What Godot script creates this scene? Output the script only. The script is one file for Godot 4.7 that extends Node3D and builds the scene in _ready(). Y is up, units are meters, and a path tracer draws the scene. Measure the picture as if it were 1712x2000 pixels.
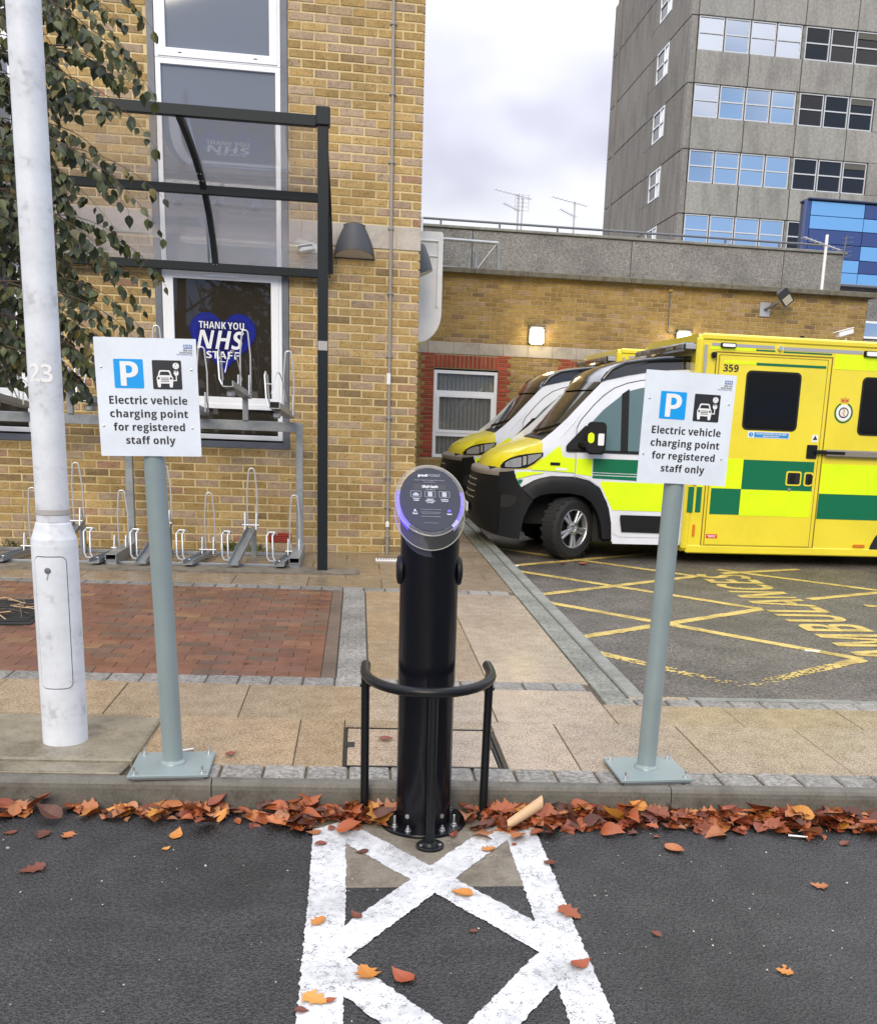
extends Node3D
# World: x along the brick facade, y up, z towards the viewer, metres. Paving is y = 0, the car park y = -0.11, the ambulance bay y = -0.10.

const KERB_A := -3.668
const KERB_B := 0.0765
var rng := RandomNumberGenerator.new()
var taken := {}
var T := {}
var M := {}
var sans: SystemFont
var sans_bold: SystemFont


class MB:
	var v := PackedVector3Array()
	var n := PackedVector3Array()
	var c := PackedColorArray()
	var col := Color(1, 1, 1)
	var xf := Transform3D()

	func tri(a: Vector3, b: Vector3, d: Vector3, na := Vector3.ZERO, nb := Vector3.ZERO, nd := Vector3.ZERO) -> void:
		var g := (b - a).cross(d - a)
		if g.length_squared() < 1e-18:
			return
		g = g.normalized()
		if na == Vector3.ZERO:
			na = g; nb = g; nd = g
		v.append(xf * a); v.append(xf * d); v.append(xf * b)
		n.append((xf.basis * na).normalized()); n.append((xf.basis * nd).normalized()); n.append((xf.basis * nb).normalized())
		c.append(col); c.append(col); c.append(col)

	func quad(a: Vector3, b: Vector3, d: Vector3, e: Vector3) -> void:
		tri(a, b, d)
		tri(a, d, e)

	func box(p: Vector3, s: Vector3, ch := 0.0, bs := Basis()) -> void:
		var keep := xf
		xf = xf * Transform3D(bs, p)
		var h := s / 2.0
		if ch <= 0.0:
			for ax in 3:
				for sg in [-1.0, 1.0]:
					var u := Vector3.ZERO; var w := Vector3.ZERO; var o := Vector3.ZERO
					u[(ax + 1) % 3] = h[(ax + 1) % 3]
					w[(ax + 2) % 3] = h[(ax + 2) % 3]
					o[ax] = h[ax] * sg
					if sg > 0: quad(o - u - w, o + u - w, o + u + w, o - u + w)
					else: quad(o - u - w, o - u + w, o + u + w, o + u - w)
		else:
			var k := minf(ch, minf(h.x, minf(h.y, h.z)) * 0.98)
			var q := h - Vector3(k, k, k)
			for ax in 3:
				var i := (ax + 1) % 3
				var j := (ax + 2) % 3
				for sg in [-1.0, 1.0]:
					var u := Vector3.ZERO; var w := Vector3.ZERO; var o := Vector3.ZERO
					u[i] = q[i]; w[j] = q[j]; o[ax] = h[ax] * sg
					if sg > 0: quad(o - u - w, o + u - w, o + u + w, o - u + w)
					else: quad(o - u - w, o - u + w, o + u + w, o + u - w)
				for s1 in [-1.0, 1.0]:
					for s2 in [-1.0, 1.0]:
						var a := Vector3.ZERO; var b := Vector3.ZERO; var l := Vector3.ZERO
						a[i] = h[i] * s1; a[j] = q[j] * s2
						b[i] = q[i] * s1; b[j] = h[j] * s2
						l[ax] = q[ax]
						_edge(a, b, l)
			for sx in [-1.0, 1.0]:
				for sy in [-1.0, 1.0]:
					for sz in [-1.0, 1.0]:
						var a := Vector3(h.x * sx, q.y * sy, q.z * sz)
						var b := Vector3(q.x * sx, h.y * sy, q.z * sz)
						var d := Vector3(q.x * sx, q.y * sy, h.z * sz)
						if sx * sy * sz > 0: tri(a, b, d)
						else: tri(a, d, b)
		xf = keep

	func _edge(a: Vector3, b: Vector3, l: Vector3) -> void:
		if l.cross(b - a).dot(a + b) > 0: quad(a - l, a + l, b + l, b - l)
		else: quad(a - l, b - l, b + l, a + l)

	func tube(pts: Array, r: float, sides := 10, caps := true, r2 := -1.0) -> void:
		var rings := []
		var norms := []
		var side := Vector3.ZERO
		for i in pts.size():
			var p: Vector3 = pts[i]
			var d: Vector3
			if i == 0: d = (pts[1] - p).normalized()
			elif i == pts.size() - 1: d = (p - pts[i - 1]).normalized()
			else: d = ((pts[i + 1] - p).normalized() + (p - pts[i - 1]).normalized()).normalized()
			if side == Vector3.ZERO:
				side = d.cross(Vector3.UP if absf(d.y) < 0.9 else Vector3.RIGHT).normalized()
			else:
				side = (side - d * side.dot(d)).normalized()
			var up := side.cross(d).normalized()
			var rr := r if r2 < 0 else lerpf(r, r2, float(i) / (pts.size() - 1))
			var ring := []
			var nr := []
			for k in sides:
				var a := TAU * k / sides
				var o := side * cos(a) + up * sin(a)
				nr.append(o)
				ring.append(p + o * rr)
			rings.append(ring)
			norms.append(nr)
		for i in rings.size() - 1:
			for k in sides:
				var k2 := (k + 1) % sides
				var a: Vector3 = rings[i][k]; var b: Vector3 = rings[i][k2]; var d: Vector3 = rings[i + 1][k2]; var e: Vector3 = rings[i + 1][k]
				tri(a, d, b, norms[i][k], norms[i + 1][k2], norms[i][k2])
				tri(a, e, d, norms[i][k], norms[i + 1][k], norms[i + 1][k2])
		if caps:
			for k in sides:
				var k2 := (k + 1) % sides
				tri(pts[0], rings[0][k], rings[0][k2])
				tri(pts[-1], rings[-1][k2], rings[-1][k])

	# profile: array of Vector2(radius, height), from bottom to top when the outside is wanted
	func lathe(prof: Array, sides := 24, from := 0.0, to := TAU, sz := 1.0) -> void:
		for i in prof.size() - 1:
			var p: Vector2 = prof[i]; var q: Vector2 = prof[i + 1]
			var t := (q - p)
			if t.length() < 1e-6: continue
			var nn := Vector2(t.y, -t.x).normalized()
			for k in sides:
				var a := from + (to - from) * k / sides
				var b := from + (to - from) * (k + 1) / sides
				var ca := cos(a); var sa := sin(a) * sz; var cb := cos(b); var sb := sin(b) * sz
				var v1 := Vector3(p.x * ca, p.y, p.x * sa); var v2 := Vector3(p.x * cb, p.y, p.x * sb)
				var v3 := Vector3(q.x * cb, q.y, q.x * sb); var v4 := Vector3(q.x * ca, q.y, q.x * sa)
				var n1 := Vector3(nn.x * ca, nn.y, nn.x * sin(a) / maxf(sz, 0.01)).normalized(); var n2 := Vector3(nn.x * cb, nn.y, nn.x * sin(b) / maxf(sz, 0.01)).normalized()
				tri(v1, v4, v3, n1, n1, n2)
				tri(v1, v3, v2, n1, n2, n2)

	# polygon in the xy plane, from z0 (back) to z1 (front)
	func prism(poly: PackedVector2Array, z0: float, z1: float, back := true) -> void:
		var p := poly
		if Geometry2D.is_polygon_clockwise(p):
			p = p.duplicate(); p.reverse()
		var ix := Geometry2D.triangulate_polygon(p)
		for i in range(0, ix.size(), 3):
			var a := p[ix[i]]; var b := p[ix[i + 1]]; var d := p[ix[i + 2]]
			if (b - a).cross(d - a) < 0:
				var s := b; b = d; d = s
			tri(Vector3(a.x, a.y, z1), Vector3(b.x, b.y, z1), Vector3(d.x, d.y, z1))
			if back: tri(Vector3(a.x, a.y, z0), Vector3(d.x, d.y, z0), Vector3(b.x, b.y, z0))
		for i in p.size():
			var a := p[i]; var b := p[(i + 1) % p.size()]
			quad(Vector3(a.x, a.y, z0), Vector3(b.x, b.y, z0), Vector3(b.x, b.y, z1), Vector3(a.x, a.y, z1))

	# rows: array of arrays of Vector3, smooth; rows x columns counter-clockwise seen from outside
	func sheet(rows: Array, cols = null) -> void:
		var nn := []
		for i in rows.size():
			var r := []
			for j in rows[i].size():
				var i0 := maxi(i - 1, 0); var i1 := mini(i + 1, rows.size() - 1)
				var j0 := maxi(j - 1, 0); var j1: int = mini(j + 1, rows[i].size() - 1)
				r.append(((rows[i][j1] - rows[i][j0]) as Vector3).cross(rows[i1][j] - rows[i0][j]).normalized())
			nn.append(r)
		for i in rows.size() - 1:
			for j in rows[i].size() - 1:
				if cols != null: col = cols[i][j]
				tri(rows[i][j], rows[i][j + 1], rows[i + 1][j + 1], nn[i][j], nn[i][j + 1], nn[i + 1][j + 1])
				tri(rows[i][j], rows[i + 1][j + 1], rows[i + 1][j], nn[i][j], nn[i + 1][j + 1], nn[i + 1][j])

	func mesh(shift := Transform3D()) -> ArrayMesh:
		var arr := []
		arr.resize(Mesh.ARRAY_MAX)
		arr[Mesh.ARRAY_VERTEX] = shift * v
		var nn := n
		if shift.basis != Basis():
			nn = PackedVector3Array()
			for x in n: nn.append((shift.basis * x).normalized())
		arr[Mesh.ARRAY_NORMAL] = nn
		arr[Mesh.ARRAY_COLOR] = c
		var m := ArrayMesh.new()
		m.add_surface_from_arrays(Mesh.PRIMITIVE_TRIANGLES, arr)
		return m


func numbered(called: String) -> String:
	var k: int = taken.get(called, 0)
	taken[called] = k + 1
	return called if k == 0 else "%s_%03d" % [called, k]


func thing(called: String, label: String, category: String, at := Vector3.ZERO, group := "") -> Node3D:
	var o := Node3D.new()
	o.name = numbered(called)
	add_child(o)
	o.position = at
	tag(o, label, category, group)
	return o


func tag(o: Node, label: String, category: String, group := "") -> void:
	if label: o.set_meta("label", label)
	if category: o.set_meta("category", category)
	if group: o.set_meta("group", group)


# one mesh, given in world coordinates (or in the parent's own with local), as a named part
func part(mb: MB, called: String, m: Material, parent: Node3D, local := false) -> MeshInstance3D:
	var o := MeshInstance3D.new()
	o.name = called
	var sh := Transform3D()
	if not local:
		sh = parent.global_transform.affine_inverse()
	o.mesh = mb.mesh(sh)
	o.material_override = m
	parent.add_child(o, true)
	return o


func solid(mb: MB, called: String, m: Material, label: String, category: String, at: Vector3, group := "") -> MeshInstance3D:
	var o := MeshInstance3D.new()
	o.name = numbered(called)
	o.mesh = mb.mesh(Transform3D(Basis(), -at))
	o.material_override = m
	add_child(o)
	o.position = at
	tag(o, label, category, group)
	return o


func struct(mb: MB, called: String, m: Material) -> MeshInstance3D:
	var o := MeshInstance3D.new()
	o.name = numbered(called)
	o.mesh = mb.mesh()
	o.material_override = m
	add_child(o)
	o.set_meta("kind", "structure")
	return o


func piece(mesh: Mesh, called: String, m: Material, parent: Node3D, xf: Transform3D) -> MeshInstance3D:
	var o := MeshInstance3D.new()
	o.name = called
	o.mesh = mesh
	o.material_override = m
	parent.add_child(o, true)
	o.transform = parent.global_transform.affine_inverse() * xf
	return o


func kz(x: float) -> float:
	return KERB_A + KERB_B * x


func jit(a: float) -> float:
	return rng.randf_range(-a, a)


# ---------------------------------------------------------------- textures and materials
func noise_bytes(size: int, freq: float, oct: int, sd: int, kind := FastNoiseLite.TYPE_SIMPLEX_SMOOTH) -> PackedByteArray:
	var f := FastNoiseLite.new()
	f.noise_type = kind
	f.frequency = freq
	f.seed = sd
	f.fractal_type = FastNoiseLite.FRACTAL_FBM if oct > 1 else FastNoiseLite.FRACTAL_NONE
	f.fractal_octaves = oct
	if kind == FastNoiseLite.TYPE_CELLULAR:
		f.cellular_return_type = FastNoiseLite.RETURN_CELL_VALUE
	return f.get_seamless_image(size, size, false, false, 0.12).get_data()


# layers: [frequency, octaves, weight, cellular]; ramp: Gradient offsets and colours (sRGB)
func tex(size: int, layers: Array, offs: Array, cols: Array, sd := 1) -> Array:
	var acc := PackedFloat32Array()
	acc.resize(size * size)
	acc.fill(0.5)
	for l in layers:
		var b := noise_bytes(size, l[0], l[1], sd, FastNoiseLite.TYPE_CELLULAR if l.size() > 3 and l[3] else FastNoiseLite.TYPE_SIMPLEX_SMOOTH)
		sd += 7
		var w: float = l[2] / 255.0
		var h: float = l[2] * 0.5
		for i in acc.size():
			acc[i] += b[i] * w - h
	var g := Gradient.new()
	g.offsets = PackedFloat32Array(offs)
	g.colors = PackedColorArray(cols)
	var lut := []
	for i in 256:
		var c := g.sample(i / 255.0)
		lut.append([c.r8, c.g8, c.b8])
	var rgbb := PackedByteArray(); rgbb.resize(size * size * 3)
	var hb := PackedByteArray(); hb.resize(size * size)
	for i in acc.size():
		var k := clampi(int(acc[i] * 255.0), 0, 255)
		var q: Array = lut[k]
		rgbb[i * 3] = q[0]; rgbb[i * 3 + 1] = q[1]; rgbb[i * 3 + 2] = q[2]
		hb[i] = k
	return [ImageTexture.create_from_image(Image.create_from_data(size, size, false, Image.FORMAT_RGB8, rgbb)), ImageTexture.create_from_image(Image.create_from_data(size, size, false, Image.FORMAT_L8, hb))]


# albedo given as linear reflectance
func mat(called: String, r: float, g: float, b: float, rough := 0.7, o := {}) -> StandardMaterial3D:
	var m := StandardMaterial3D.new()
	m.resource_name = called
	var c := Color(r, g, b).linear_to_srgb()
	c.a = o.get("alpha", 1.0)
	m.albedo_color = c
	m.roughness = rough
	m.metallic = o.get("metal", 0.0)
	m.metallic_specular = o.get("spec", 0.5)
	if o.has("alpha"): m.transparency = BaseMaterial3D.TRANSPARENCY_ALPHA
	if o.has("tex"):
		m.albedo_texture = T[o.tex][0]
		m.uv1_triplanar = true
		m.uv1_world_triplanar = o.get("world", true)
		var s: float = 1.0 / o.get("size", 1.0)
		m.uv1_scale = Vector3(s, s, s)
		if o.has("relief"):
			m.heightmap_enabled = true
			m.heightmap_texture = T[o.tex][1]
			m.heightmap_scale = o.relief
	if o.has("patch"):
		m.detail_enabled = true
		m.detail_albedo = T[o.patch][0]
		m.detail_blend_mode = BaseMaterial3D.BLEND_MODE_MUL
		m.detail_uv_layer = BaseMaterial3D.DETAIL_UV_2
		m.uv2_triplanar = true
		m.uv2_world_triplanar = o.get("world", true)
		var s2: float = 1.0 / o.get("patch_size", 3.0)
		m.uv2_scale = Vector3(s2, s2, s2)
	if o.get("vcol", false): m.vertex_color_use_as_albedo = true
	if o.has("coat"):
		m.clearcoat_enabled = true
		m.clearcoat = o.coat
		m.clearcoat_roughness = o.get("coat_rough", 0.1)
	if o.has("emit"):
		m.emission_enabled = true
		m.emission = o.emit
		m.emission_energy_multiplier = o.get("power", 1.0)
	if o.has("backlight"):
		m.backlight_enabled = true
		m.backlight = o.backlight
	M[called] = m
	return m


func grey(v: float) -> Color:
	return Color(v, v, v)


func make_materials() -> void:
	sans = SystemFont.new(); sans.font_names = PackedStringArray(["Droid Sans"]); sans.font_weight = 400
	sans_bold = SystemFont.new(); sans_bold.font_names = PackedStringArray(["Droid Sans"]); sans_bold.font_weight = 700
	T.asphalt = tex(1024, [[0.30, 2, 1.0], [0.12, 2, 0.5], [0.012, 3, 0.25]], [0.0, 0.34, 0.46, 0.56, 0.66, 0.74, 1.0], [grey(0.3), grey(0.5), grey(0.66), grey(0.76), grey(0.9), Color(1, 0.99, 0.96), Color(1, 1, 1)], 11)
	T.asphalt_paint = tex(512, [[0.30, 2, 0.9], [0.07, 3, 0.6], [0.015, 2, 0.3]], [0.0, 0.2, 0.3, 0.45, 0.7, 1.0], [grey(0.5), grey(0.7), grey(0.92), grey(0.96), grey(0.98), grey(1.0)], 15)
	T.aggregate = tex(512, [[0.34, 2, 1.1], [0.12, 2, 0.4], [0.02, 2, 0.2]], [0.0, 0.3, 0.42, 0.55, 0.7, 1.0], [Color(0.5, 0.45, 0.4), Color(0.68, 0.64, 0.6), Color(0.82, 0.8, 0.78), grey(0.9), grey(0.98), grey(1.0)], 21)
	T.brick = tex(512, [[0.2, 2, 0.5], [0.045, 3, 0.6], [0.012, 2, 0.3]], [0.0, 0.14, 0.24, 0.5, 0.8, 1.0], [Color(0.22, 0.2, 0.19), Color(0.5, 0.47, 0.45), Color(0.84, 0.82, 0.8), Color(0.92, 0.91, 0.9), Color(0.98, 0.98, 0.98), Color(1, 1, 1)], 31)
	T.fine = tex(512, [[0.25, 2, 0.5], [0.03, 3, 0.5]], [0.0, 0.5, 1.0], [grey(0.8), grey(0.92), grey(1.0)], 41)
	T.patch = tex(512, [[0.006, 4, 1.0], [0.04, 3, 0.4]], [0.0, 0.35, 0.6, 1.0], [grey(0.83), grey(0.92), grey(0.97), grey(1.0)], 51)
	T.stain = tex(512, [[0.008, 4, 1.1], [0.06, 3, 0.5]], [0.0, 0.3, 0.55, 1.0], [Color(0.76, 0.75, 0.72), Color(0.88, 0.87, 0.86), Color(0.96, 0.96, 0.955), grey(1.0)], 61)
	T.concrete = tex(512, [[0.3, 2, 0.45], [0.07, 3, 0.5], [0.012, 3, 0.4]], [0.0, 0.4, 0.7, 1.0], [grey(0.66), grey(0.84), grey(0.94), grey(1.0)], 71)
	T.worn = tex(512, [[0.28, 2, 0.6], [0.05, 3, 0.7]], [0.0, 0.12, 0.22, 0.6, 1.0], [grey(0.5), grey(0.68), grey(0.9), grey(0.97), grey(1.0)], 81)
	T.scuff = tex(512, [[0.02, 3, 0.9], [0.09, 3, 0.5]], [0.0, 0.16, 0.28, 0.6, 1.0], [grey(0.8), grey(0.88), grey(0.95), grey(0.98), grey(1.0)], 85)
	T.soft = tex(256, [[0.01, 3, 1.0], [0.1, 2, 0.3]], [0.0, 0.5, 1.0], [grey(0.94), grey(0.975), grey(1.0)], 87)
	T.pebble = tex(512, [[0.11, 1, 0.75, true], [0.3, 2, 0.4]], [0.0, 0.3, 0.6, 0.85, 1.0], [grey(0.55), grey(0.74), grey(0.84), grey(0.93), grey(1.0)], 91)
	mat("asphalt", 0.053, 0.0525, 0.053, 0.5, {"tex": "asphalt", "size": 2.6, "relief": 0.6, "vcol": true, "patch": "patch", "patch_size": 2.6})
	mat("bay_asphalt", 0.20, 0.172, 0.15, 0.55, {"tex": "asphalt", "size": 5.0, "relief": 0.9, "patch": "patch", "patch_size": 4.1})
	mat("far_ground", 0.1, 0.1, 0.1, 0.85, {"tex": "asphalt", "size": 1.7, "patch": "patch", "patch_size": 7.0})
	mat("slab", 1, 1, 1, 0.27, {"tex": "aggregate", "size": 1.3, "relief": 0.05, "vcol": true, "patch": "soft", "patch_size": 1.1})
	mat("sett", 1, 1, 1, 0.55, {"tex": "pebble", "size": 0.75, "relief": 0.12, "vcol": true, "patch": "patch", "patch_size": 1.3})
	mat("paver", 1, 1, 1, 0.36, {"tex": "aggregate", "size": 1.0, "relief": 0.04, "vcol": true, "patch": "patch", "patch_size": 1.7})
	mat("joint_sand", 0.12, 0.10, 0.075, 0.9, {"tex": "aggregate", "size": 0.3})
	mat("kerb", 0.165, 0.155, 0.13, 0.62, {"tex": "concrete", "size": 0.5, "relief": 0.05, "patch": "stain", "patch_size": 0.9})
	mat("bay_kerb", 0.29, 0.295, 0.26, 0.6, {"tex": "concrete", "size": 0.6, "patch": "patch", "patch_size": 1.4})
	mat("pad", 0.30, 0.265, 0.195, 0.42, {"tex": "concrete", "size": 0.8, "relief": 0.04, "patch": "stain", "patch_size": 1.2})
	mat("footing", 0.26, 0.225, 0.175, 0.55, {"tex": "concrete", "size": 0.7, "patch": "stain", "patch_size": 0.8})
	mat("white_paint", 0.64, 0.645, 0.655, 0.55, {"tex": "asphalt_paint", "size": 1.3, "relief": 0.08, "patch": "patch", "patch_size": 0.9})
	mat("yellow_paint", 0.62, 0.46, 0.13, 0.55, {"tex": "asphalt_paint", "size": 2.2, "relief": 0.1, "patch": "stain", "patch_size": 1.3})
	mat("brick", 1, 1, 1, 0.8, {"tex": "brick", "size": 0.62, "relief": 0.18, "vcol": true, "patch": "patch", "patch_size": 1.9})
	mat("mortar", 0.80, 0.645, 0.35, 0.9, {"tex": "fine", "size": 0.3, "relief": 0.1, "patch": "patch", "patch_size": 1.5})
	mat("mortar_old", 0.50, 0.39, 0.23, 0.9, {"tex": "fine", "size": 0.3, "patch": "stain", "patch_size": 1.6})
	mat("stone", 1, 1, 1, 0.75, {"tex": "fine", "size": 0.4, "relief": 0.04, "vcol": true, "patch": "patch", "patch_size": 1.6})
	mat("panel", 1, 1, 1, 0.85, {"tex": "concrete", "size": 1.1, "vcol": true, "patch": "patch", "patch_size": 2.4})
	M.panel.uv2_scale = Vector3(0.4, 0.1, 0.4)
	mat("parapet", 1, 1, 1, 0.85, {"tex": "pebble", "size": 0.9, "vcol": true, "patch": "patch", "patch_size": 3.0})
	mat("coping", 0.20, 0.185, 0.145, 0.85, {"tex": "concrete", "size": 0.8, "patch": "stain", "patch_size": 0.7})
	mat("frame_white", 0.80, 0.82, 0.86, 0.35)
	mat("frame_tower", 0.55, 0.57, 0.60, 0.4)
	mat("frame_grey", 0.14, 0.155, 0.185, 0.45, {"patch": "patch", "patch_size": 1.1})
	mat("pane_grey", 0.16, 0.175, 0.205, 0.04, {"spec": 0.7})
	mat("pane_dark", 0.014, 0.013, 0.012, 0.02, {"spec": 0.55})
	mat("pane_brown", 0.032, 0.027, 0.021, 0.02, {"spec": 0.6})
	mat("pane_sky", 0.70, 0.74, 0.76, 0.03, {"metal": 1.0})
	mat("pane_clear", 0.85, 0.9, 0.9, 0.03, {"alpha": 0.06, "spec": 0.35})
	mat("room_dark", 0.02, 0.02, 0.02, 0.9)
	mat("blind", 0.10, 0.10, 0.085, 0.8)
	mat("canopy_steel", 0.013, 0.018, 0.021, 0.42, {"spec": 0.35})
	mat("polycarbonate", 0.74, 0.76, 0.84, 0.04, {"alpha": 0.14, "spec": 0.5, "metal": 0.3})
	mat("galvanised", 0.42, 0.45, 0.47, 0.42, {"metal": 0.55, "tex": "worn", "size": 0.25, "patch": "patch", "patch_size": 0.7})
	mat("rod_steel", 0.62, 0.64, 0.66, 0.35, {"metal": 0.5})
	mat("hollow_dark", 0.012, 0.012, 0.012, 0.9)
	mat("lamp_paint", 0.70, 0.73, 0.78, 0.5, {"tex": "soft", "size": 0.5, "world": false, "patch": "scuff", "patch_size": 1.6})
	mat("lamp_band", 0.38, 0.36, 0.36, 0.6)
	mat("sign_grey", 0.225, 0.28, 0.285, 0.36, {"patch": "soft", "patch_size": 0.8, "coat": 0.3, "coat_rough": 0.3})
	mat("sign_white", 0.70, 0.76, 0.83, 0.4, {"patch": "soft", "patch_size": 0.9})
	mat("sign_blue", 0.0, 0.30, 0.74, 0.4)
	mat("sign_black", 0.018, 0.018, 0.022, 0.4)
	mat("logo_blue", 0.035, 0.13, 0.42, 0.4)
	mat("ink_grey", 0.12, 0.13, 0.15, 0.5)
	mat("steel", 0.6, 0.6, 0.6, 0.3, {"metal": 0.9})
	mat("gloss_black", 0.005, 0.0055, 0.008, 0.2, {"spec": 0.35})
	mat("rail_black", 0.008, 0.009, 0.010, 0.32, {"spec": 0.35})
	mat("pod_face", 0.04, 0.043, 0.058, 0.45, {"spec": 0.25})
	mat("pod_clear", 0.7, 0.7, 0.66, 0.08, {"alpha": 0.05, "spec": 0.5})
	mat("pod_rim", 0.26, 0.255, 0.22, 0.35, {"spec": 0.4})
	mat("led", 0.06, 0.05, 0.3, 0.4, {"emit": Color(0.36, 0.24, 1.0), "power": 0.62})
	mat("led_pale", 0.4, 0.38, 0.6, 0.35, {"emit": Color(0.55, 0.5, 1.0), "power": 0.35})
	mat("print_white", 0.72, 0.74, 0.76, 0.5)
	mat("print_mid", 0.32, 0.34, 0.37, 0.5)
	mat("leaf", 1, 1, 1, 0.5, {"vcol": true, "tex": "fine", "size": 0.12, "world": false, "backlight": Color(0.18, 0.2, 0.05)})
	mat("dead_leaf", 1, 1, 1, 0.5, {"vcol": true, "tex": "worn", "size": 0.14, "backlight": Color(0.25, 0.1, 0.03)})
	mat("bark", 0.12, 0.085, 0.06, 0.85, {"tex": "brick", "size": 0.3})
	mat("amb_yellow", 0.79, 0.655, 0.03, 0.3, {"coat": 0.6, "coat_rough": 0.12, "patch": "soft", "patch_size": 2.4})
	mat("amb_fluo", 0.70, 0.93, 0.0, 0.38, {"patch": "soft", "patch_size": 1.3})
	mat("amb_green", 0.0, 0.135, 0.055, 0.35)
	mat("amb_bonnet", 0.76, 0.66, 0.012, 0.3, {"coat": 0.5, "patch": "soft", "patch_size": 0.8})
	mat("amb_white", 0.72, 0.74, 0.80, 0.25, {"coat": 0.8, "coat_rough": 0.08, "patch": "soft", "patch_size": 1.6})
	mat("amb_black", 0.009, 0.0095, 0.011, 0.5, {"spec": 0.35, "tex": "fine", "size": 0.2})
	mat("amb_glossblack", 0.012, 0.012, 0.013, 0.12, {"coat": 1.0})
	mat("amb_lip", 0.20, 0.18, 0.155, 0.6)
	mat("amb_grey", 0.33, 0.34, 0.37, 0.45)
	mat("amb_glass", 0.006, 0.006, 0.006, 0.03, {"spec": 0.3})
	mat("cab_glass", 0.10, 0.16, 0.165, 0.03, {"spec": 0.6})
	mat("amb_screen", 0.035, 0.033, 0.028, 0.02, {"spec": 0.8})
	mat("amb_lens", 0.78, 0.8, 0.82, 0.08, {"spec": 0.8})
	mat("amb_headlamp", 0.42, 0.43, 0.45, 0.1, {"metal": 0.5})
	mat("amb_chrome", 0.72, 0.72, 0.7, 0.18, {"metal": 0.9})
	mat("amb_orange", 0.62, 0.16, 0.01, 0.3)
	mat("amb_seam", 0.2, 0.13, 0.006, 0.7)
	mat("tyre", 0.014, 0.014, 0.014, 0.8, {"tex": "fine", "size": 0.15})
	mat("rim_alloy", 0.55, 0.56, 0.58, 0.32, {"metal": 0.75})
	mat("sticker_blue", 0.03, 0.24, 0.58, 0.4)
	mat("sticker_red", 0.62, 0.04, 0.02, 0.4)
	mat("sticker_white", 0.75, 0.76, 0.76, 0.4)
	mat("crown_gold", 0.55, 0.32, 0.06, 0.5)
	mat("fitting_grey", 0.055, 0.06, 0.068, 0.55)
	mat("fitting_lens", 0.55, 0.52, 0.45, 0.5)
	mat("pipe_grey", 0.30, 0.275, 0.25, 0.6)
	mat("white_plastic", 0.84, 0.84, 0.83, 0.45, {"patch": "soft", "patch_size": 0.7})
	mat("lamp_glow", 0.9, 0.85, 0.7, 0.4, {"emit": Color(1.0, 0.93, 0.72), "power": 5.0})
	mat("red_vent", 0.32, 0.04, 0.025, 0.7)
	mat("clad_light", 0.14, 0.36, 0.70, 0.4)
	mat("clad_dark", 0.035, 0.065, 0.21, 0.4)
	mat("clad_trim", 0.02, 0.03, 0.075, 0.5)
	mat("rail_grey", 0.12, 0.13, 0.15, 0.5)
	mat("aerial", 0.5, 0.5, 0.52, 0.4, {"metal": 0.6})
	mat("grate", 0.02, 0.02, 0.02, 0.5, {"metal": 0.4})
	mat("card", 0.62, 0.42, 0.24, 0.8, {"tex": "fine", "size": 0.2})
	mat("heart", 1, 1, 1, 0.25, {"vcol": true})
	mat("weed", 0.09, 0.12, 0.03, 0.7)


func words(text: String, width: float, height: float, m: Material, parent: Node3D, xf: Transform3D, bold := true, called := "lettering", depth := 0.0012, world := false, slant := 0.0) -> MeshInstance3D:
	var f := sans_bold if bold else sans
	var t := TextMesh.new()
	t.text = text
	t.font = f
	t.font_size = 48
	t.pixel_size = 0.001
	t.depth = 0.01
	t.curve_step = 1.0
	var arr := t.surface_get_arrays(0) if t.get_surface_count() else []
	var vs: PackedVector3Array = arr[Mesh.ARRAY_VERTEX]
	var lo := Vector3(1e9, 1e9, 1e9); var hi := -lo
	for q in vs:
		lo = lo.min(q); hi = hi.max(q)
	var s := Vector3(width / (hi.x - lo.x) if width > 0 else height / (hi.y - lo.y), height / (hi.y - lo.y), depth / (hi.z - lo.z))
	var mid := (lo + hi) / 2.0
	for i in vs.size():
		var q := (vs[i] - mid) * s
		q.x += q.y * slant
		vs[i] = q
	arr[Mesh.ARRAY_VERTEX] = vs
	var am := ArrayMesh.new()
	var na := []
	na.resize(Mesh.ARRAY_MAX)
	na[Mesh.ARRAY_VERTEX] = vs
	na[Mesh.ARRAY_NORMAL] = arr[Mesh.ARRAY_NORMAL]
	na[Mesh.ARRAY_INDEX] = arr[Mesh.ARRAY_INDEX]
	am.add_surface_from_arrays(Mesh.PRIMITIVE_TRIANGLES, na)
	var o := MeshInstance3D.new()
	o.name = called
	o.mesh = am
	o.material_override = m
	parent.add_child(o, true)
	o.transform = parent.global_transform.affine_inverse() * xf if world else xf
	return o


func rrect(x0: float, y0: float, x1: float, y1: float, r: float, seg := 4) -> PackedVector2Array:
	var p := PackedVector2Array()
	for q in [[x1 - r, y1 - r, 0.0], [x0 + r, y1 - r, 90.0], [x0 + r, y0 + r, 180.0], [x1 - r, y0 + r, 270.0]]:
		for k in seg + 1:
			var a := deg_to_rad(q[2] + 90.0 * k / seg)
			p.append(Vector2(q[0] + r * cos(a), q[1] + r * sin(a)))
	return p


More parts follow.
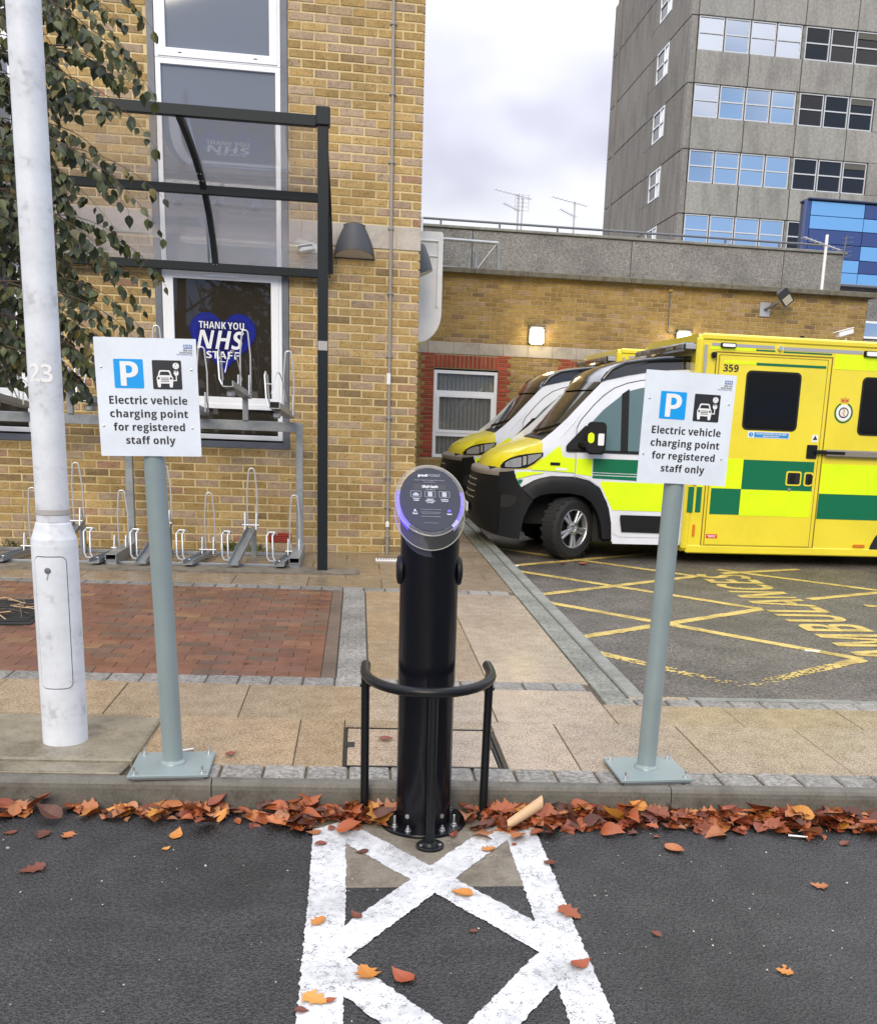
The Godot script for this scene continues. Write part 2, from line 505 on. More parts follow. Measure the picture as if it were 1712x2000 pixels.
# ---------------------------------------------------------------- camera, sky, light
func make_view() -> void:
	var cam := Camera3D.new()
	cam.name = "camera"
	add_child(cam)
	cam.position = Vector3(0, 1.42, 0)
	cam.rotation_degrees = Vector3(-12.683, -8.395, 2.394)
	cam.rotation_order = EULER_ORDER_YXZ
	cam.projection = Camera3D.PROJECTION_FRUSTUM
	cam.near = 0.1
	cam.far = 900.0
	cam.size = 2000.0 / 1950.0 * cam.near
	cam.frustum_offset = Vector2((856.0 - 976.94) / 1950.0 * cam.near, (1244.58 - 1000.0) / 1950.0 * cam.near)
	cam.current = true
	var W := 1024
	var H := 512
	var n1 := FastNoiseLite.new(); n1.seed = 5; n1.frequency = 1.5; n1.fractal_octaves = 5; n1.fractal_type = FastNoiseLite.FRACTAL_FBM
	var n2 := FastNoiseLite.new(); n2.seed = 17; n2.frequency = 1.1; n2.fractal_octaves = 4; n2.fractal_type = FastNoiseLite.FRACTAL_FBM
	var im := Image.create_empty(W, H, false, Image.FORMAT_RGBF)
	for j in H:
		var el := PI / 2 - PI * (j + 0.5) / H
		var se := sin(el)
		for i in W:
			var az := TAU * (i + 0.5) / W
			var d := Vector3(sin(az) * cos(el), se, -cos(az) * cos(el))
			var p := Vector3(d.x, maxf(d.y, -0.1) * 1.7 + 0.25, d.z) * (1.0 / (0.45 + maxf(d.y, 0.0)))
			var a := n1.get_noise_3dv(p * 1.15)
			var b := n2.get_noise_3dv(p * 0.8 + Vector3(7, 3, 1))
			var l := minf(lerpf(0.35, 1.5, pow(clampf(se, 0.0, 1.0), 1.15)), 1.3) * (1.0 + 0.6 * a)
			var c := Color(0.945, 0.965, 1.04) * l
			if a < -0.05:
				c = c.lerp(Color(0.90, 0.915, 1.08) * l, clampf((-0.05 - a) * 4.0, 0.0, 1.0))
			# gaps of blue between the clouds, as the tower's windows mirror them from the southern sky
			var gap := smoothstep(-0.28, 0.08, b) * smoothstep(-0.05, 0.35, d.z)
			c = c.lerp(Color(0.135, 0.255, 0.47) * (1.0 + 0.5 * a), gap * 0.82)
			im.set_pixel(i, j, c)
	var sky_mat := PanoramaSkyMaterial.new()
	sky_mat.panorama = ImageTexture.create_from_image(im)
	var sky := Sky.new()
	sky.sky_material = sky_mat
	var e := Environment.new()
	e.background_mode = Environment.BG_SKY
	e.sky = sky
	e.tonemap_mode = Environment.TONE_MAPPER_LINEAR
	e.tonemap_exposure = 1.92
	e.sdfgi_enabled = true
	e.ssao_enabled = true
	e.ssil_enabled = true
	var we := WorldEnvironment.new()
	we.name = "world_environment"
	we.environment = e
	add_child(we)
	var sun := DirectionalLight3D.new()
	sun.name = "sun"
	sun.light_energy = 0.5
	sun.light_angular_distance = 35.0
	sun.light_color = Color(1.0, 0.94, 0.84)
	sun.shadow_enabled = true
	add_child(sun)
	sun.look_at_from_position(Vector3.ZERO, Vector3(0.30, -0.72, -1.0), Vector3.UP)


# ---------------------------------------------------------------- ground, paving, kerbs, paint
func slab_piece(parent: Node3D, called: String, m: Material, x0: float, x1: float, v0: float, v1: float, col: Color, top := 0.0, gap := 0.0022, ch := 0.003, thick := 0.05) -> void:
	# v is measured back from the kerb line, which runs at a small angle to the facade
	var mb := MB.new()
	mb.col = col
	top += jit(0.0014)
	var a := Vector3(x0 + gap, top, kz(x0) + v0 + gap); var b := Vector3(x1 - gap, top, kz(x1) + v0 + gap)
	var c := Vector3(x1 - gap, top, kz(x1) + v1 - gap); var d := Vector3(x0 + gap, top, kz(x0) + v1 - gap)
	frustum(mb, [d, c, b, a], ch, thick)
	part(mb, called, m, parent)


# p: far-left, far-right, near-right, near-left corners of a flat top
func frustum(mb: MB, p: Array, ch: float, thick: float) -> void:
	var mid: Vector3 = (p[0] + p[1] + p[2] + p[3]) / 4.0
	var ins := []
	var low := []
	var bot := []
	for q: Vector3 in p:
		var dx := signf(mid.x - q.x) * ch; var dz := signf(mid.z - q.z) * ch
		ins.append(q + Vector3(dx, 0, dz))
		low.append(q - Vector3(0, ch, 0))
		bot.append(q - Vector3(0, thick, 0))
	mb.quad(ins[3], ins[2], ins[1], ins[0])
	for i in 4:
		var k := (i + 1) % 4
		mb.quad(ins[i], ins[k], low[k], low[i])
		mb.quad(low[i], low[k], bot[k], bot[i])


func buff() -> Color:
	var t := rng.randf()
	var c := Color(0.43, 0.325, 0.205).lerp(Color(0.395, 0.315, 0.215), t)
	return c * rng.randf_range(0.9, 1.08)


func pinkbuff() -> Color:
	return Color(0.475, 0.385, 0.29).lerp(Color(0.43, 0.36, 0.275), rng.randf()) * rng.randf_range(0.93, 1.06)


func settgrey() -> Color:
	return Color(0.36, 0.345, 0.315) * rng.randf_range(0.82, 1.1)


func make_ground() -> void:
	var mb := MB.new()
	mb.quad(Vector3(-300, -0.16, 300), Vector3(300, -0.16, 300), Vector3(300, -0.16, -400), Vector3(-300, -0.16, -400))
	struct(mb, "ground", M.far_ground)
	# car park: a fine sheet near the viewer, with pale grit lying in patches, and plain tarmac around it
	mb = MB.new()
	var nz := FastNoiseLite.new(); nz.seed = 3; nz.frequency = 2.6; nz.fractal_octaves = 4; nz.fractal_type = FastNoiseLite.FRACTAL_FBM
	var n3 := FastNoiseLite.new(); n3.seed = 9; n3.frequency = 16.0; n3.fractal_octaves = 3; n3.fractal_type = FastNoiseLite.FRACTAL_FBM
	var rows := []
	var st := 0.05
	var tint := []
	for i in 70:
		var r := []
		var cr := []
		for j in 101:
			var x := -2.0 + st * j
			var s := float(i) / 69.0
			var z := lerpf(0.2, kz(x) + 0.02, s)
			r.append(Vector3(x, -0.11, z))
			var k := 1.0 + 0.22 * nz.get_noise_2d(x, z) + 0.5 * nz.get_noise_2d(x * 0.35 + 20.0, z * 0.35)
			var q := Vector2((x - 1.25) / 0.75, (z + 2.75) / 0.35)
			var grit := clampf(0.55 - q.length() * 0.5 + 0.75 * n3.get_noise_2d(x, z) + 0.5 * nz.get_noise_2d(x + 9, z), 0.0, 1.0)
			cr.append(Color(1, 1, 1) * k + Color(1.5, 1.25, 0.9) * grit)
		rows.append(r)
		tint.append(cr)
	for i in 69:
		for j in 100:
			var a: Vector3 = rows[i][j]; var b: Vector3 = rows[i][j + 1]; var c: Vector3 = rows[i + 1][j + 1]; var d: Vector3 = rows[i + 1][j]
			for q in [[a, i, j], [c, i + 1, j + 1], [b, i, j + 1], [a, i, j], [d, i + 1, j], [c, i + 1, j + 1]]:
				mb.v.append(q[0]); mb.n.append(Vector3.UP); mb.c.append(tint[q[1]][q[2]])
	mb.quad(Vector3(-2, -0.11, 40), Vector3(3, -0.11, 40), Vector3(3, -0.11, 0.2), Vector3(-2, -0.11, 0.2))
	mb.quad(Vector3(-40, -0.11, 40), Vector3(-2, -0.11, 40), Vector3(-2, -0.11, kz(-2)), Vector3(-40, -0.11, kz(-2)))
	mb.quad(Vector3(3, -0.11, 40), Vector3(40, -0.11, 40), Vector3(40, -0.11, kz(3)), Vector3(3, -0.11, kz(3)))
	struct(mb, "car_park", M.asphalt)
	var chips := MB.new()
	for i in 330:
		var p := Vector3(rng.randf_range(-1.7, 2.4), -0.108, rng.randf_range(-3.5, -1.7))
		chips.col = Color(0.75, 0.72, 0.66) * rng.randf_range(0.25, 0.95)
		var r := rng.randf_range(0.001, 0.0036)
		if rng.randf() < 0.04: r *= 1.8
		chips.box(p, Vector3(r * 2, r * 1.2, r * 1.4), r * 0.3, Basis(Vector3.UP, rng.randf() * TAU))
	var cs := struct(chips, "gravel", M.stone)
	cs.set_meta("kind", "stuff")
	tag(cs, "tiny pale stone chips scattered over the dark tarmac", "gravel")
	# bay for the ambulances
	mb = MB.new()
	mb.quad(Vector3(1.44, -0.10, kz(1.44) - 1.31), Vector3(40, -0.10, kz(4) - 1.31), Vector3(40, -0.10, -40), Vector3(1.44, -0.10, -40))
	struct(mb, "ambulance_bay", M.bay_asphalt)
	# bed under the paving
	mb = MB.new()
	var e := 0.02
	mb.quad(Vector3(-9, -0.012, kz(-9) - 0.045), Vector3(1.40, -0.012, kz(1.4) - 0.045), Vector3(1.40, -0.012, -24), Vector3(-9, -0.012, -24))
	mb.quad(Vector3(1.40, -0.012, kz(1.4) - 0.045), Vector3(9, -0.012, kz(9) - 0.045), Vector3(9, -0.012, kz(9) - 1.30), Vector3(1.40, -0.012, kz(1.4) - 1.30))
	var pave := struct(mb, "pavement", M.joint_sand)
	# front kerb: stones with a rounded nose
	var x := -0.543 - 0.89 * 3
	while x < 4.5:
		mb = MB.new()
		var x1 := x + 0.886
		var sec := [Vector2(-0.05, -0.2), Vector2(0.0, -0.2), Vector2(0.0, -0.035), Vector2(-0.003, -0.018), Vector2(-0.011, -0.006), Vector2(-0.024, 0.0), Vector2(-0.05, 0.0)]
		var ra := []
		var rb := []
		for s: Vector2 in sec:
			ra.append(Vector3(x, s.y, kz(x) + s.x)); rb.append(Vector3(x1, s.y, kz(x1) + s.x))
		for i in range(1, sec.size() - 1):
			mb.quad(ra[i], rb[i], rb[i + 1], ra[i + 1])
		for i in range(1, sec.size() - 1):
			mb.tri(ra[0], ra[i], ra[i + 1]); mb.tri(rb[0], rb[i + 1], rb[i])
		part(mb, "kerb_stone", M.kerb, pave)
		x += 0.89
	# sett course behind the kerb
	x = -2.02
	while x < 3.6:
		if not (x > -3.0 and x < -0.93):
			slab_piece(pave, "sett", M.sett, x, x + 0.166, -0.052, -0.192, settgrey(), 0.0, 0.005, 0.006)
		x += 0.166
	# big buff slabs
	for c in [[-0.93, -0.25], [-0.25, -0.05], [0.62, 0.92], [0.92, 1.5], [1.5, 2.07], [2.07, 2.66], [2.66, 3.3]]:
		slab_piece(pave, "paving_slab", M.slab, c[0], c[1], -0.195, -0.82, buff() if c[0] < 0.3 else pinkbuff())
	slab_piece(pave, "paving_slab", M.slab, -0.05, 0.62, -0.70, -0.82, buff())
	slab_piece(pave, "paving_slab", M.slab, -3.1, -2.2, -0.74, -0.82, buff())
	slab_piece(pave, "paving_slab", M.slab, -2.2, -0.93, -0.74, -0.82, buff())
	for c in [[-2.95, -2.35], [-2.35, -1.75], [-1.75, -1.15], [-1.15, -0.54], [-0.54, 0.06], [0.06, 0.66], [0.66, 1.23]]:
		slab_piece(pave, "paving_slab", M.slab, c[0], c[1], -0.82, -1.39, buff() if c[0] < 0.0 else pinkbuff())
	for c in [[1.23, 1.84], [1.84, 2.42], [2.42, 3.0], [3.0, 3.6]]:
		slab_piece(pave, "paving_slab", M.slab, c[0], c[1], -0.82, -1.15, buff().lerp(pinkbuff(), 0.5))
	# sett courses: across the path in front of the brick panel, along the bay and behind the panel
	x = -3.1
	while x < 1.2:
		slab_piece(pave, "sett", M.sett, x, minf(x + 0.166, 1.25), -1.392, -1.55, settgrey(), 0.0, 0.004, 0.006)
		slab_piece(pave, "sett", M.sett, x, minf(x + 0.166, 1.25), -4.175, -4.335, settgrey(), 0.0, 0.004, 0.006)
		x += 0.166
	x = 1.25
	while x < 3.6:
		slab_piece(pave, "sett", M.sett, x, x + 0.166, -1.152, -1.272, settgrey(), 0.0, 0.005, 0.006)
		x += 0.166
	for c in [[1.40, 1.72], [1.72, 2.62], [2.62, 3.52]]:
		slab_piece(pave, "edging_stone", M.bay_kerb if c[0] > 1.5 else M.slab, c[0], c[1], -1.275, -1.33, pinkbuff(), 0.0, 0.003, 0.006, 0.13)
	# grey strip beside the panel and the band along the bay
	var v := -1.552
	while v > -4.17:
		slab_piece(pave, "edging_stone", M.sett, -0.105, 0.06, v, maxf(v - 0.66, -4.172), settgrey(), 0.0, 0.002, 0.003)
		slab_piece(pave, "paver_edging", M.paver, -0.19, -0.11, v, maxf(v - 0.33, -4.172), Color(0.20, 0.155, 0.13) * rng.randf_range(0.9, 1.1), 0.0, 0.002, 0.003)
		v -= 0.33
		slab_piece(pave, "paver_edging", M.paver, -0.19, -0.11, v, maxf(v - 0.33, -4.172), Color(0.20, 0.155, 0.13) * rng.randf_range(0.9, 1.1), 0.0, 0.002, 0.003)
		v -= 0.33
	v = -1.17
	while v > -14.0:
		slab_piece(pave, "edging_stone", M.sett, 1.255, 1.395, v, v - 0.6, settgrey() * Color(0.95, 1.0, 0.93), 0.0, 0.002, 0.003)
		slab_piece(pave, "kerb_stone", M.bay_kerb, 1.40, 1.50, v - 0.14, v - 0.74, Color(1, 1, 1), 0.004, 0.003, 0.008, 0.14)
		v -= 0.6
	# path slabs
	var vs := [-1.552, -1.95, -2.42, -2.90, -3.38, -3.80, -4.172]
	for i in vs.size() - 1:
		var cut := 0.70
		slab_piece(pave, "paving_slab", M.slab, 0.065, cut, vs[i], vs[i + 1], buff())
		slab_piece(pave, "paving_slab", M.slab, cut, 1.25, vs[i], vs[i + 1], pinkbuff())
	v = -4.34
	var k := 0
	while v > -6.2:
		var xx := -4.0 + (0.3 if k % 2 else 0.0)
		while xx < 1.2:
			slab_piece(pave, "paving_slab", M.slab, xx, minf(xx + 0.6, 1.25), v, v - 0.46, buff() * Color(0.86, 0.86, 0.86))
			xx += 0.6
		v -= 0.46
		k += 1
	while v > -14.0:
		slab_piece(pave, "paving_slab", M.slab, 0.58, 1.25, v, v - 0.46, pinkbuff() * Color(0.9, 0.9, 0.9))
		v -= 0.46
	# clay pavers: stretcher courses, the far-left ones as one piece
	var rest := MB.new()
	var rw := 0.1045
	var count := 0
	for i in 25:
		var va := -1.56 - rw * i
		var xx := -0.19 - (0.0 if i % 2 == 0 else 0.085)
		if i % 2 == 1:
			paver(pave, rest, -0.275, -0.19, va, va - rw, true)
		while xx > -3.2:
			var edge := -1.86 - 0.32 * (float(i) / 10.0)
			var near := xx > edge and count < 292
			paver(pave, rest, xx - 0.17, xx, va, va - rw, near)
			if near: count += 1
			xx -= 0.17
	var rp := part(rest, "paver_field", M.paver, pave)
	rp.set_meta("kind", "stuff")
	# concrete pad under the lamp post, with a worn step to the kerb
	mb = MB.new()
	mb.xf = Transform3D()
	frustum(mb, [Vector3(-2.6, 0.022, kz(-2.6) - 0.735), Vector3(-0.865, 0.022, kz(-0.865) - 0.735), Vector3(-0.875, 0.022, kz(-0.875) - 0.17), Vector3(-2.6, 0.022, kz(-2.6) - 0.17)], 0.008, 0.06)
	frustum(mb, [Vector3(-2.6, 0.007, kz(-2.6) - 0.172), Vector3(-0.885, 0.007, kz(-0.885) - 0.172), Vector3(-0.9, 0.007, kz(-0.9) - 0.06), Vector3(-2.6, 0.007, kz(-2.6) - 0.06)], 0.006, 0.05)
	part(mb, "concrete_pad", M.pad, pave)
	# footing of the cycle shelter: poured concrete with a rounded end
	mb = MB.new()
	var fp := rrect(-4.2, -0.17, 0.02, 0.17, 0.09)
	mb.xf = Transform3D(Basis(Vector3(1, 0, 0.0), Vector3(0, 0, -1), Vector3(0, 1, 0)), Vector3(0, 0, -8.76))
	mb.prism(fp, -0.03, 0.012)
	part(mb, "concrete_footing", M.footing, pave)
	# tarmac-set base of the charger, tinted concrete
	mb = MB.new()
	frustum(mb, [Vector3(-0.152, -0.1085, kz(-0.152) + 0.004), Vector3(0.675, -0.1085, kz(0.675) + 0.004), Vector3(0.668, -0.1085, -3.0), Vector3(-0.146, -0.1085, -3.03)], 0.002, 0.03)
	struct(mb, "charger_foundation", M.footing)
	# inspection cover let into the slabs
	var cov := thing("inspection_cover", "slab-filled inspection cover with thin dark metal rim behind the charging post", "cover", Vector3(0.285, 0, -4.1))
	mb = MB.new()
	mb.col = pinkbuff()
	frustum(mb, [Vector3(-0.035, 0.0, kz(-0.035) - 0.685), Vector3(0.58, 0.0, kz(0.58) - 0.685), Vector3(0.58, 0.0, kz(0.58) - 0.215), Vector3(-0.035, 0.0, kz(-0.035) - 0.215)], 0.002, 0.01)
	part(mb, "slab_infill", M.slab, cov)
	for s in [[-0.047, 0.6, -0.20], [-0.047, 0.6, -0.698]]:
		mb = MB.new()
		frustum(mb, [Vector3(s[0], 0.001, kz(s[0]) + s[2] - 0.004), Vector3(s[1], 0.001, kz(s[1]) + s[2] - 0.004), Vector3(s[1], 0.001, kz(s[1]) + s[2] + 0.004), Vector3(s[0], 0.001, kz(s[0]) + s[2] + 0.004)], 0.001, 0.01)
		part(mb, "rim_strip", M.grate, cov)
	for s in [-0.043, 0.588, 0.604]:
		mb = MB.new()
		frustum(mb, [Vector3(s - 0.004, 0.0015, kz(s) - 0.70), Vector3(s + 0.004, 0.0015, kz(s) - 0.70), Vector3(s + 0.004, 0.0015, kz(s) - 0.2), Vector3(s - 0.004, 0.0015, kz(s) - 0.2)], 0.001, 0.01)
		part(mb, "rim_strip", M.grate, cov)
	for s in [-0.022, 0.57]:
		mb = MB.new()
		mb.box(Vector3(s, 0.001, kz(s) - 0.46), Vector3(0.035, 0.006, 0.06), 0.002)
		part(mb, "lifting_key", M.grate, cov)
	# gully beside the lamp post
	var gul := thing("drain_grate", "black gully grate clogged with twigs in the red paving", "drain", Vector3(-2.3, 0, -6.85))
	mb = MB.new()
	mb.box(Vector3(-2.33, 0.003, -6.85), Vector3(0.62, 0.012, 0.80), 0.003)
	part(mb, "frame", M.hollow_dark, gul)
	for i in 12:
		mb = MB.new()
		mb.box(Vector3(-2.33, 0.012, -7.2 + i * 0.063), Vector3(0.56, 0.014, 0.028), 0.004, Basis(Vector3.UP, 0.12))
		part(mb, "bar", M.grate, gul)
	for i in 34:
		mb = MB.new()
		var o := Vector3(-2.05 - rng.randf() * 0.5, 0.024 + rng.randf() * 0.012, -7.15 + rng.randf() * 0.6)
		var dd := Vector3(jit(1), jit(0.15), jit(0.5)).normalized() * rng.randf_range(0.03, 0.12)
		mb.tube([o - dd, o + Vector3(0, 0.006, 0), o + dd], 0.004, 5)
		part(mb, "twig", M.card if rng.randf() < 0.5 else M.bark, gul)
	# channel drain by the conduit
	var chn := thing("channel_drain", "short white slotted drain at the foot of the brick wall", "drain", Vector3(0.28, 0, -9.5))
	mb = MB.new()
	mb.box(Vector3(0.30, 0.004, -9.50), Vector3(0.26, 0.012, 0.12), 0.002)
	part(mb, "body", M.white_plastic, chn)
	for i in 9:
		mb = MB.new()
		mb.box(Vector3(0.195 + i * 0.026, 0.0115, -9.50), Vector3(0.007, 0.004, 0.09))
		part(mb, "slot", M.hollow_dark, chn)


func paver(parent: Node3D, rest: MB, x0: float, x1: float, v0: float, v1: float, alone: bool) -> void:
	var t := rng.randf()
	var c := Color(0.25, 0.11, 0.07)
	if t < 0.22: c = Color(0.19, 0.12, 0.088)
	elif t < 0.42: c = Color(0.285, 0.135, 0.08)
	elif t < 0.48: c = Color(0.32, 0.18, 0.09)
	elif t < 0.62: c = Color(0.225, 0.105, 0.078)
	c *= rng.randf_range(0.85, 1.15)
	if alone:
		slab_piece(parent, "paver", M.paver, x0, x1, v0, v1, c, 0.0, 0.001, 0.002, 0.02)
	else:
		rest.col = c
		frustum(rest, [Vector3(x0 + 0.0018, 0, kz(x0) + v1), Vector3(x1 - 0.0018, 0, kz(x1) + v1), Vector3(x1 - 0.0018, 0, kz(x1) + v0 - 0.0036), Vector3(x0 + 0.0018, 0, kz(x0) + v0 - 0.0036)], 0.002, 0.02)


# a painted stroke with ragged edges lying at height y
func stroke(mb: MB, pts: Array, w: float, y: float, rag := 0.0026, step := 0.008, worn := Vector2(99, 99)) -> void:
	for s in pts.size() - 1:
		var a: Vector2 = pts[s]; var b: Vector2 = pts[s + 1]
		var d := (b - a).normalized()
		var q := Vector2(-d.y, d.x)
		var n := maxi(2, int((b - a).length() / step))
		var lanes := 1 if worn.x > 50 else 6
		var prev := []
		var e0 := 0.0
		var e1 := 0.0
		for i in n + 1:
			var p := a.lerp(b, float(i) / n)
			e0 = lerpf(e0, jit(rag * 2.0), 0.6)
			e1 = lerpf(e1, jit(rag * 2.0), 0.6)
			var row := []
			for k in lanes + 1:
				row.append(p + q * lerpf(w / 2 + e0, -w / 2 + e1, float(k) / lanes))
			if i > 0:
				for k in lanes:
					# paint rubbed away by tyres near a worn corner
					if lanes > 1 and rng.randf() < 0.95 - 0.75 * minf((p - worn).length() / 0.85, 1.25): continue
					var A: Vector2 = prev[k]; var B: Vector2 = prev[k + 1]; var C: Vector2 = row[k + 1]; var D: Vector2 = row[k]
					mb.quad(Vector3(A.x, y, A.y), Vector3(D.x, y, D.y), Vector3(C.x, y, C.y), Vector3(B.x, y, B.y))
			prev = row


func make_paint() -> void:
	var mb := MB.new()
	var y := -0.1072
	stroke(mb, [Vector2(-0.093, -3.5), Vector2(-0.085, -2.9), Vector2(-0.082, 0.1)], 0.118, y)
	stroke(mb, [Vector2(0.612, -3.5), Vector2(0.613, -2.9), Vector2(0.612, 0.1)], 0.118, y)
	var z := -3.52
	for k in 3:
		stroke(mb, [Vector2(-0.085, z - 0.015), Vector2(0.615, z + 0.94)], 0.118, y + 0.0004 + 0.00005 * k)
		stroke(mb, [Vector2(0.605, z - 0.015), Vector2(-0.09, z + 0.925)], 0.118, y + 0.0008 + 0.00005 * k)
		z += 0.95
	struct(mb, "road_marking", M.white_paint)
	mb = MB.new()
	y = -0.0978
	var zz := [[[1.5, -6.32], [2.27, -5.43]], [[2.27, -5.43], [3.36, -6.11]], [[3.36, -6.11], [1.53, -8.03]], [[1.53, -6.68], [3.35, -7.83]], [[3.35, -7.83], [1.53, -9.66]], [[1.53, -8.33], [3.35, -9.50]], [[3.35, -9.5], [1.53, -11.3]], [[1.53, -9.95], [3.35, -11.1]],
		[[4.0, -8.32], [5.9, -9.2]], [[3.74, -9.97], [5.9, -7.95]], [[3.70, -9.72], [4.7, -10.1]], [[5.9, -7.95], [4.4, -6.6]]]
	for i in zz.size():
		var s: Array = zz[i]
		stroke(mb, [Vector2(s[0][0], s[0][1]), Vector2(s[1][0], s[1][1])], 0.095, y + 0.0001 * i, 0.005, 0.018, Vector2(2.27, -5.43) if i < 2 else Vector2(99, 99))
	struct(mb, "road_marking", M.yellow_paint)
	var bay := get_node("ambulance_bay")
	# the word reads away from the viewer, its feet towards the right
	var b := Basis(Vector3(0, 0, -1), Vector3(-1, 0, 0), Vector3(0, 1, 0))
	words("AMBULANCES", 3.55, 0.54, M.yellow_paint, bay, Transform3D(b, Vector3(3.64, -0.0962, -7.86)), true, "lettering", 0.002)
	words("ONLY", 1.5, 0.54, M.yellow_paint, bay, Transform3D(b, Vector3(4.66, -0.0962, -7.35)), true, "lettering", 0.002)


# ---------------------------------------------------------------- brick walls
var brick_meshes := {}


func brick_col(kind: int) -> Color:
	var t := rng.randf()
	var c: Color
	if kind == 0:
		c = Color(0.50, 0.345, 0.13)
		if t < 0.16: c = Color(0.49, 0.37, 0.25)
		elif t < 0.32: c = Color(0.56, 0.395, 0.165)
		elif t < 0.52: c = Color(0.45, 0.305, 0.112)
		elif t < 0.64: c = Color(0.46, 0.335, 0.205)
		elif t < 0.67: c = Color(0.46, 0.28, 0.175)
		elif t < 0.73: c = Color(0.35, 0.245, 0.115)
	else:
		c = Color(0.42, 0.285, 0.092)
		if t < 0.12: c = Color(0.45, 0.31, 0.165)
		elif t < 0.45: c = Color(0.38, 0.25, 0.078)
		elif t < 0.6: c = Color(0.45, 0.31, 0.11)
		elif t < 0.68: c = Color(0.28, 0.19, 0.09)
	return c * rng.randf_range(0.9, 1.1)


func brick_variant(kind: int, w: float, h: float) -> Mesh:
	var key := "%d_%.3f_%.3f_%d" % [kind, w, h, rng.randi() % 14]
	if not brick_meshes.has(key):
		var mb := MB.new()
		mb.col = brick_col(kind) if kind < 2 else Color(0.40, 0.075, 0.038) * rng.randf_range(0.85, 1.15)
		mb.box(Vector3.ZERO, Vector3(w, h, 0.04), 0.003)
		brick_meshes[key] = mb.mesh()
	return brick_meshes[key]


# rows of bricks facing +z between x0 and x1, skipping the holes (Rect2 list); those for which pick() holds become parts of their own
func brickwork(parent: Node3D, kind: int, x0: float, x1: float, y0: float, y1: float, z: float, holes: Array, pick: Callable, limit: int) -> void:
	var rest := MB.new()
	var row := 0
	var y := y0
	var made := 0
	while y < y1 - 0.03:
		var x := x0 - (0.1125 if row % 2 else 0.0)
		while x < x1:
			var a := maxf(x, x0) + (0.007 if x > x0 else 0.0)
			var b := minf(x + 0.225, x1) - (0.007 if x + 0.225 < x1 else 0.0)
			var segs := [[a, b]]
			for h: Rect2 in holes:
				if y + 0.0325 > h.position.y and y + 0.0325 < h.end.y:
					var out := []
					for s in segs:
						if s[1] <= h.position.x or s[0] >= h.end.x: out.append(s)
						else:
							if s[0] < h.position.x - 0.02: out.append([s[0], h.position.x - 0.004])
							if s[1] > h.end.x + 0.02: out.append([h.end.x + 0.004, s[1]])
					segs = out
			for s in segs:
				var w: float = s[1] - s[0]
				if w < 0.025: continue
				var p := Vector3((s[0] + s[1]) / 2, y + 0.0375 + jit(0.0012), z - 0.019 + jit(0.0014))
				if made < limit and absf(w - 0.211) < 0.001 and pick.call(p):
					piece(brick_variant(kind, 0.211, 0.061 if kind == 0 else 0.064), "brick", M.brick, parent, Transform3D(Basis(Vector3.BACK, jit(0.006)), p))
					made += 1
				else:
					rest.col = brick_col(kind)
					rest.box(p, Vector3(w, 0.061 if kind == 0 else 0.064, 0.04), 0.003)
			x += 0.225
		y += 0.075
		row += 1
	part(rest, "brickwork", M.brick, parent).set_meta("kind", "stuff")


func wall_boxes(mb: MB, x0: float, x1: float, y0: float, y1: float, zf: float, thick: float, holes: Array) -> void:
	var xs := [x0, x1]
	var ys := [y0, y1]
	for h: Rect2 in holes:
		xs.append(clampf(h.position.x, x0, x1)); xs.append(clampf(h.end.x, x0, x1)); ys.append(clampf(h.position.y, y0, y1)); ys.append(clampf(h.end.y, y0, y1))
	xs.sort(); ys.sort()
	for i in xs.size() - 1:
		for j in ys.size() - 1:
			if xs[i + 1] - xs[i] < 0.001 or ys[j + 1] - ys[j] < 0.001: continue
			var c := Vector2((xs[i] + xs[i + 1]) / 2, (ys[j] + ys[j + 1]) / 2)
			var inside := false
			for h: Rect2 in holes: inside = inside or h.has_point(c)
			if not inside:
				mb.box(Vector3(c.x, c.y, zf - thick / 2), Vector3(xs[i + 1] - xs[i], ys[j + 1] - ys[j], thick))


# a plain frame of four bars round a hole, front at z
func frame4(parent: Node3D, called: String, m: Material, x0: float, x1: float, y0: float, y1: float, w: float, z: float, d := 0.06, wb := -1.0) -> Node3D:
	var mb := MB.new()
	var lo := w if wb < 0 else wb
	mb.box(Vector3(x0 + w / 2, (y0 + y1) / 2, z - d / 2), Vector3(w, y1 - y0, d), 0.003)
	mb.box(Vector3(x1 - w / 2, (y0 + y1) / 2, z - d / 2), Vector3(w, y1 - y0, d), 0.003)
	mb.box(Vector3((x0 + x1) / 2, y0 + lo / 2, z - d / 2 - 0.001), Vector3(x1 - x0 - 2 * w + 0.004, lo, d), 0.003)
	mb.box(Vector3((x0 + x1) / 2, y1 - w / 2, z - d / 2 - 0.001), Vector3(x1 - x0 - 2 * w + 0.004, w, d), 0.003)
	return part(mb, called, m, parent)


func flat_pane(parent: Node3D, m: Material, x0: float, x1: float, y0: float, y1: float, z: float, called := "pane") -> MeshInstance3D:
	var mb := MB.new()
	mb.box(Vector3((x0 + x1) / 2, (y0 + y1) / 2, z - 0.003), Vector3(x1 - x0, y1 - y0, 0.006))
	return part(mb, called, m, parent)


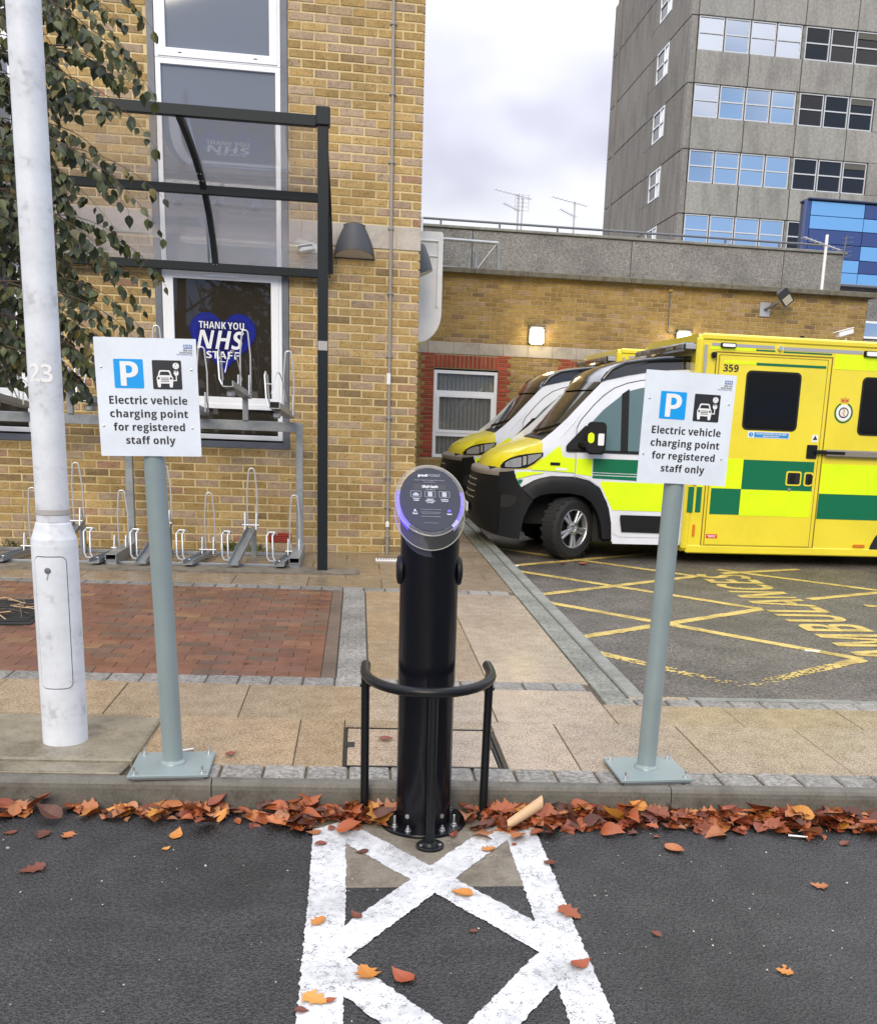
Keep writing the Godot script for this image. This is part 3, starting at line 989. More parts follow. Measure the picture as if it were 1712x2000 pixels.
func tall_window(b: Node3D, x0: float, x1: float, top: float, heart: bool) -> void:
	# anthracite surround, white casements, panes
	var win := frame4(b, "window", M.frame_grey, x0, x1, 0.985, top, 0.06, -9.985, 0.10)
	var wx0 := x0 + 0.062; var wx1 := x1 - 0.062
	frame4(win, "frame", M.frame_white, wx0, wx1, 1.062, 2.60, 0.045, -9.995, 0.07)
	frame4(win, "sash", M.frame_white, wx0 + 0.03, wx1 - 0.03, 1.385, 2.575, 0.07, -9.988, 0.06)
	var mb := MB.new()
	mb.box(Vector3((x0 + x1) / 2, 1.372, -10.01), Vector3(wx1 - wx0 - 0.088, 0.05, 0.05), 0.003)
	part(mb, "transom", M.frame_white, win)
	mb = MB.new()
	mb.box(Vector3((x0 + x1) / 2, 2.535, -9.984), Vector3(0.30, 0.016, 0.012), 0.004)
	part(mb, "trickle_vent", M.frame_white, win)
	flat_pane(win, M.pane_brown, wx0 + 0.04, wx1 - 0.04, 1.12, 1.35, -10.022)
	flat_pane(win, M.pane_brown, wx0 + 0.09, wx1 - 0.09, 1.44, 2.52, -10.018)
	frame4(win, "frame", M.frame_white, wx0, wx1, 2.602, 4.335, 0.045, -9.995)
	flat_pane(win, M.pane_grey, wx0 + 0.04, wx1 - 0.04, 2.64, 4.30, -10.02)
	frame4(win, "frame", M.frame_white, wx0, wx1, 4.337, 6.3, 0.035, -9.995)
	frame4(win, "sash", M.frame_white, wx0 + 0.025, wx1 - 0.025, 4.35, 6.2, 0.07, -9.986)
	flat_pane(win, M.pane_grey, wx0 + 0.09, wx1 - 0.09, 4.41, 6.15, -10.016)
	for s in [0.2, 0.8]:
		mb = MB.new()
		mb.box(Vector3(lerpf(wx0, wx1, s), 4.385, -9.9855), Vector3(0.03, 0.006, 0.004))
		part(mb, "drain_slot", M.hollow_dark, win)


func make_brick_block() -> void:
	var b := thing("brick_building", "yellow brick hospital block with tall windows and a pale stone band behind the cycle racks", "building", Vector3(-2, 0, -10))
	var holes := [Rect2(-1.863, 0.985, 1.208, 5.4), Rect2(-4.14, 0.985, 1.22, 5.4)]
	var mb := MB.new()
	wall_boxes(mb, -4.7, 0.545, -0.2, 6.4, -10.004, 0.28, holes)
	part(mb, "wall", M.mortar, b)
	mb = MB.new()
	mb.box(Vector3(0.455, 3.1, -14.1), Vector3(0.18, 6.6, 7.6))
	mb.box(Vector3(-2.1, 3.1, -10.35), Vector3(4.9, 6.6, 0.04))
	mb.box(Vector3(-2.1, 6.44, -14.0), Vector3(5.3, 0.08, 8.0))
	part(mb, "inner_wall", M.mortar_old, b)
	var bh := holes.duplicate()
	bh.append(Rect2(-9, 2.865, 20, 0.212))
	brickwork(b, 0, -4.7, 0.56, 0.0, 2.84, -10.0, bh, func(p: Vector3) -> bool: return p.x > -0.62 and p.y > 0.75, 146)
	brickwork(b, 0, -4.7, 0.56, 3.078, 6.4, -10.0, bh, func(p: Vector3) -> bool: return p.x > -0.62 and p.y < 5.3, 150)
	var x := -0.53 - 0.87 * 5
	while x < 0.5:
		var x1 := minf(x + 0.862, 0.562)
		var segs := [[x, x1]]
		for h: Rect2 in holes:
			var out := []
			for s in segs:
				if s[1] <= h.position.x or s[0] >= h.end.x: out.append(s)
				else:
					if s[0] < h.position.x: out.append([s[0], h.position.x])
					if s[1] > h.end.x: out.append([h.end.x, s[1]])
			segs = out
		for s in segs:
			mb = MB.new()
			mb.col = Color(0.60, 0.545, 0.475) * rng.randf_range(0.94, 1.05)
			mb.box(Vector3((s[0] + s[1]) / 2, 2.971, -10.014), Vector3(s[1] - s[0], 0.204, 0.04), 0.003)
			part(mb, "stone_block", M.stone, b)
		x += 0.87
	tall_window(b, -1.86, -0.658, 6.4, true)
	tall_window(b, -4.137, -2.923, 6.4, false)
	# red air brick low on the wall
	mb = MB.new()
	for i in 5:
		mb.box(Vector3(-0.755, 0.095 + i * 0.018, -9.992), Vector3(0.215, 0.011, 0.02), 0.003)
	mb.box(Vector3(-0.755, 0.131, -10.0), Vector3(0.215, 0.095, 0.02))
	part(mb, "air_vent", M.red_vent, b)
	# heart sticker on the glass: print with its own shading
	var st := thing("heart_sticker", "blue heart sticker with white lettering on the lower window", "sticker", Vector3(-1.255, 1.646, -10.012))
	mb = MB.new()
	var rings := 12
	var nn := 64
	var out2 := []
	for k in nn:
		var t := TAU * k / nn
		var hx := 16.0 * pow(sin(t), 3)
		var hy := 13.0 * cos(t) - 5.0 * cos(2 * t) - 2.0 * cos(3 * t) - cos(4 * t)
		out2.append(Vector2(-1.262 + hx / 16.0 * 0.302, 1.935 + (hy + 2.5) / 14.5 * 0.285))
	var cen := Vector2(-1.262, 1.965)
	for r in rings:
		for k in nn:
			var k2 := (k + 1) % nn
			var f0 := float(r) / rings; var f1 := float(r + 1) / rings
			var q := [cen.lerp(out2[k], f0), cen.lerp(out2[k], f1), cen.lerp(out2[k2], f1), cen.lerp(out2[k2], f0)]
			var fm := (f0 + f1) / 2
			var dark := Color(0.003, 0.003, 0.085)
			var edge := Color(0.006, 0.014, 0.24)
			mb.col = dark.lerp(edge, smoothstep(0.62, 0.9, fm) * (1.0 - smoothstep(0.93, 1.0, fm)))
			mb.quad(Vector3(q[0].x, q[0].y, -10.0125), Vector3(q[3].x, q[3].y, -10.0125), Vector3(q[2].x, q[2].y, -10.0125), Vector3(q[1].x, q[1].y, -10.0125))
	var front := MB.new()
	part(mb, "heart_print", M.heart, st)
	words("THANK YOU", 0.41, 0.062, M.print_white, st, Transform3D(Basis(), Vector3(-1.275, 2.105, -10.0105)), true, "lettering", 0.001, true)
	words("NHS", 0.40, 0.165, M.print_white, st, Transform3D(Basis(), Vector3(-1.285, 1.975, -10.0105)), true, "lettering", 0.001, true, 0.2)
	words("STAFF", 0.30, 0.066, M.print_white, st, Transform3D(Basis(), Vector3(-1.268, 1.838, -10.0105)), true, "lettering", 0.001, true)


func half_lamp(called: String, label: String, at: Vector3, turn: float) -> void:
	var t := thing(called, label, "wall lamp", at, "grey hooded lamps on the brick block")
	t.rotation.y = turn
	var mb := MB.new()
	var rows := []
	for i in 11:
		var f := i / 10.0
		var row := []
		for k in 25:
			var a := PI * (1.0 - k / 24.0)
			var y0 := 0.005 + 0.062 * sin(a)
			var y := lerpf(y0, 0.307, f)
			var r := 0.19 - 0.108 * pow(y / 0.307, 1.7)
			row.append(Vector3(r * cos(a), y, r * sin(a) * 0.85))
		rows.append(row)
	mb.sheet(rows)
	var lid := []
	for k in 21:
		var a := PI * k / 20.0
		lid.append(Vector3(0.082 * cos(a), 0.307, 0.082 * sin(a) * 0.85))
	for k in 20: mb.tri(Vector3(0, 0.309, 0), lid[k + 1], lid[k])
	mb.box(Vector3(0, 0.155, -0.005), Vector3(0.2, 0.3, 0.012))
	part(mb, "hood", M.fitting_grey, t, true)
	mb = MB.new()
	for k in 20:
		var a := PI * k / 20.0; var b := PI * (k + 1) / 20.0
		mb.tri(Vector3(0, 0.008, 0.003), Vector3(0.180 * cos(a), 0.008 + 0.058 * sin(a), 0.148 * sin(a)), Vector3(0.180 * cos(b), 0.008 + 0.058 * sin(b), 0.148 * sin(b)))
	part(mb, "diffuser", M.fitting_lens, t, true)
	mb = MB.new()
	mb.tube([Vector3(-0.19, 0.006, 0), Vector3(0.19, 0.006, 0)], 0.007, 6)
	part(mb, "rim", M.fitting_grey, t, true)


func make_facade_fittings() -> void:
	half_lamp("wall_lamp", "dark grey hooded lamp on the stone band beside the conduit", Vector3(-0.055, 2.762, -9.993), 0.0)
	half_lamp("wall_lamp", "dark grey hooded lamp seen edge-on at the corner of the brick block", Vector3(0.566, 2.715, -10.62), PI / 2)
	# conduit
	var c := thing("conduit", "thin grey cable conduit running down the brick wall near its corner", "conduit", Vector3(0.29, 0, -9.98))
	var mb := MB.new()
	mb.tube([Vector3(0.292, 0.0, -9.978), Vector3(0.285, 2.5, -9.978), Vector3(0.272, 5.6, -9.978)], 0.0145, 10)
	part(mb, "pipe", M.pipe_grey, c)
	var y := 0.17
	while y < 5.3:
		mb = MB.new()
		var xx := lerpf(0.292, 0.272, y / 5.6)
		mb.tube([Vector3(xx, y - 0.012, -9.978), Vector3(xx, y + 0.012, -9.978)], 0.021, 10)
		mb.box(Vector3(xx, y, -9.992), Vector3(0.062, 0.022, 0.016), 0.003)
		part(mb, "clip", M.pipe_grey, c)
		y += 0.575 if y > 0.6 else 0.29
	mb = MB.new()
	mb.box(Vector3(0.281, 1.69, -9.9615), Vector3(0.036, 0.105, 0.004), 0.001)
	part(mb, "label_plate", M.sticker_white, c)
	mb = MB.new()
	mb.box(Vector3(0.291, 0.29, -9.962), Vector3(0.034, 0.06, 0.03), 0.008)
	part(mb, "coupling", M.white_plastic, c)
	# small camera on the wall behind the shelter post
	var k := thing("security_camera", "small white camera on the brick wall behind the shelter post", "camera", Vector3(-0.47, 2.76, -9.98))
	mb = MB.new()
	mb.box(Vector3(-0.42, 2.83, -9.985), Vector3(0.05, 0.08, 0.03), 0.006)
	mb.tube([Vector3(-0.42, 2.83, -9.98), Vector3(-0.45, 2.80, -9.90)], 0.014, 8)
	part(mb, "bracket", M.white_plastic, k)
	mb = MB.new()
	mb.xf = Transform3D(Basis(Vector3.UP, -0.9) * Basis(Vector3.RIGHT, 0.25), Vector3(-0.49, 2.805, -9.84))
	mb.box(Vector3.ZERO, Vector3(0.065, 0.06, 0.17), 0.02)
	mb.box(Vector3(0, 0.036, 0.02), Vector3(0.085, 0.008, 0.21), 0.003)
	part(mb, "housing", M.white_plastic, k)
	# white curved canopy at the side wall
	var a := thing("side_canopy", "white rounded plastic canopy sticking out of the block's side wall", "canopy", Vector3(0.6, 2.1, -11.1))
	var p := PackedVector2Array([Vector2(0.548, 3.22), Vector2(0.548, 2.08)])
	for i in 9:
		var t := i / 8.0 * PI / 2
		p.append(Vector2(0.60 + 0.255 * sin(t), 2.42 - 0.31 * cos(t)))
	p.append(Vector2(0.855, 3.2)); p.append(Vector2(0.84, 3.225))
	mb = MB.new()
	mb.xf.origin = Vector3(0, 0, 0)
	mb.prism(p, -12.6, -11.05)
	part(mb, "end_panel", M.white_plastic, a)
	mb = MB.new()
	mb.box(Vector3(0.69, 3.13, -11.04), Vector3(0.25, 0.012, 0.02), 0.004)
	mb.box(Vector3(0.805, 2.8, -11.04), Vector3(0.012, 0.66, 0.02), 0.004)
	mb.box(Vector3(0.69, 2.98, -11.045), Vector3(0.22, 0.012, 0.02), 0.004)
	part(mb, "rib", M.white_plastic, a)
	mb = MB.new()
	mb.box(Vector3(0.61, 3.33, -11.6), Vector3(0.11, 0.24, 0.3), 0.02)
	part(mb, "hood", M.white_plastic, a)
	# weeds in the joint between wall and paving
	for w in [[-3.25, 0.9], [-2.62, 0.6], [-1.22, 1.2], [-1.12, 0.7], [-0.98, 0.8]]:
		mb = MB.new()
		for i in int(16 * w[1]):
			var o := Vector3(w[0] + jit(0.07), 0.0, -9.95 + jit(0.03))
			var d := Vector3(jit(0.05), rng.randf_range(0.03, 0.08) * w[1], jit(0.04))
			var s := Vector3(0.008, 0, 0.006)
			mb.tri(o - s, o + s, o + d); mb.tri(o + d * 0.5 - s, o + d * 0.5 + s * 2, o + d * 1.2)
		solid(mb, "weed_tuft", M.weed, "small green weed at the wall foot, %s" % ("near the left window" if w[0] < -3 else "behind the lamp post" if w[0] < -2 else "bushiest one under the heart window" if w[1] > 1.0 else "between two others under the heart window" if w[0] < -1.1 else "closest to the drain end of the rack"), "weed", Vector3(w[0], 0, -9.95), "weeds along the wall foot")


# ---------------------------------------------------------------- cycle shelter and racks
func roof_point(t: float) -> Vector2:
	# (z, y) along the curved roof, front 0 to back 1
	return Vector2(-8.8, 3.60).bezier_interpolate(Vector2(-9.2, 3.465), Vector2(-9.8, 3.29), Vector2(-9.9, 2.62), t)


func make_shelter() -> void:
	var s := thing("cycle_shelter", "dark grey steel cycle shelter with a curved clear plastic roof", "shelter", Vector3(-0.3, 0, -8.8))
	for px in [-0.302, -4.1]:
		var mb := MB.new()
		mb.box(Vector3(px, 1.79, -8.8), Vector3(0.085, 3.60, 0.085), 0.006)
		part(mb, "post", M.canopy_steel, s)
		mb = MB.new()
		mb.box(Vector3(px, 3.655, -8.795), Vector3(0.11, 0.14, 0.11), 0.008)
		part(mb, "post_cap", M.canopy_steel, s)
	var mb2 := MB.new()
	mb2.box(Vector3(-2.2, 3.62, -8.8), Vector3(3.69, 0.085, 0.06), 0.005)
	part(mb2, "front_beam", M.canopy_steel, s)
	var m := roof_point(0.60)
	mb2 = MB.new()
	mb2.box(Vector3(-2.2, m.y - 0.02, m.x), Vector3(3.72, 0.075, 0.06), 0.005)
	part(mb2, "middle_beam", M.canopy_steel, s)
	mb2 = MB.new()
	mb2.box(Vector3(-2.2, 2.60, -9.9), Vector3(3.80, 0.075, 0.06), 0.005)
	part(mb2, "rear_beam", M.canopy_steel, s)
	for r in [[-0.30, -0.27], [-1.415, -1.30], [-2.62, -2.5], [-3.8, -3.7]]:
		mb2 = MB.new()
		var prev := Vector3.ZERO
		for i in 17:
			var q := roof_point(i / 16.0)
			var p := Vector3(lerpf(r[0], r[1], i / 16.0), q.y - 0.012, q.x)
			if i > 0:
				var d := p - prev
				var bz := d.normalized(); var bx := Vector3.UP.cross(bz).normalized(); var by := bz.cross(bx)
				mb2.box((p + prev) / 2, Vector3(0.045, 0.05, d.length() + 0.006), 0.0, Basis(bx, by, bz))
			prev = p
		part(mb2, "rib", M.canopy_steel, s)
	# roof sheets between the ribs
	var xs := [-0.30, -1.36, -2.55, -3.75]
	for i in 3:
		mb2 = MB.new()
		var rows := []
		for k in 21:
			var q := roof_point(k / 20.0)
			rows.append([Vector3(xs[i + 1] + 0.01, q.y + 0.02, q.x), Vector3(xs[i] - 0.01, q.y + 0.02, q.x)])
		mb2.sheet(rows)
		part(mb2, "roof_sheet", M.polycarbonate, s)
	for px in [-1.36]:
		for yz in [0.48, 0.53, 0.98]:
			for dx in [-0.014, 0.014]:
				var q := roof_point(yz)
				mb2 = MB.new()
				mb2.box(Vector3(lerpf(-1.415, -1.30, yz) + dx, q.y - 0.038, q.x + 0.03), Vector3(0.008, 0.008, 0.008), 0.002)
				part(mb2, "bolt", M.steel, s)
	mb2 = MB.new()
	mb2.box(Vector3(-0.302, 1.90, -8.756), Vector3(0.078, 0.075, 0.004), 0.001)
	part(mb2, "maker_plate", M.lamp_band, s)
	mb2 = MB.new()
	mb2.box(Vector3(-0.262, 2.86, -8.86), Vector3(0.03, 0.11, 0.05), 0.004)
	mb2.box(Vector3(-0.25, 2.62, -8.88), Vector3(0.012, 0.34, 0.02), 0.002)
	part(mb2, "bracket", M.canopy_steel, s)


func hoop(mb: MB, x: float, z: float, y0: float, y1: float, w: float, lean := 0.0, r := 0.0075) -> void:
	var pts := [Vector3(x - w / 2, y0, z), Vector3(x - w / 2, y0 + (y1 - y0) * 0.62, z + lean * 0.6)]
	for i in 9:
		var a := PI * (1.0 - i / 8.0)
		pts.append(Vector3(x + cos(a) * w * 0.30, y1 - w * 0.3 + sin(a) * w * 0.3, z + lean))
	pts.append(Vector3(x + w / 2, y0 + (y1 - y0) * 0.62, z + lean * 0.6))
	pts.append(Vector3(x + w / 2, y0, z))
	mb.tube(pts, r, 7)


func channel(mb: MB, a: Vector3, b: Vector3, w: float, h: float) -> void:
	var d := (b - a)
	var bz := d.normalized(); var bx := Vector3.UP.cross(bz).normalized(); var by := bz.cross(bx)
	var bs := Basis(bx, by, bz)
	var mid := (a + b) / 2
	mb.box(mid, Vector3(w, 0.006, d.length()), 0.0, bs)
	mb.box(mid + bx * (w / 2) + by * (h / 2), Vector3(0.006, h, d.length()), 0.0, bs)
	mb.box(mid - bx * (w / 2) + by * (h / 2), Vector3(0.006, h, d.length()), 0.0, bs)


func make_racks() -> void:
	var s := thing("cycle_rack", "two-tier galvanised cycle rack with wire wheel hoops against the brick wall", "cycle rack", Vector3(-1.8, 0, -9.5))
	for px in [-0.548, -2.09]:
		var mb := MB.new()
		mb.box(Vector3(px, 0.62, -9.72), Vector3(0.065, 1.24, 0.065), 0.004)
		part(mb, "post", M.galvanised, s)
		mb = MB.new()
		mb.box(Vector3(px, 0.05, -9.31), Vector3(0.09, 0.006, 0.9)); mb.box(Vector3(px, 0.098, -9.31), Vector3(0.09, 0.006, 0.9))
		mb.box(Vector3(px - 0.043, 0.074, -9.31), Vector3(0.006, 0.042, 0.9)); mb.box(Vector3(px + 0.043, 0.074, -9.31), Vector3(0.006, 0.042, 0.9))
		mb.box(Vector3(px, 0.024, -9.31), Vector3(0.08, 0.046, 0.86))
		part(mb, "foot", M.galvanised, s)
		mb = MB.new()
		mb.box(Vector3(px, 0.074, -9.2), Vector3(0.078, 0.04, 0.1))
		part(mb, "foot_core", M.hollow_dark, s)
	var mb2 := MB.new()
	mb2.box(Vector3(-2.1, 1.205, -9.72), Vector3(3.1, 0.09, 0.06), 0.004)
	part(mb2, "beam", M.galvanised, s)
	for z in [-8.96, -9.66]:
		mb2 = MB.new()
		mb2.box(Vector3(-2.1, 0.014, z), Vector3(3.2, 0.028, 0.035), 0.003)
		part(mb2, "base_rail", M.galvanised, s)
	var i := 0
	var x := -0.655
	while x > -3.6:
		var high := i % 2 == 1
		var lift := 0.27 if high else 0.035
		var xo := 0.07
		# lower tier
		mb2 = MB.new()
		channel(mb2, Vector3(x - 0.02, 0.034, -8.80), Vector3(x + xo, lift, -9.56), 0.085, 0.035)
		if high: mb2.box(Vector3(x + xo, lift / 2, -9.64), Vector3(0.05, lift, 0.03))
		part(mb2, "wheel_channel", M.galvanised, s)
		mb2 = MB.new()
		hoop(mb2, x + xo, -9.55, lift + 0.02, lift + 0.555, 0.088, 0.03)
		for dx in [-0.05, 0.05]:
			mb2.tube([Vector3(x + xo + dx, lift + 0.01, -9.36), Vector3(x + xo + dx, lift + 0.16, -9.40)], 0.009, 6)
			mb2.tube([Vector3(x + xo + dx, lift + 0.16, -9.40), Vector3(x + xo + dx, lift + 0.02, -9.54)], 0.006, 6)
		mb2.tube([Vector3(x + xo - 0.075, lift + 0.05, -9.37), Vector3(x + xo + 0.075, lift + 0.05, -9.37)], 0.008, 6)
		part(mb2, "wheel_hoop", M.rod_steel, s)
		mb2 = MB.new()
		for dx in [-0.135, -0.085]:
			var top := 0.30
			mb2.tube([Vector3(x + dx + 0.06, 0.05, -8.98), Vector3(x + dx + 0.015, 0.055, -8.97), Vector3(x + dx, 0.09, -8.97), Vector3(x + dx - 0.005, top - 0.03, -9.0), Vector3(x + dx + 0.012, top, -9.03), Vector3(x + dx + 0.03, top - 0.02, -9.06)], 0.008, 7)
		mb2.tube([Vector3(x - 0.123, 0.30, -9.03), Vector3(x - 0.073, 0.30, -9.03)], 0.008, 7)
		part(mb2, "wheel_guide", M.rod_steel, s)
		# upper tier: trays on the beam, every second one on a stub
		var ty := 1.45 if high else 1.285
		var stub := ty - 1.25
		mb2 = MB.new()
		var fx := x - 0.055
		var ux := x + 0.02
		channel(mb2, Vector3(fx, ty + 0.09, -8.9), Vector3(ux, ty, -9.70), 0.085, 0.05)
		mb2.box(Vector3(fx + 0.01, ty + 0.03, -9.05), Vector3(0.055, 0.05, 0.16), 0.01)
		part(mb2, "upper_tray", M.galvanised, s)
		mb2 = MB.new()
		mb2.box(Vector3(fx, ty + 0.118, -8.93), Vector3(0.076, 0.05, 0.04))
		part(mb2, "tray_end", M.hollow_dark, s)
		if high:
			mb2 = MB.new()
			mb2.box(Vector3(ux - 0.015, 1.25 + stub / 2, -9.70), Vector3(0.05, stub, 0.05), 0.003)
			part(mb2, "stub_post", M.galvanised, s)
		mb2 = MB.new()
		hoop(mb2, ux - 0.005, -9.66, ty + 0.03, ty + 0.60, 0.09, 0.02)
		for dx in [-0.05, 0.045]:
			mb2.tube([Vector3(ux + dx, ty + 0.03, -9.45), Vector3(ux + dx, ty + 0.20, -9.47)], 0.008, 6)
			mb2.tube([Vector3(ux + dx, ty + 0.20, -9.47), Vector3(ux + dx, ty + 0.06, -9.64)], 0.006, 6)
		part(mb2, "wheel_hoop", M.rod_steel, s)
		mb2 = MB.new()
		var g := [Vector3(fx - 0.045, ty + 0.1, -8.92), Vector3(fx - 0.07, ty + 0.15, -8.94), Vector3(fx - 0.085, ty + 0.36, -8.98), Vector3(fx - 0.08, ty + 0.39, -9.0), Vector3(fx - 0.068, ty + 0.36, -9.02), Vector3(fx - 0.055, ty + 0.12, -9.06)]
		mb2.tube(g, 0.0085, 7)
		mb2.tube([Vector3(fx - 0.072, ty + 0.29, -8.98), Vector3(fx - 0.03, ty + 0.29, -9.0)], 0.007, 6)
		var arc := []
		for k in 9:
			var t := k / 8.0
			arc.append(Vector3(lerpf(fx - 0.03, fx + 0.07, t), ty + 0.08 + 0.34 * sin(PI * (0.12 + 0.8 * t)) * (1.0 - 0.15 * t), lerpf(-9.0, -9.35, t)))
		mb2.tube(arc, 0.0055, 6)
		part(mb2, "wheel_guide", M.rod_steel, s)
		x -= 0.385
		i += 1


# ---------------------------------------------------------------- rear range
func make_rear_range() -> void:
	var b := thing("rear_brick_building", "low mustard brick building with red-brick window surrounds behind the ambulances", "building", Vector3(5, 0, -17.7))
	var holes := [Rect2(1.268, 0.605, 1.11, 1.515), Rect2(3.64, 0.605, 1.11, 1.515), Rect2(6.2, 0.605, 1.11, 1.515)]
	var mb := MB.new()
	wall_boxes(mb, 0.3, 8.985, -0.2, 3.66, -17.704, 0.25, holes)
	mb.box(Vector3(4.7, 3.55, -18.9), Vector3(8.5, 0.2, 2.0))
	part(mb, "wall", M.mortar_old, b)
	var red := []
	for h: Rect2 in holes:
		red.append(Rect2(h.position.x - 0.215, h.position.y, h.size.x + 0.43, h.size.y + 0.235))
	var all := holes.duplicate()
	all.append(Rect2(-9, 2.36, 40, 0.2))
	var cut := all.duplicate()
	cut.append_array(red)
	brickwork(b, 1, 0.3, 9.0, 2.562, 3.66, -17.7, cut, func(p: Vector3) -> bool: return p.x > 0.95 and p.x < 7.2, 296)
	brickwork(b, 1, 0.3, 9.0, -0.1, 2.34, -17.7, cut, func(_p: Vector3) -> bool: return false, 0)
	var x := 0.3
	while x < 8.9:
		mb = MB.new()
		mb.col = Color(0.52, 0.47, 0.40) * rng.randf_range(0.93, 1.05)
		mb.box(Vector3(x + 0.215, 2.461, -17.71), Vector3(0.424, 0.194, 0.04), 0.003)
		part(mb, "stone_block", M.stone, b)
		x += 0.43
	for h: Rect2 in holes:
		var y := h.position.y
		var k := 0
		while y < h.end.y + 0.21:
			for sd in [-1.0, 1.0]:
				var w := 0.215 if k % 2 == 0 else 0.155
				var ex: float = h.position.x if sd < 0 else h.end.x
				piece(brick_variant(2, w, 0.058), "red_brick", M.brick, b, Transform3D(Basis(), Vector3(ex + sd * (w / 2 + 0.002), y + 0.036, -17.712)))
				if k % 2 == 1:
					piece(brick_variant(1, 0.052, 0.058), "brick", M.brick, b, Transform3D(Basis(), Vector3(ex + sd * (0.155 + 0.033), y + 0.036, -17.714)))
			y += 0.0715
			k += 1
		var n := int(h.size.x / 0.0735)
		for i in n:
			piece(brick_variant(2, 0.060, 0.205), "red_brick", M.brick, b, Transform3D(Basis(), Vector3(h.position.x + (i + 0.5) * h.size.x / n, h.end.y + 0.118, -17.712)))
		var x0 := h.position.x; var x1 := h.end.x; var y0 := h.position.y; var y1 := h.end.y
		var win := frame4(b, "window", M.frame_white, x0 + 0.004, x1 - 0.004, y0 + 0.004, y1 - 0.03, 0.055, -17.72, 0.06)
		mb = MB.new()
		mb.box(Vector3((x0 + x1) / 2, y0 + 0.40, -17.75), Vector3(x1 - x0 - 0.11, 0.06, 0.05), 0.003)
		part(mb, "transom", M.frame_white, win)
		mb = MB.new()
		mb.box(Vector3((x0 + x1) / 2, y1 - 0.40, -17.75), Vector3(x1 - x0 - 0.11, 0.06, 0.05), 0.003)
		part(mb, "transom", M.frame_white, win)
		frame4(win, "sash", M.frame_white, x0 + 0.055, x1 - 0.055, y0 + 0.43, y1 - 0.43, 0.05, -17.715, 0.05)
		flat_pane(win, M.pane_clear, x0 + 0.05, x1 - 0.05, y0 + 0.05, y0 + 0.38, -17.762)
		flat_pane(win, M.pane_clear, x0 + 0.09, x1 - 0.09, y0 + 0.47, y1 - 0.47, -17.758)
		flat_pane(win, M.pane_clear, x0 + 0.05, x1 - 0.05, y1 - 0.38, y1 - 0.08, -17.762)
		var bx := x0 + 0.07
		while bx < x1 - 0.06:
			mb = MB.new()
			mb.box(Vector3(bx, (y0 + y1) / 2, -17.84), Vector3(0.062, y1 - y0 - 0.08, 0.003), 0.0, Basis(Vector3.UP, 0.65))
			part(mb, "blind_slat", M.blind, win)
			bx += 0.072
		mb = MB.new()
		mb.box(Vector3((x0 + x1) / 2, (y0 + y1) / 2, -17.98), Vector3(x1 - x0, y1 - y0, 0.02))
		part(mb, "room_back", M.room_dark, win)
	x = 0.1
	while x < 8.9:
		mb = MB.new()
		mb.box(Vector3(x + 0.45, 3.715, -17.76), Vector3(0.894, 0.09, 0.40), 0.01)
		part(mb, "coping_stone", M.coping, b)
		x += 0.9
	# lit bulkhead and its twin
	bulkhead("small bulkhead lamp glowing on the mustard brick wall above the bonnets", Vector3(3.01, 2.73, -17.66))
	bulkhead("lit bulkhead lamp half hidden behind the front ambulance's roof", Vector3(5.62, 2.80, -17.66))
	# cable drop
	var c := thing("wall_cable", "thin dark cable dropping down the mustard brick wall to a lamp", "cable", Vector3(5.34, 2.8, -17.67))
	mb = MB.new()
	mb.tube([Vector3(5.336, 3.62, -17.675), Vector3(5.34, 2.93, -17.675), Vector3(5.36, 2.90, -17.675), Vector3(5.56, 2.90, -17.67)], 0.011, 6)
	part(mb, "cable", M.rail_grey, c)
	mb = MB.new()
	mb.box(Vector3(5.337, 3.61, -17.68), Vector3(0.07, 0.05, 0.03), 0.006)
	part(mb, "cable_clip", M.crown_gold, c)
	# floodlight on a plate
	var f := thing("floodlight", "black tilted floodlight on a square wall plate below the parapet", "floodlight", Vector3(7.08, 3.4, -17.68))
	mb = MB.new()
	mb.box(Vector3(7.08, 3.38, -17.685), Vector3(0.19, 0.24, 0.012), 0.003)
	part(mb, "plate", M.aerial, f)
	mb = MB.new()
	mb.tube([Vector3(7.08, 3.38, -17.68), Vector3(7.14, 3.43, -17.5), Vector3(7.2, 3.48, -17.42)], 0.026, 8)
	part(mb, "arm", M.rail_grey, f)
	mb = MB.new()
	mb.xf = Transform3D(Basis(Vector3.UP, 0.5) * Basis(Vector3.FORWARD, 0.65) * Basis(Vector3.RIGHT, 0.55), Vector3(7.29, 3.58, -17.36))
	mb.prism(rrect(-0.15, -0.1, 0.17, 0.1, 0.03), -0.03, 0.03)
	part(mb, "head", M.fitting_grey, f)
	mb = MB.new()
	mb.xf = Transform3D(Basis(Vector3.UP, 0.5) * Basis(Vector3.FORWARD, 0.65) * Basis(Vector3.RIGHT, 0.55), Vector3(7.29, 3.58, -17.36))
	mb.prism(rrect(0.0, -0.075, 0.145, 0.075, 0.01), 0.03, 0.034)
	part(mb, "lens", M.fitting_lens, f)
	# white camera
	var k := thing("security_camera", "white boxy security camera on a bracket above the ambulance roof", "camera", Vector3(8.4, 2.8, -17.66))
	mb = MB.new()
	mb.box(Vector3(8.5, 2.78, -17.67), Vector3(0.12, 0.16, 0.03), 0.006)
	mb.tube([Vector3(8.5, 2.78, -17.66), Vector3(8.5, 2.80, -17.35), Vector3(8.46, 2.93, -17.30)], 0.02, 8)
	mb.tube([Vector3(8.5, 2.8, -17.5), Vector3(8.62, 2.83, -17.4), Vector3(8.6, 2.95, -17.3)], 0.006, 5)
	part(mb, "bracket", M.white_plastic, k)
	mb = MB.new()
	mb.xf = Transform3D(Basis(Vector3.BACK, 0.28) * Basis(Vector3.UP, -1.15), Vector3(8.42, 3.02, -17.28))
	mb.box(Vector3(0, 0, 0), Vector3(0.1, 0.09, 0.38), 0.012)
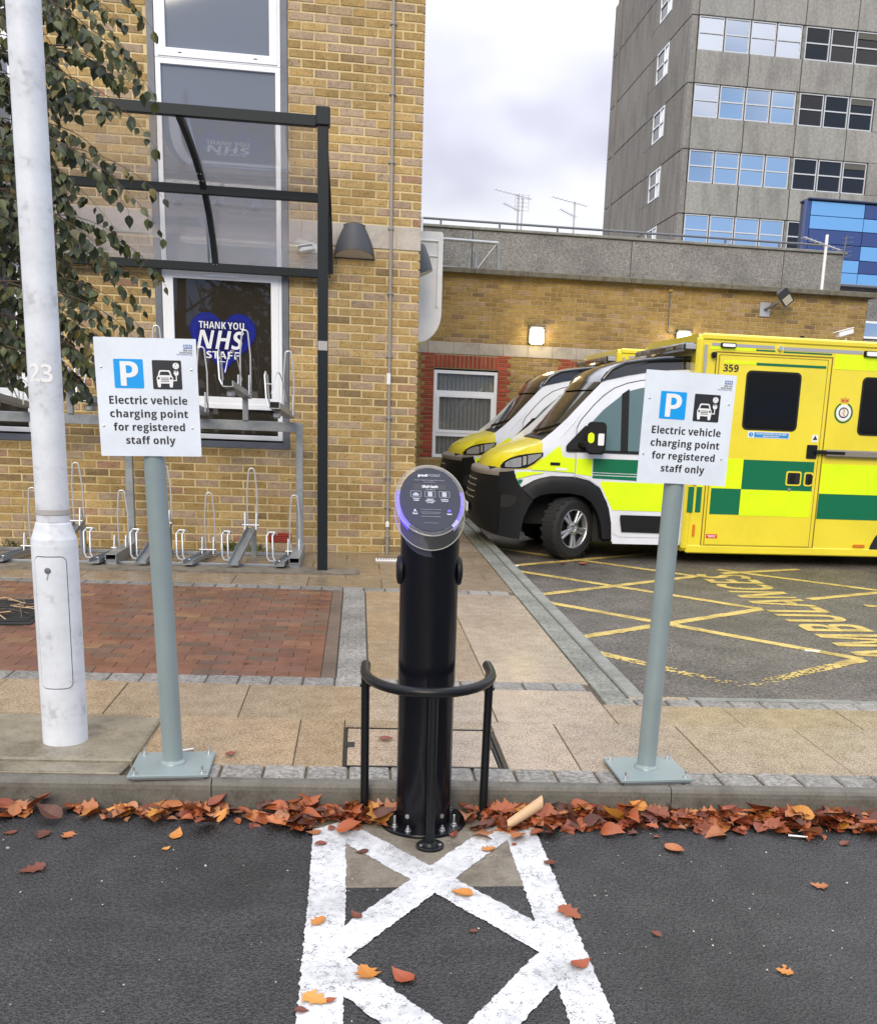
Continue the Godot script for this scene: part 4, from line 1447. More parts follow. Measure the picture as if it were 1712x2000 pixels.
	mb.box(Vector3(0, 0.056, 0.02), Vector3(0.12, 0.012, 0.44), 0.004)
	part(mb, "housing", M.white_plastic, k)
	mb = MB.new()
	mb.xf = Transform3D(Basis(Vector3.BACK, 0.28) * Basis(Vector3.UP, -1.15), Vector3(8.42, 3.02, -17.28))
	mb.box(Vector3(0, 0, -0.192), Vector3(0.075, 0.065, 0.006))
	part(mb, "lens_window", M.hollow_dark, k)
	# grey parapet block behind
	var p := thing("concrete_parapet_block", "grey pebbledash roof block with a handrail above the mustard brick wall", "building", Vector3(5, 3.6, -20))
	x = -1.0
	while x < 9.4:
		mb = MB.new()
		mb.col = Color(0.36, 0.355, 0.34) * rng.randf_range(0.95, 1.05)
		var w := minf(3.1, 9.55 - x)
		mb.box(Vector3(x + w / 2, 4.15, -20.1), Vector3(w - 0.012, 1.22, 0.2), 0.004)
		part(mb, "wall_panel", M.parapet, p)
		x += 3.1
	mb = MB.new()
	mb.box(Vector3(4.3, 2.3, -22.3), Vector3(10.4, 4.8, 4.1))
	part(mb, "core", M.parapet, p)
	mb = MB.new()
	mb.box(Vector3(4.3, 4.79, -20.12), Vector3(10.6, 0.05, 0.32), 0.008)
	part(mb, "capping", M.bay_kerb, p)
	mb = MB.new()
	mb.tube([Vector3(-1, 4.93, -20.1), Vector3(9.2, 4.93, -20.1)], 0.022, 8)
	part(mb, "handrail", M.rail_grey, p)
	x = 1.5
	while x < 9.2:
		mb = MB.new()
		mb.box(Vector3(x, 4.865, -20.1), Vector3(0.035, 0.13, 0.035))
		part(mb, "rail_post", M.rail_grey, p)
		x += 1.12
	# scaffold-like bracket on the flat roof
	var g := thing("roof_bracket", "galvanised pipe frame standing on the brick wall's coping", "frame", Vector3(2.2, 3.76, -18.2))
	for q in [[Vector3(0.7, 4.29, -18.2), Vector3(2.36, 4.27, -18.2), 0.03], [Vector3(2.36, 4.28, -18.2), Vector3(2.38, 3.77, -18.2), 0.028], [Vector3(0.7, 3.83, -18.2), Vector3(2.38, 3.81, -18.2), 0.028], [Vector3(2.34, 4.26, -18.2), Vector3(2.02, 3.84, -18.2), 0.02], [Vector3(1.98, 4.1, -18.2), Vector3(1.98, 3.75, -18.2), 0.035], [Vector3(1.87, 4.02, -18.25), Vector3(1.87, 3.75, -18.25), 0.035], [Vector3(1.9, 4.45, -18.3), Vector3(1.88, 3.85, -18.3), 0.014]]:
		mb = MB.new()
		mb.tube([q[0], q[1]], q[2], 8)
		part(mb, "pipe", M.galvanised, g)
	aerial("twin television aerials with a grid reflector on the roof rail, leftmost against the sky", Vector3(2.98, 4.80, -20.25), 0.70, 0)
	aerial("two-boom television aerial standing alone against the sky", Vector3(4.08, 4.80, -20.25), 0.64, 1)
	aerial("white pole aerial in front of the blue cladding", Vector3(8.42, 3.72, -18.4), 1.10, 2)


func bulkhead(label: String, at: Vector3) -> void:
	var t := thing("bulkhead_lamp", label, "wall lamp", at, "lit bulkhead lamps")
	var mb := MB.new()
	mb.box(at + Vector3(0, 0.01, -0.015), Vector3(0.27, 0.30, 0.03), 0.006)
	mb.box(at + Vector3(0, 0.145, 0.045), Vector3(0.28, 0.03, 0.12), 0.008)
	part(mb, "back_box", M.fitting_grey, t)
	mb = MB.new()
	mb.box(at + Vector3(0, -0.01, 0.05), Vector3(0.24, 0.27, 0.09), 0.03)
	part(mb, "lamp_glass", M.lamp_glow, t)
	var l := OmniLight3D.new()
	l.name = "lamp_light"
	l.light_color = Color(1.0, 0.9, 0.68)
	l.light_energy = 0.16
	l.light_size = 0.1
	l.omni_range = 20.0
	l.omni_attenuation = 2.0
	l.shadow_enabled = true
	t.add_child(l)
	l.position = Vector3(0, 0, 0.17)


func aerial(label: String, at: Vector3, h: float, kind: int) -> void:
	var t := thing("television_aerial", label, "aerial", at, "aerials on the roof")
	var mb := MB.new()
	mb.tube([at, at + Vector3(0, h, 0)], 0.017 if kind < 2 else 0.028, 6)
	if kind == 0: mb.tube([at + Vector3(0.07, 0, 0), at + Vector3(0.09, h * 0.9, 0)], 0.015, 6)
	part(mb, "mast", M.aerial if kind < 2 else M.white_plastic, t)
	var booms := [[0.62, 0.30], [0.95, 0.46]] if kind < 2 else [[0.86, 0.55]]
	for b in booms:
		mb = MB.new()
		var y: float = at.y + h * b[0]
		var a := Vector3(at.x - b[1] * (1.0 if kind < 2 else 0.9), y + 0.06, at.z + 0.12)
		var e := Vector3(at.x + b[1] * (0.55 if b[1] > 0.4 else 0.12), y - 0.03 - (0.06 if kind == 2 else 0.0), at.z - 0.05)
		mb.tube([a, e], 0.008 if kind < 2 else 0.016, 5)
		part(mb, "boom", M.aerial, t)
		for k in 9:
			mb = MB.new()
			var p := a.lerp(e, k / 8.0)
			mb.tube([p - Vector3(0.02, 0, 0.10), p + Vector3(0.02, 0, 0.10)], 0.004, 4)
			part(mb, "element", M.aerial, t)
	mb = MB.new()
	if kind == 0:
		for k in 5:
			mb.tube([at + Vector3(-0.06 + 0.2 * 0, h * 0.98 - k * 0.07, 0.02), at + Vector3(0.2, h * 0.98 - k * 0.07, 0.02)], 0.004, 4)
		for k in 3:
			mb.tube([at + Vector3(-0.06 + 0.13 * k, h * 1.0, 0.02), at + Vector3(-0.06 + 0.13 * k, h * 0.55, 0.02)], 0.004, 4)
		part(mb, "reflector", M.aerial, t)
	elif kind == 2:
		for k in 5:
			mb.tube([at + Vector3(0.30, h * 0.95 - k * 0.08, 0.02), at + Vector3(0.5, h * 0.95 - k * 0.08 + 0.04, 0.02)], 0.006, 4)
		mb.tube([at + Vector3(0.37, h * 1.0, 0.02), at + Vector3(0.34, h * 0.66, 0.02)], 0.014, 5)
		part(mb, "reflector", M.rail_grey, t)


func make_tower() -> void:
	var b := thing("concrete_tower", "tall grey concrete hospital tower with white window bands behind", "tower", Vector3(20, 0, -50))
	var mb := MB.new()
	mb.col = Color(0.24, 0.235, 0.22)
	mb.box(Vector3(23, 15, -58.2), Vector3(15.3, 30, 15.6))
	part(mb, "core", M.panel, b)
	# corner pier and side wall panels
	var ys := [-1.0, 2.53, 5.4, 8.27, 11.14, 14.01, 16.88, 19.75, 22.62, 25.5]
	for i in ys.size() - 1:
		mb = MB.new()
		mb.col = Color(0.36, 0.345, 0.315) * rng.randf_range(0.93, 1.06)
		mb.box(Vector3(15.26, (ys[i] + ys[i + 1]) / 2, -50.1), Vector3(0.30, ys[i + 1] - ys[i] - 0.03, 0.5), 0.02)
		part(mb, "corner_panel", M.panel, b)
		var zc := [-50.4, -53.3, -57.0, -62.6, -65.6]
		for j in zc.size() - 1:
			if j == 1:
				# bay with the window: panel below and above
				mb = MB.new()
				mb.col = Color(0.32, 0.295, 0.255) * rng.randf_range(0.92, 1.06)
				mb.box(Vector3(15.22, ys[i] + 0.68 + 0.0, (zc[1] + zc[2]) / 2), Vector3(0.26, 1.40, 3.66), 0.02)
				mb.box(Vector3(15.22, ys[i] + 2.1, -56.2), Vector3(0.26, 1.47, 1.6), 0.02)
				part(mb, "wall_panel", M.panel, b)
				var sw := Node3D.new()
				side_window(b, 15.12, ys[i] + 1.40, ys[i] + 2.84, -55.35, -53.35)
				sw.free()
			else:
				mb = MB.new()
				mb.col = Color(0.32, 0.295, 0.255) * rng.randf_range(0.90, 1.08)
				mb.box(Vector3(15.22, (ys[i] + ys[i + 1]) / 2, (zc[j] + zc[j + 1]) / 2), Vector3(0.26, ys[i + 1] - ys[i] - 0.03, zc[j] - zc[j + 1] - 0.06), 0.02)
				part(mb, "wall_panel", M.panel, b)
	mb = MB.new()
	mb.col = Color(0.30, 0.29, 0.27)
	mb.box(Vector3(15.1, 15, -63.9), Vector3(0.2, 30, 0.12), 0.02)
	part(mb, "side_rib", M.panel, b)
	# front: spandrel panels and window units
	for i in ys.size() - 1:
		var wy1: float = ys[i + 1] - 0.02
		var wy0: float = wy1 - 1.43
		var x := 15.42
		while x < 29.5:
			mb = MB.new()
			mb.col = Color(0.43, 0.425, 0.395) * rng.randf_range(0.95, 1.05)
			var w := 2.58
			mb.box(Vector3(x + w / 2, (ys[i] + wy0) / 2 - 0.01, -50.0), Vector3(w - 0.02, wy0 - ys[i] - 0.02, 0.5), 0.02)
			part(mb, "spandrel_panel", M.panel, b)
			x += 2.6
		mb = MB.new()
		mb.col = Color(0.43, 0.425, 0.395) * rng.randf_range(0.95, 1.05)
		mb.box(Vector3(27.2, (wy0 + wy1) / 2, -50.0), Vector3(5.4, wy1 - wy0 + 0.03, 0.5), 0.02)
		part(mb, "wall_panel", M.panel, b)
		if ys[i] < 6.0: continue
		for k in 7:
			var x0 := 15.46 + 1.272 * k + (0.14 if k >= 4 else 0.0)
			tower_window(b, x0, x0 + 1.21, wy0, wy1, k)
		mb = MB.new()
		mb.box(Vector3(20.62, (wy0 + wy1) / 2, -49.86), Vector3(0.18, wy1 - wy0, 0.1))
		part(mb, "mullion", M.bay_kerb, b)


func tower_window(b: Node3D, x0: float, x1: float, y0: float, y1: float, k: int) -> void:
	var win := frame4(b, "window", M.frame_tower, x0, x1, y0, y1, 0.05, -49.80, 0.1)
	var ym := (y0 + y1) / 2 + 0.02
	var mb := MB.new()
	mb.box(Vector3((x0 + x1) / 2, ym, -49.84), Vector3(x1 - x0 - 0.1, 0.06, 0.07), 0.005)
	part(mb, "transom", M.frame_tower, win)
	var dark := k >= 4
	var tilt := Basis(Vector3.RIGHT, jit(0.02)) * Basis(Vector3.UP, jit(0.015))
	for q in [[y0 + 0.06, ym - 0.04], [ym + 0.04, y1 - 0.06]]:
		mb = MB.new()
		mb.box(Vector3((x0 + x1) / 2, (q[0] + q[1]) / 2, -49.86), Vector3(x1 - x0 - 0.1, q[1] - q[0] + 0.02, 0.008), 0.0, tilt)
		part(mb, "pane", M.pane_dark if dark else M.pane_sky, win)
	if k == 6:
		mb = MB.new()
		mb.box(Vector3((x0 + x1) / 2, y1 - 0.19, -49.82), Vector3(x1 - x0 - 0.14, 0.25, 0.02))
		part(mb, "blind", M.blind, win)


func side_window(b: Node3D, x: float, y0: float, y1: float, z0: float, z1: float) -> void:
	var mb := MB.new()
	var w := 0.07
	for q in [[z0, z0 + w, y0, y1], [z1 - w, z1, y0, y1], [z0 + w, z1 - w, y0, y0 + w], [z0 + w, z1 - w, y1 - w, y1], [z0 + w, z1 - w, (y0 + y1) / 2 - 0.035, (y0 + y1) / 2 + 0.035], [(z0 * 0.35 + z1 * 0.65) - 0.03, (z0 * 0.35 + z1 * 0.65) + 0.03, y0 + w, y1 - w]]:
		mb.box(Vector3(x, (q[2] + q[3]) / 2, (q[0] + q[1]) / 2), Vector3(0.08, q[3] - q[2], q[1] - q[0]))
	var win := part(mb, "window", M.frame_white, b)
	var zs := [z0 + w, z0 * 0.35 + z1 * 0.65 - 0.03, z0 * 0.35 + z1 * 0.65 + 0.03, z1 - w]
	for i in [0, 2]:
		for q in [[y0 + w, (y0 + y1) / 2 - 0.035], [(y0 + y1) / 2 + 0.035, y1 - w]]:
			mb = MB.new()
			mb.box(Vector3(x + 0.02, (q[0] + q[1]) / 2, (zs[i] + zs[i + 1]) / 2), Vector3(0.01, q[1] - q[0] + 0.01, zs[i + 1] - zs[i] + 0.01))
			part(mb, "pane", M.pane_dark if i == 0 else M.pane_sky, win)


func make_blue_block() -> void:
	var b := thing("blue_clad_building", "building clad in light and navy blue panels beside the tower", "building", Vector3(17, 0, -32))
	var mb := MB.new()
	mb.box(Vector3(17.5, 4.2, -32.35), Vector3(7.1, 8.3, 0.6))
	part(mb, "core", M.clad_trim, b)
	mb = MB.new()
	mb.box(Vector3(17.5, 8.35, -32.25), Vector3(7.26, 0.07, 0.7), 0.02)
	part(mb, "roof_trim", M.clad_trim, b)
	var ys := [8.30, 7.87, 7.47, 7.05, 6.61, 6.22, 5.76, 5.35]
	var pat := [["l", "d", "l"], ["l", "l", "d"], ["d", "d", "d"], ["d", "l", "l"], ["l", "d", "d"], ["l", "l", "l"], ["d", "d", "l"]]
	var xs := [14.0, 15.80, 17.7, 19.5]
	for i in 7:
		for j in 3:
			mb = MB.new()
			mb.box(Vector3((xs[j] + xs[j + 1]) / 2, (ys[i] + ys[i + 1]) / 2, -32.0), Vector3(xs[j + 1] - xs[j] - 0.02, ys[i] - ys[i + 1] - 0.018, 0.06), 0.006)
			part(mb, "cladding_panel", M.clad_light if pat[i][j] == "l" else M.clad_dark, b)
	mb = MB.new()
	mb.box(Vector3(13.93, 6.8, -32.1), Vector3(0.13, 3.1, 0.25), 0.01)
	part(mb, "corner_trim", M.clad_dark, b)
	# grey link block in front of it
	var g := thing("grey_link_building", "small grey rendered building with a white window beside the mustard brick wall", "building", Vector3(13, 0, -24))
	mb = MB.new()
	mb.col = Color(0.36, 0.355, 0.345)
	mb.box(Vector3(14.0, 2.2, -26.1), Vector3(5.6, 5.0, 4.0))
	part(mb, "wall", M.parapet, g)
	mb = MB.new()
	mb.box(Vector3(14.0, 4.73, -26.0), Vector3(5.8, 0.06, 4.3), 0.01)
	part(mb, "roof_edge", M.rail_grey, g)
	for wx in [12.1, 13.9]:
		var win := frame4(g, "window", M.frame_white, wx, wx + 1.3, 3.55, 3.96, 0.05, -24.06, 0.05)
		flat_pane(win, M.pane_sky, wx + 0.04, wx + 1.26, 3.59, 3.92, -24.08)


# ---------------------------------------------------------------- lamp post, signs, charger
func bend(o: MeshInstance3D, r: float) -> void:
	# wrap flat lettering round a vertical cylinder of radius r whose axis runs through the letters' own origin
	var a := o.mesh.surface_get_arrays(0)
	var vs: PackedVector3Array = a[Mesh.ARRAY_VERTEX]
	for i in vs.size():
		var q := vs[i]
		var t := q.x / r
		vs[i] = Vector3(sin(t) * (r + q.z), q.y, cos(t) * (r + q.z))
	a[Mesh.ARRAY_VERTEX] = vs
	var m := ArrayMesh.new()
	m.add_surface_from_arrays(Mesh.PRIMITIVE_TRIANGLES, a)
	o.mesh = m


func make_lamp_post() -> void:
	var t := thing("lamp_post", "white painted lamp post numbered 23 on a concrete pad", "lamp post", Vector3(-1.189, 0.022, -4.15))
	t.rotation.z = 0.0
	var mb := MB.new()
	mb.lathe([Vector2(0.0615, 0.86), Vector2(0.058, 3.4), Vector2(0.045, 6.6)], 36)
	part(mb, "column", M.lamp_paint, t, true)
	mb = MB.new()
	mb.lathe([Vector2(0.0865, 0.0), Vector2(0.0865, 0.815), Vector2(0.084, 0.84), Vector2(0.075, 0.868), Vector2(0.066, 0.90), Vector2(0.0625, 0.905)], 40)
	part(mb, "base_compartment", M.lamp_paint, t, true)
	mb = MB.new()
	mb.lathe([Vector2(0.0625, 0.935), Vector2(0.0635, 0.937), Vector2(0.0635, 0.956), Vector2(0.0625, 0.958)], 36)
	part(mb, "band", M.lamp_band, t, true)
	# access door: a curved plate with its own shadow gap
	for pass_i in 2:
		mb = MB.new()
		var g := 0.004 if pass_i == 0 else 0.0
		var rr := 0.0869 if pass_i == 0 else 0.0884
		var outline := rrect(-0.062 - g, 0.245 - g, 0.062 + g, 0.775 + g, 0.022 + g, 5)
		var rows := []
		var n := 16
		# horizontal bands of the rounded plate
		var ys := []
		for k in 6: ys.append(0.245 - g + (0.022 + g) * (1.0 - cos(PI / 2 * k / 5.0)))
		for k in 6: ys.append(0.775 + g - (0.022 + g) * (1.0 - sin(PI / 2 * k / 5.0)))
		for y in ys:
			var dy := maxf(0.0, maxf(0.245 + 0.022 - y, y - (0.775 - 0.022)))
			var r2 := 0.022 + g
			var hw := 0.062 + g - r2 + sqrt(maxf(r2 * r2 - dy * dy, 0.0))
			var row := []
			for k in n + 1:
				var a := lerpf(-hw, hw, float(k) / n) / 0.0865
				row.append(Vector3(sin(a) * rr, y, cos(a) * rr))
			rows.append(row)
		mb.sheet(rows)
		part(mb, "door" if pass_i == 1 else "door_gap", M.lamp_paint if pass_i == 1 else M.ink_grey, t, true)
	mb = MB.new()
	mb.xf = Transform3D(Basis(Vector3.RIGHT, PI / 2), Vector3(-0.006, 0.722, 0.0865))
	mb.lathe([Vector2(0.0, 0.006), Vector2(0.004, 0.006), Vector2(0.005, 0.004), Vector2(0.012, 0.003), Vector2(0.0135, 0.0)], 14)
	part(mb, "lock", M.ink_grey, t, true)
	mb = MB.new()
	mb.box(Vector3(-0.007, 0.70, 0.0888), Vector3(0.004, 0.03, 0.001), 0.0, Basis(Vector3.BACK, -0.25))
	part(mb, "rust_streak", M.pipe_grey, t, true)
	var o := words("23", 0.088, 0.066, M.sticker_white, t, Transform3D(Basis(Vector3.UP, 0.02), Vector3(-0.0, 1.472, 0)), true, "number", 0.001)
	bend(o, 0.0615)


func pictogram(parent: Node3D, cx: float, cy: float, s: float, z: float) -> void:
	# white car seen from the front, a cable, a plug and a socket on the black square
	var u := s / 2.0
	var mb := MB.new()
	var P := func(a: Array) -> PackedVector2Array:
		var r := PackedVector2Array()
		for q in a: r.append(Vector2(cx + q[0] * u, cy + q[1] * u))
		return r
	# body with wheels
	mb.prism(P.call([[-0.72, -0.38], [-0.70, -0.60], [-0.66, -0.86], [-0.47, -0.86], [-0.45, -0.60], [0.13, -0.60], [0.15, -0.86], [0.34, -0.86], [0.38, -0.60], [0.40, -0.38], [0.40, -0.18], [0.32, -0.08], [0.22, 0.26], [0.14, 0.32], [-0.46, 0.32], [-0.54, 0.26], [-0.64, -0.08], [-0.72, -0.18]]), z, z + 0.0006, false)
	# cable
	mb.prism(P.call([[0.40, -0.42], [0.66, -0.42], [0.66, -0.02], [0.59, -0.02], [0.59, -0.35], [0.40, -0.35]]), z, z + 0.0006, false)
	# plug
	mb.prism(P.call([[0.50, 0.02], [0.54, -0.04], [0.72, -0.04], [0.76, 0.02], [0.80, 0.10], [0.80, 0.18], [0.46, 0.18], [0.46, 0.10]]), z, z + 0.0006, false)
	for px in [0.49, 0.60, 0.71]:
		mb.prism(P.call([[px, 0.18], [px + 0.055, 0.18], [px + 0.055, 0.30], [px, 0.30]]), z, z + 0.0006, false)
	# socket
	var c := []
	for k in 20: c.append([0.63 + 0.22 * cos(TAU * k / 20), 0.62 + 0.22 * sin(TAU * k / 20)])
	mb.prism(P.call(c), z, z + 0.0006, false)
	part(mb, "car_symbol", M.sticker_white, parent, true)
	mb = MB.new()
	mb.prism(P.call([[-0.53, -0.02], [-0.45, 0.18], [-0.41, 0.22], [0.09, 0.22], [0.13, 0.18], [0.21, -0.02]]), z + 0.0006, z + 0.0011, false)
	for px in [-0.58, 0.26]:
		var w := []
		for k in 12: w.append([px + 0.075 * cos(TAU * k / 12), -0.24 + 0.085 * sin(TAU * k / 12)])
		mb.prism(P.call(w), z + 0.0006, z + 0.0011, false)
	for py in [-0.24, -0.35, -0.46]:
		mb.prism(P.call([[-0.44, py], [0.12, py], [0.12, py + 0.045], [-0.44, py + 0.045]]), z + 0.0006, z + 0.0011, false)
	mb.prism(P.call([[0.61, 0.66], [0.65, 0.66], [0.65, 0.77], [0.61, 0.77]]), z + 0.0006, z + 0.0011, false)
	mb.prism(P.call([[0.50, 0.54], [0.57, 0.54], [0.57, 0.57], [0.50, 0.57]]), z + 0.0006, z + 0.0011, false)
	mb.prism(P.call([[0.69, 0.54], [0.76, 0.54], [0.76, 0.57], [0.69, 0.57]]), z + 0.0006, z + 0.0011, false)
	part(mb, "symbol_detail", M.sign_black, parent, true)


func make_sign(label: String, at: Vector3, lean: float, turn: float, off: float, plate_turn: float, mid := 1.412) -> void:
	var t := thing("parking_sign", label, "sign", at, "signs for the charging bays")
	t.rotation = Vector3(0, turn, lean)
	var mb := MB.new()
	mb.lathe([Vector2(0.0, 0.012), Vector2(0.0385, 0.012), Vector2(0.0385, mid + 0.17), Vector2(0.0, mid + 0.17)], 28)
	part(mb, "post", M.sign_grey, t, true)
	mb = MB.new()
	mb.lathe([Vector2(0.050, 0.012), Vector2(0.047, 0.018), Vector2(0.040, 0.024), Vector2(0.0385, 0.027)], 28)
	part(mb, "weld", M.sign_grey, t, true)
	var pb := Basis(Vector3.BACK, -lean) * Basis(Vector3.UP, plate_turn)
	mb = MB.new()
	mb.xf = Transform3D(pb, Vector3.ZERO)
	mb.box(Vector3(0, 0.006, 0.012), Vector3(0.298, 0.012, 0.272), 0.002)
	part(mb, "base_plate", M.sign_grey, t, true)
	mb = MB.new()
	mb.xf = Transform3D(pb, Vector3.ZERO)
	mb.box(Vector3(0.0, -0.004, 0.03), Vector3(0.27, 0.010, 0.23), 0.003)
	part(mb, "grout", M.ink_grey, t, true)
	for sx in [-0.125, 0.125]:
		for sz in [-0.10, 0.124]:
			mb = MB.new()
			mb.xf = Transform3D(pb, pb * Vector3(sx, 0.012, sz))
			mb.lathe([Vector2(0.013, 0.0), Vector2(0.013, 0.003), Vector2(0.008, 0.003), Vector2(0.008, 0.010), Vector2(0.0045, 0.011), Vector2(0.0045, 0.028), Vector2(0.0, 0.028)], 8)
			part(mb, "anchor_bolt", M.steel, t, true)
	# board
	var b := Node3D.new()
	b.name = "board_holder"
	var bx := off
	var by := mid
	var board := MB.new()
	board.xf = Transform3D(Basis(), Vector3(bx, by, 0.042))
	board.prism(rrect(-0.1755, -0.207, 0.1755, 0.207, 0.003, 2), -0.002, 0.002)
	var bd := part(board, "board", M.sign_white, t, true)
	b.free()
	for q in [-0.1, 0.1]:
		mb = MB.new()
		mb.box(Vector3(bx, by + q, 0.02), Vector3(0.25, 0.035, 0.04), 0.002)
		mb.box(Vector3(0, by + q, -0.01), Vector3(0.09, 0.03, 0.06), 0.004)
		part(mb, "clamp", M.sign_grey, t, true)
	var z := 0.0443
	mb = MB.new()
	mb.xf = Transform3D(Basis(), Vector3(bx - 0.062, by + 0.083, z))
	mb.prism(rrect(-0.0505, -0.0505, 0.0505, 0.0505, 0.004, 2), 0, 0.0006, false)
	var pq := part(mb, "parking_square", M.sign_blue, bd, true)
	words("P", 0.0615, 0.085, M.sticker_white, bd, Transform3D(Basis(), Vector3(bx - 0.060, by + 0.083, z + 0.0010)), true, "parking_letter", 0.0008)
	mb = MB.new()
	mb.xf = Transform3D(Basis(), Vector3(bx + 0.070, by + 0.081, z))
	mb.prism(rrect(-0.0505, -0.0505, 0.0505, 0.0505, 0.004, 2), 0, 0.0006, false)
	part(mb, "charging_square", M.sign_black, bd, true)
	pictogram(bd, bx + 0.070, by + 0.081, 0.101, z + 0.0007)
	var lines := [["Electric vehicle", 0.270, 0.0292, -0.008, 0.0], ["charging point", 0.270, 0.0375, -0.060, 0.0], ["for registered", 0.248, 0.0375, -0.107, -0.002], ["staff only", 0.172, 0.0375, -0.154, 0.0]]
	for l in lines:
		words(l[0], l[1], l[2], M.sign_black, bd, Transform3D(Basis(), Vector3(bx + l[4], by + l[3], z + 0.0003)), true, "lettering", 0.0008)
	mb = MB.new()
	mb.xf = Transform3D(Basis(), Vector3(bx + 0.146, by + 0.180, z))
	mb.prism(rrect(-0.015, -0.0065, 0.015, 0.0065, 0.001, 1), 0, 0.0006, false)
	part(mb, "logo", M.logo_blue, bd, true)
	words("NHS", 0.025, 0.0088, M.sticker_white, bd, Transform3D(Basis(), Vector3(bx + 0.146, by + 0.180, z + 0.0010)), true, "logo_letters", 0.0008, false, 0.22)
	words("Mid and", 0.031, 0.0068, M.ink_grey, bd, Transform3D(Basis(), Vector3(bx + 0.1455, by + 0.1675, z + 0.0003)), true, "lettering", 0.0006)
	words("South Essex", 0.044, 0.0068, M.ink_grey, bd, Transform3D(Basis(), Vector3(bx + 0.139, by + 0.1595, z + 0.0003)), true, "lettering", 0.0006)
	words("NHS Foundation Trust", 0.054, 0.0042, M.logo_blue, bd, Transform3D(Basis(), Vector3(bx + 0.134, by + 0.1525, z + 0.0003)), false, "lettering", 0.0006)
	for q in [[-0.155, 0.105], [0.155, 0.10], [-0.16, -0.10], [0.148, -0.105]]:
		mb = MB.new()
		mb.xf = Transform3D(Basis(Vector3.RIGHT, PI / 2), Vector3(bx + q[0], by + q[1], z))
		mb.lathe([Vector2(0.004, 0.0), Vector2(0.0036, 0.002), Vector2(0.0, 0.003)], 8)
		part(mb, "screw", M.steel, bd, true)


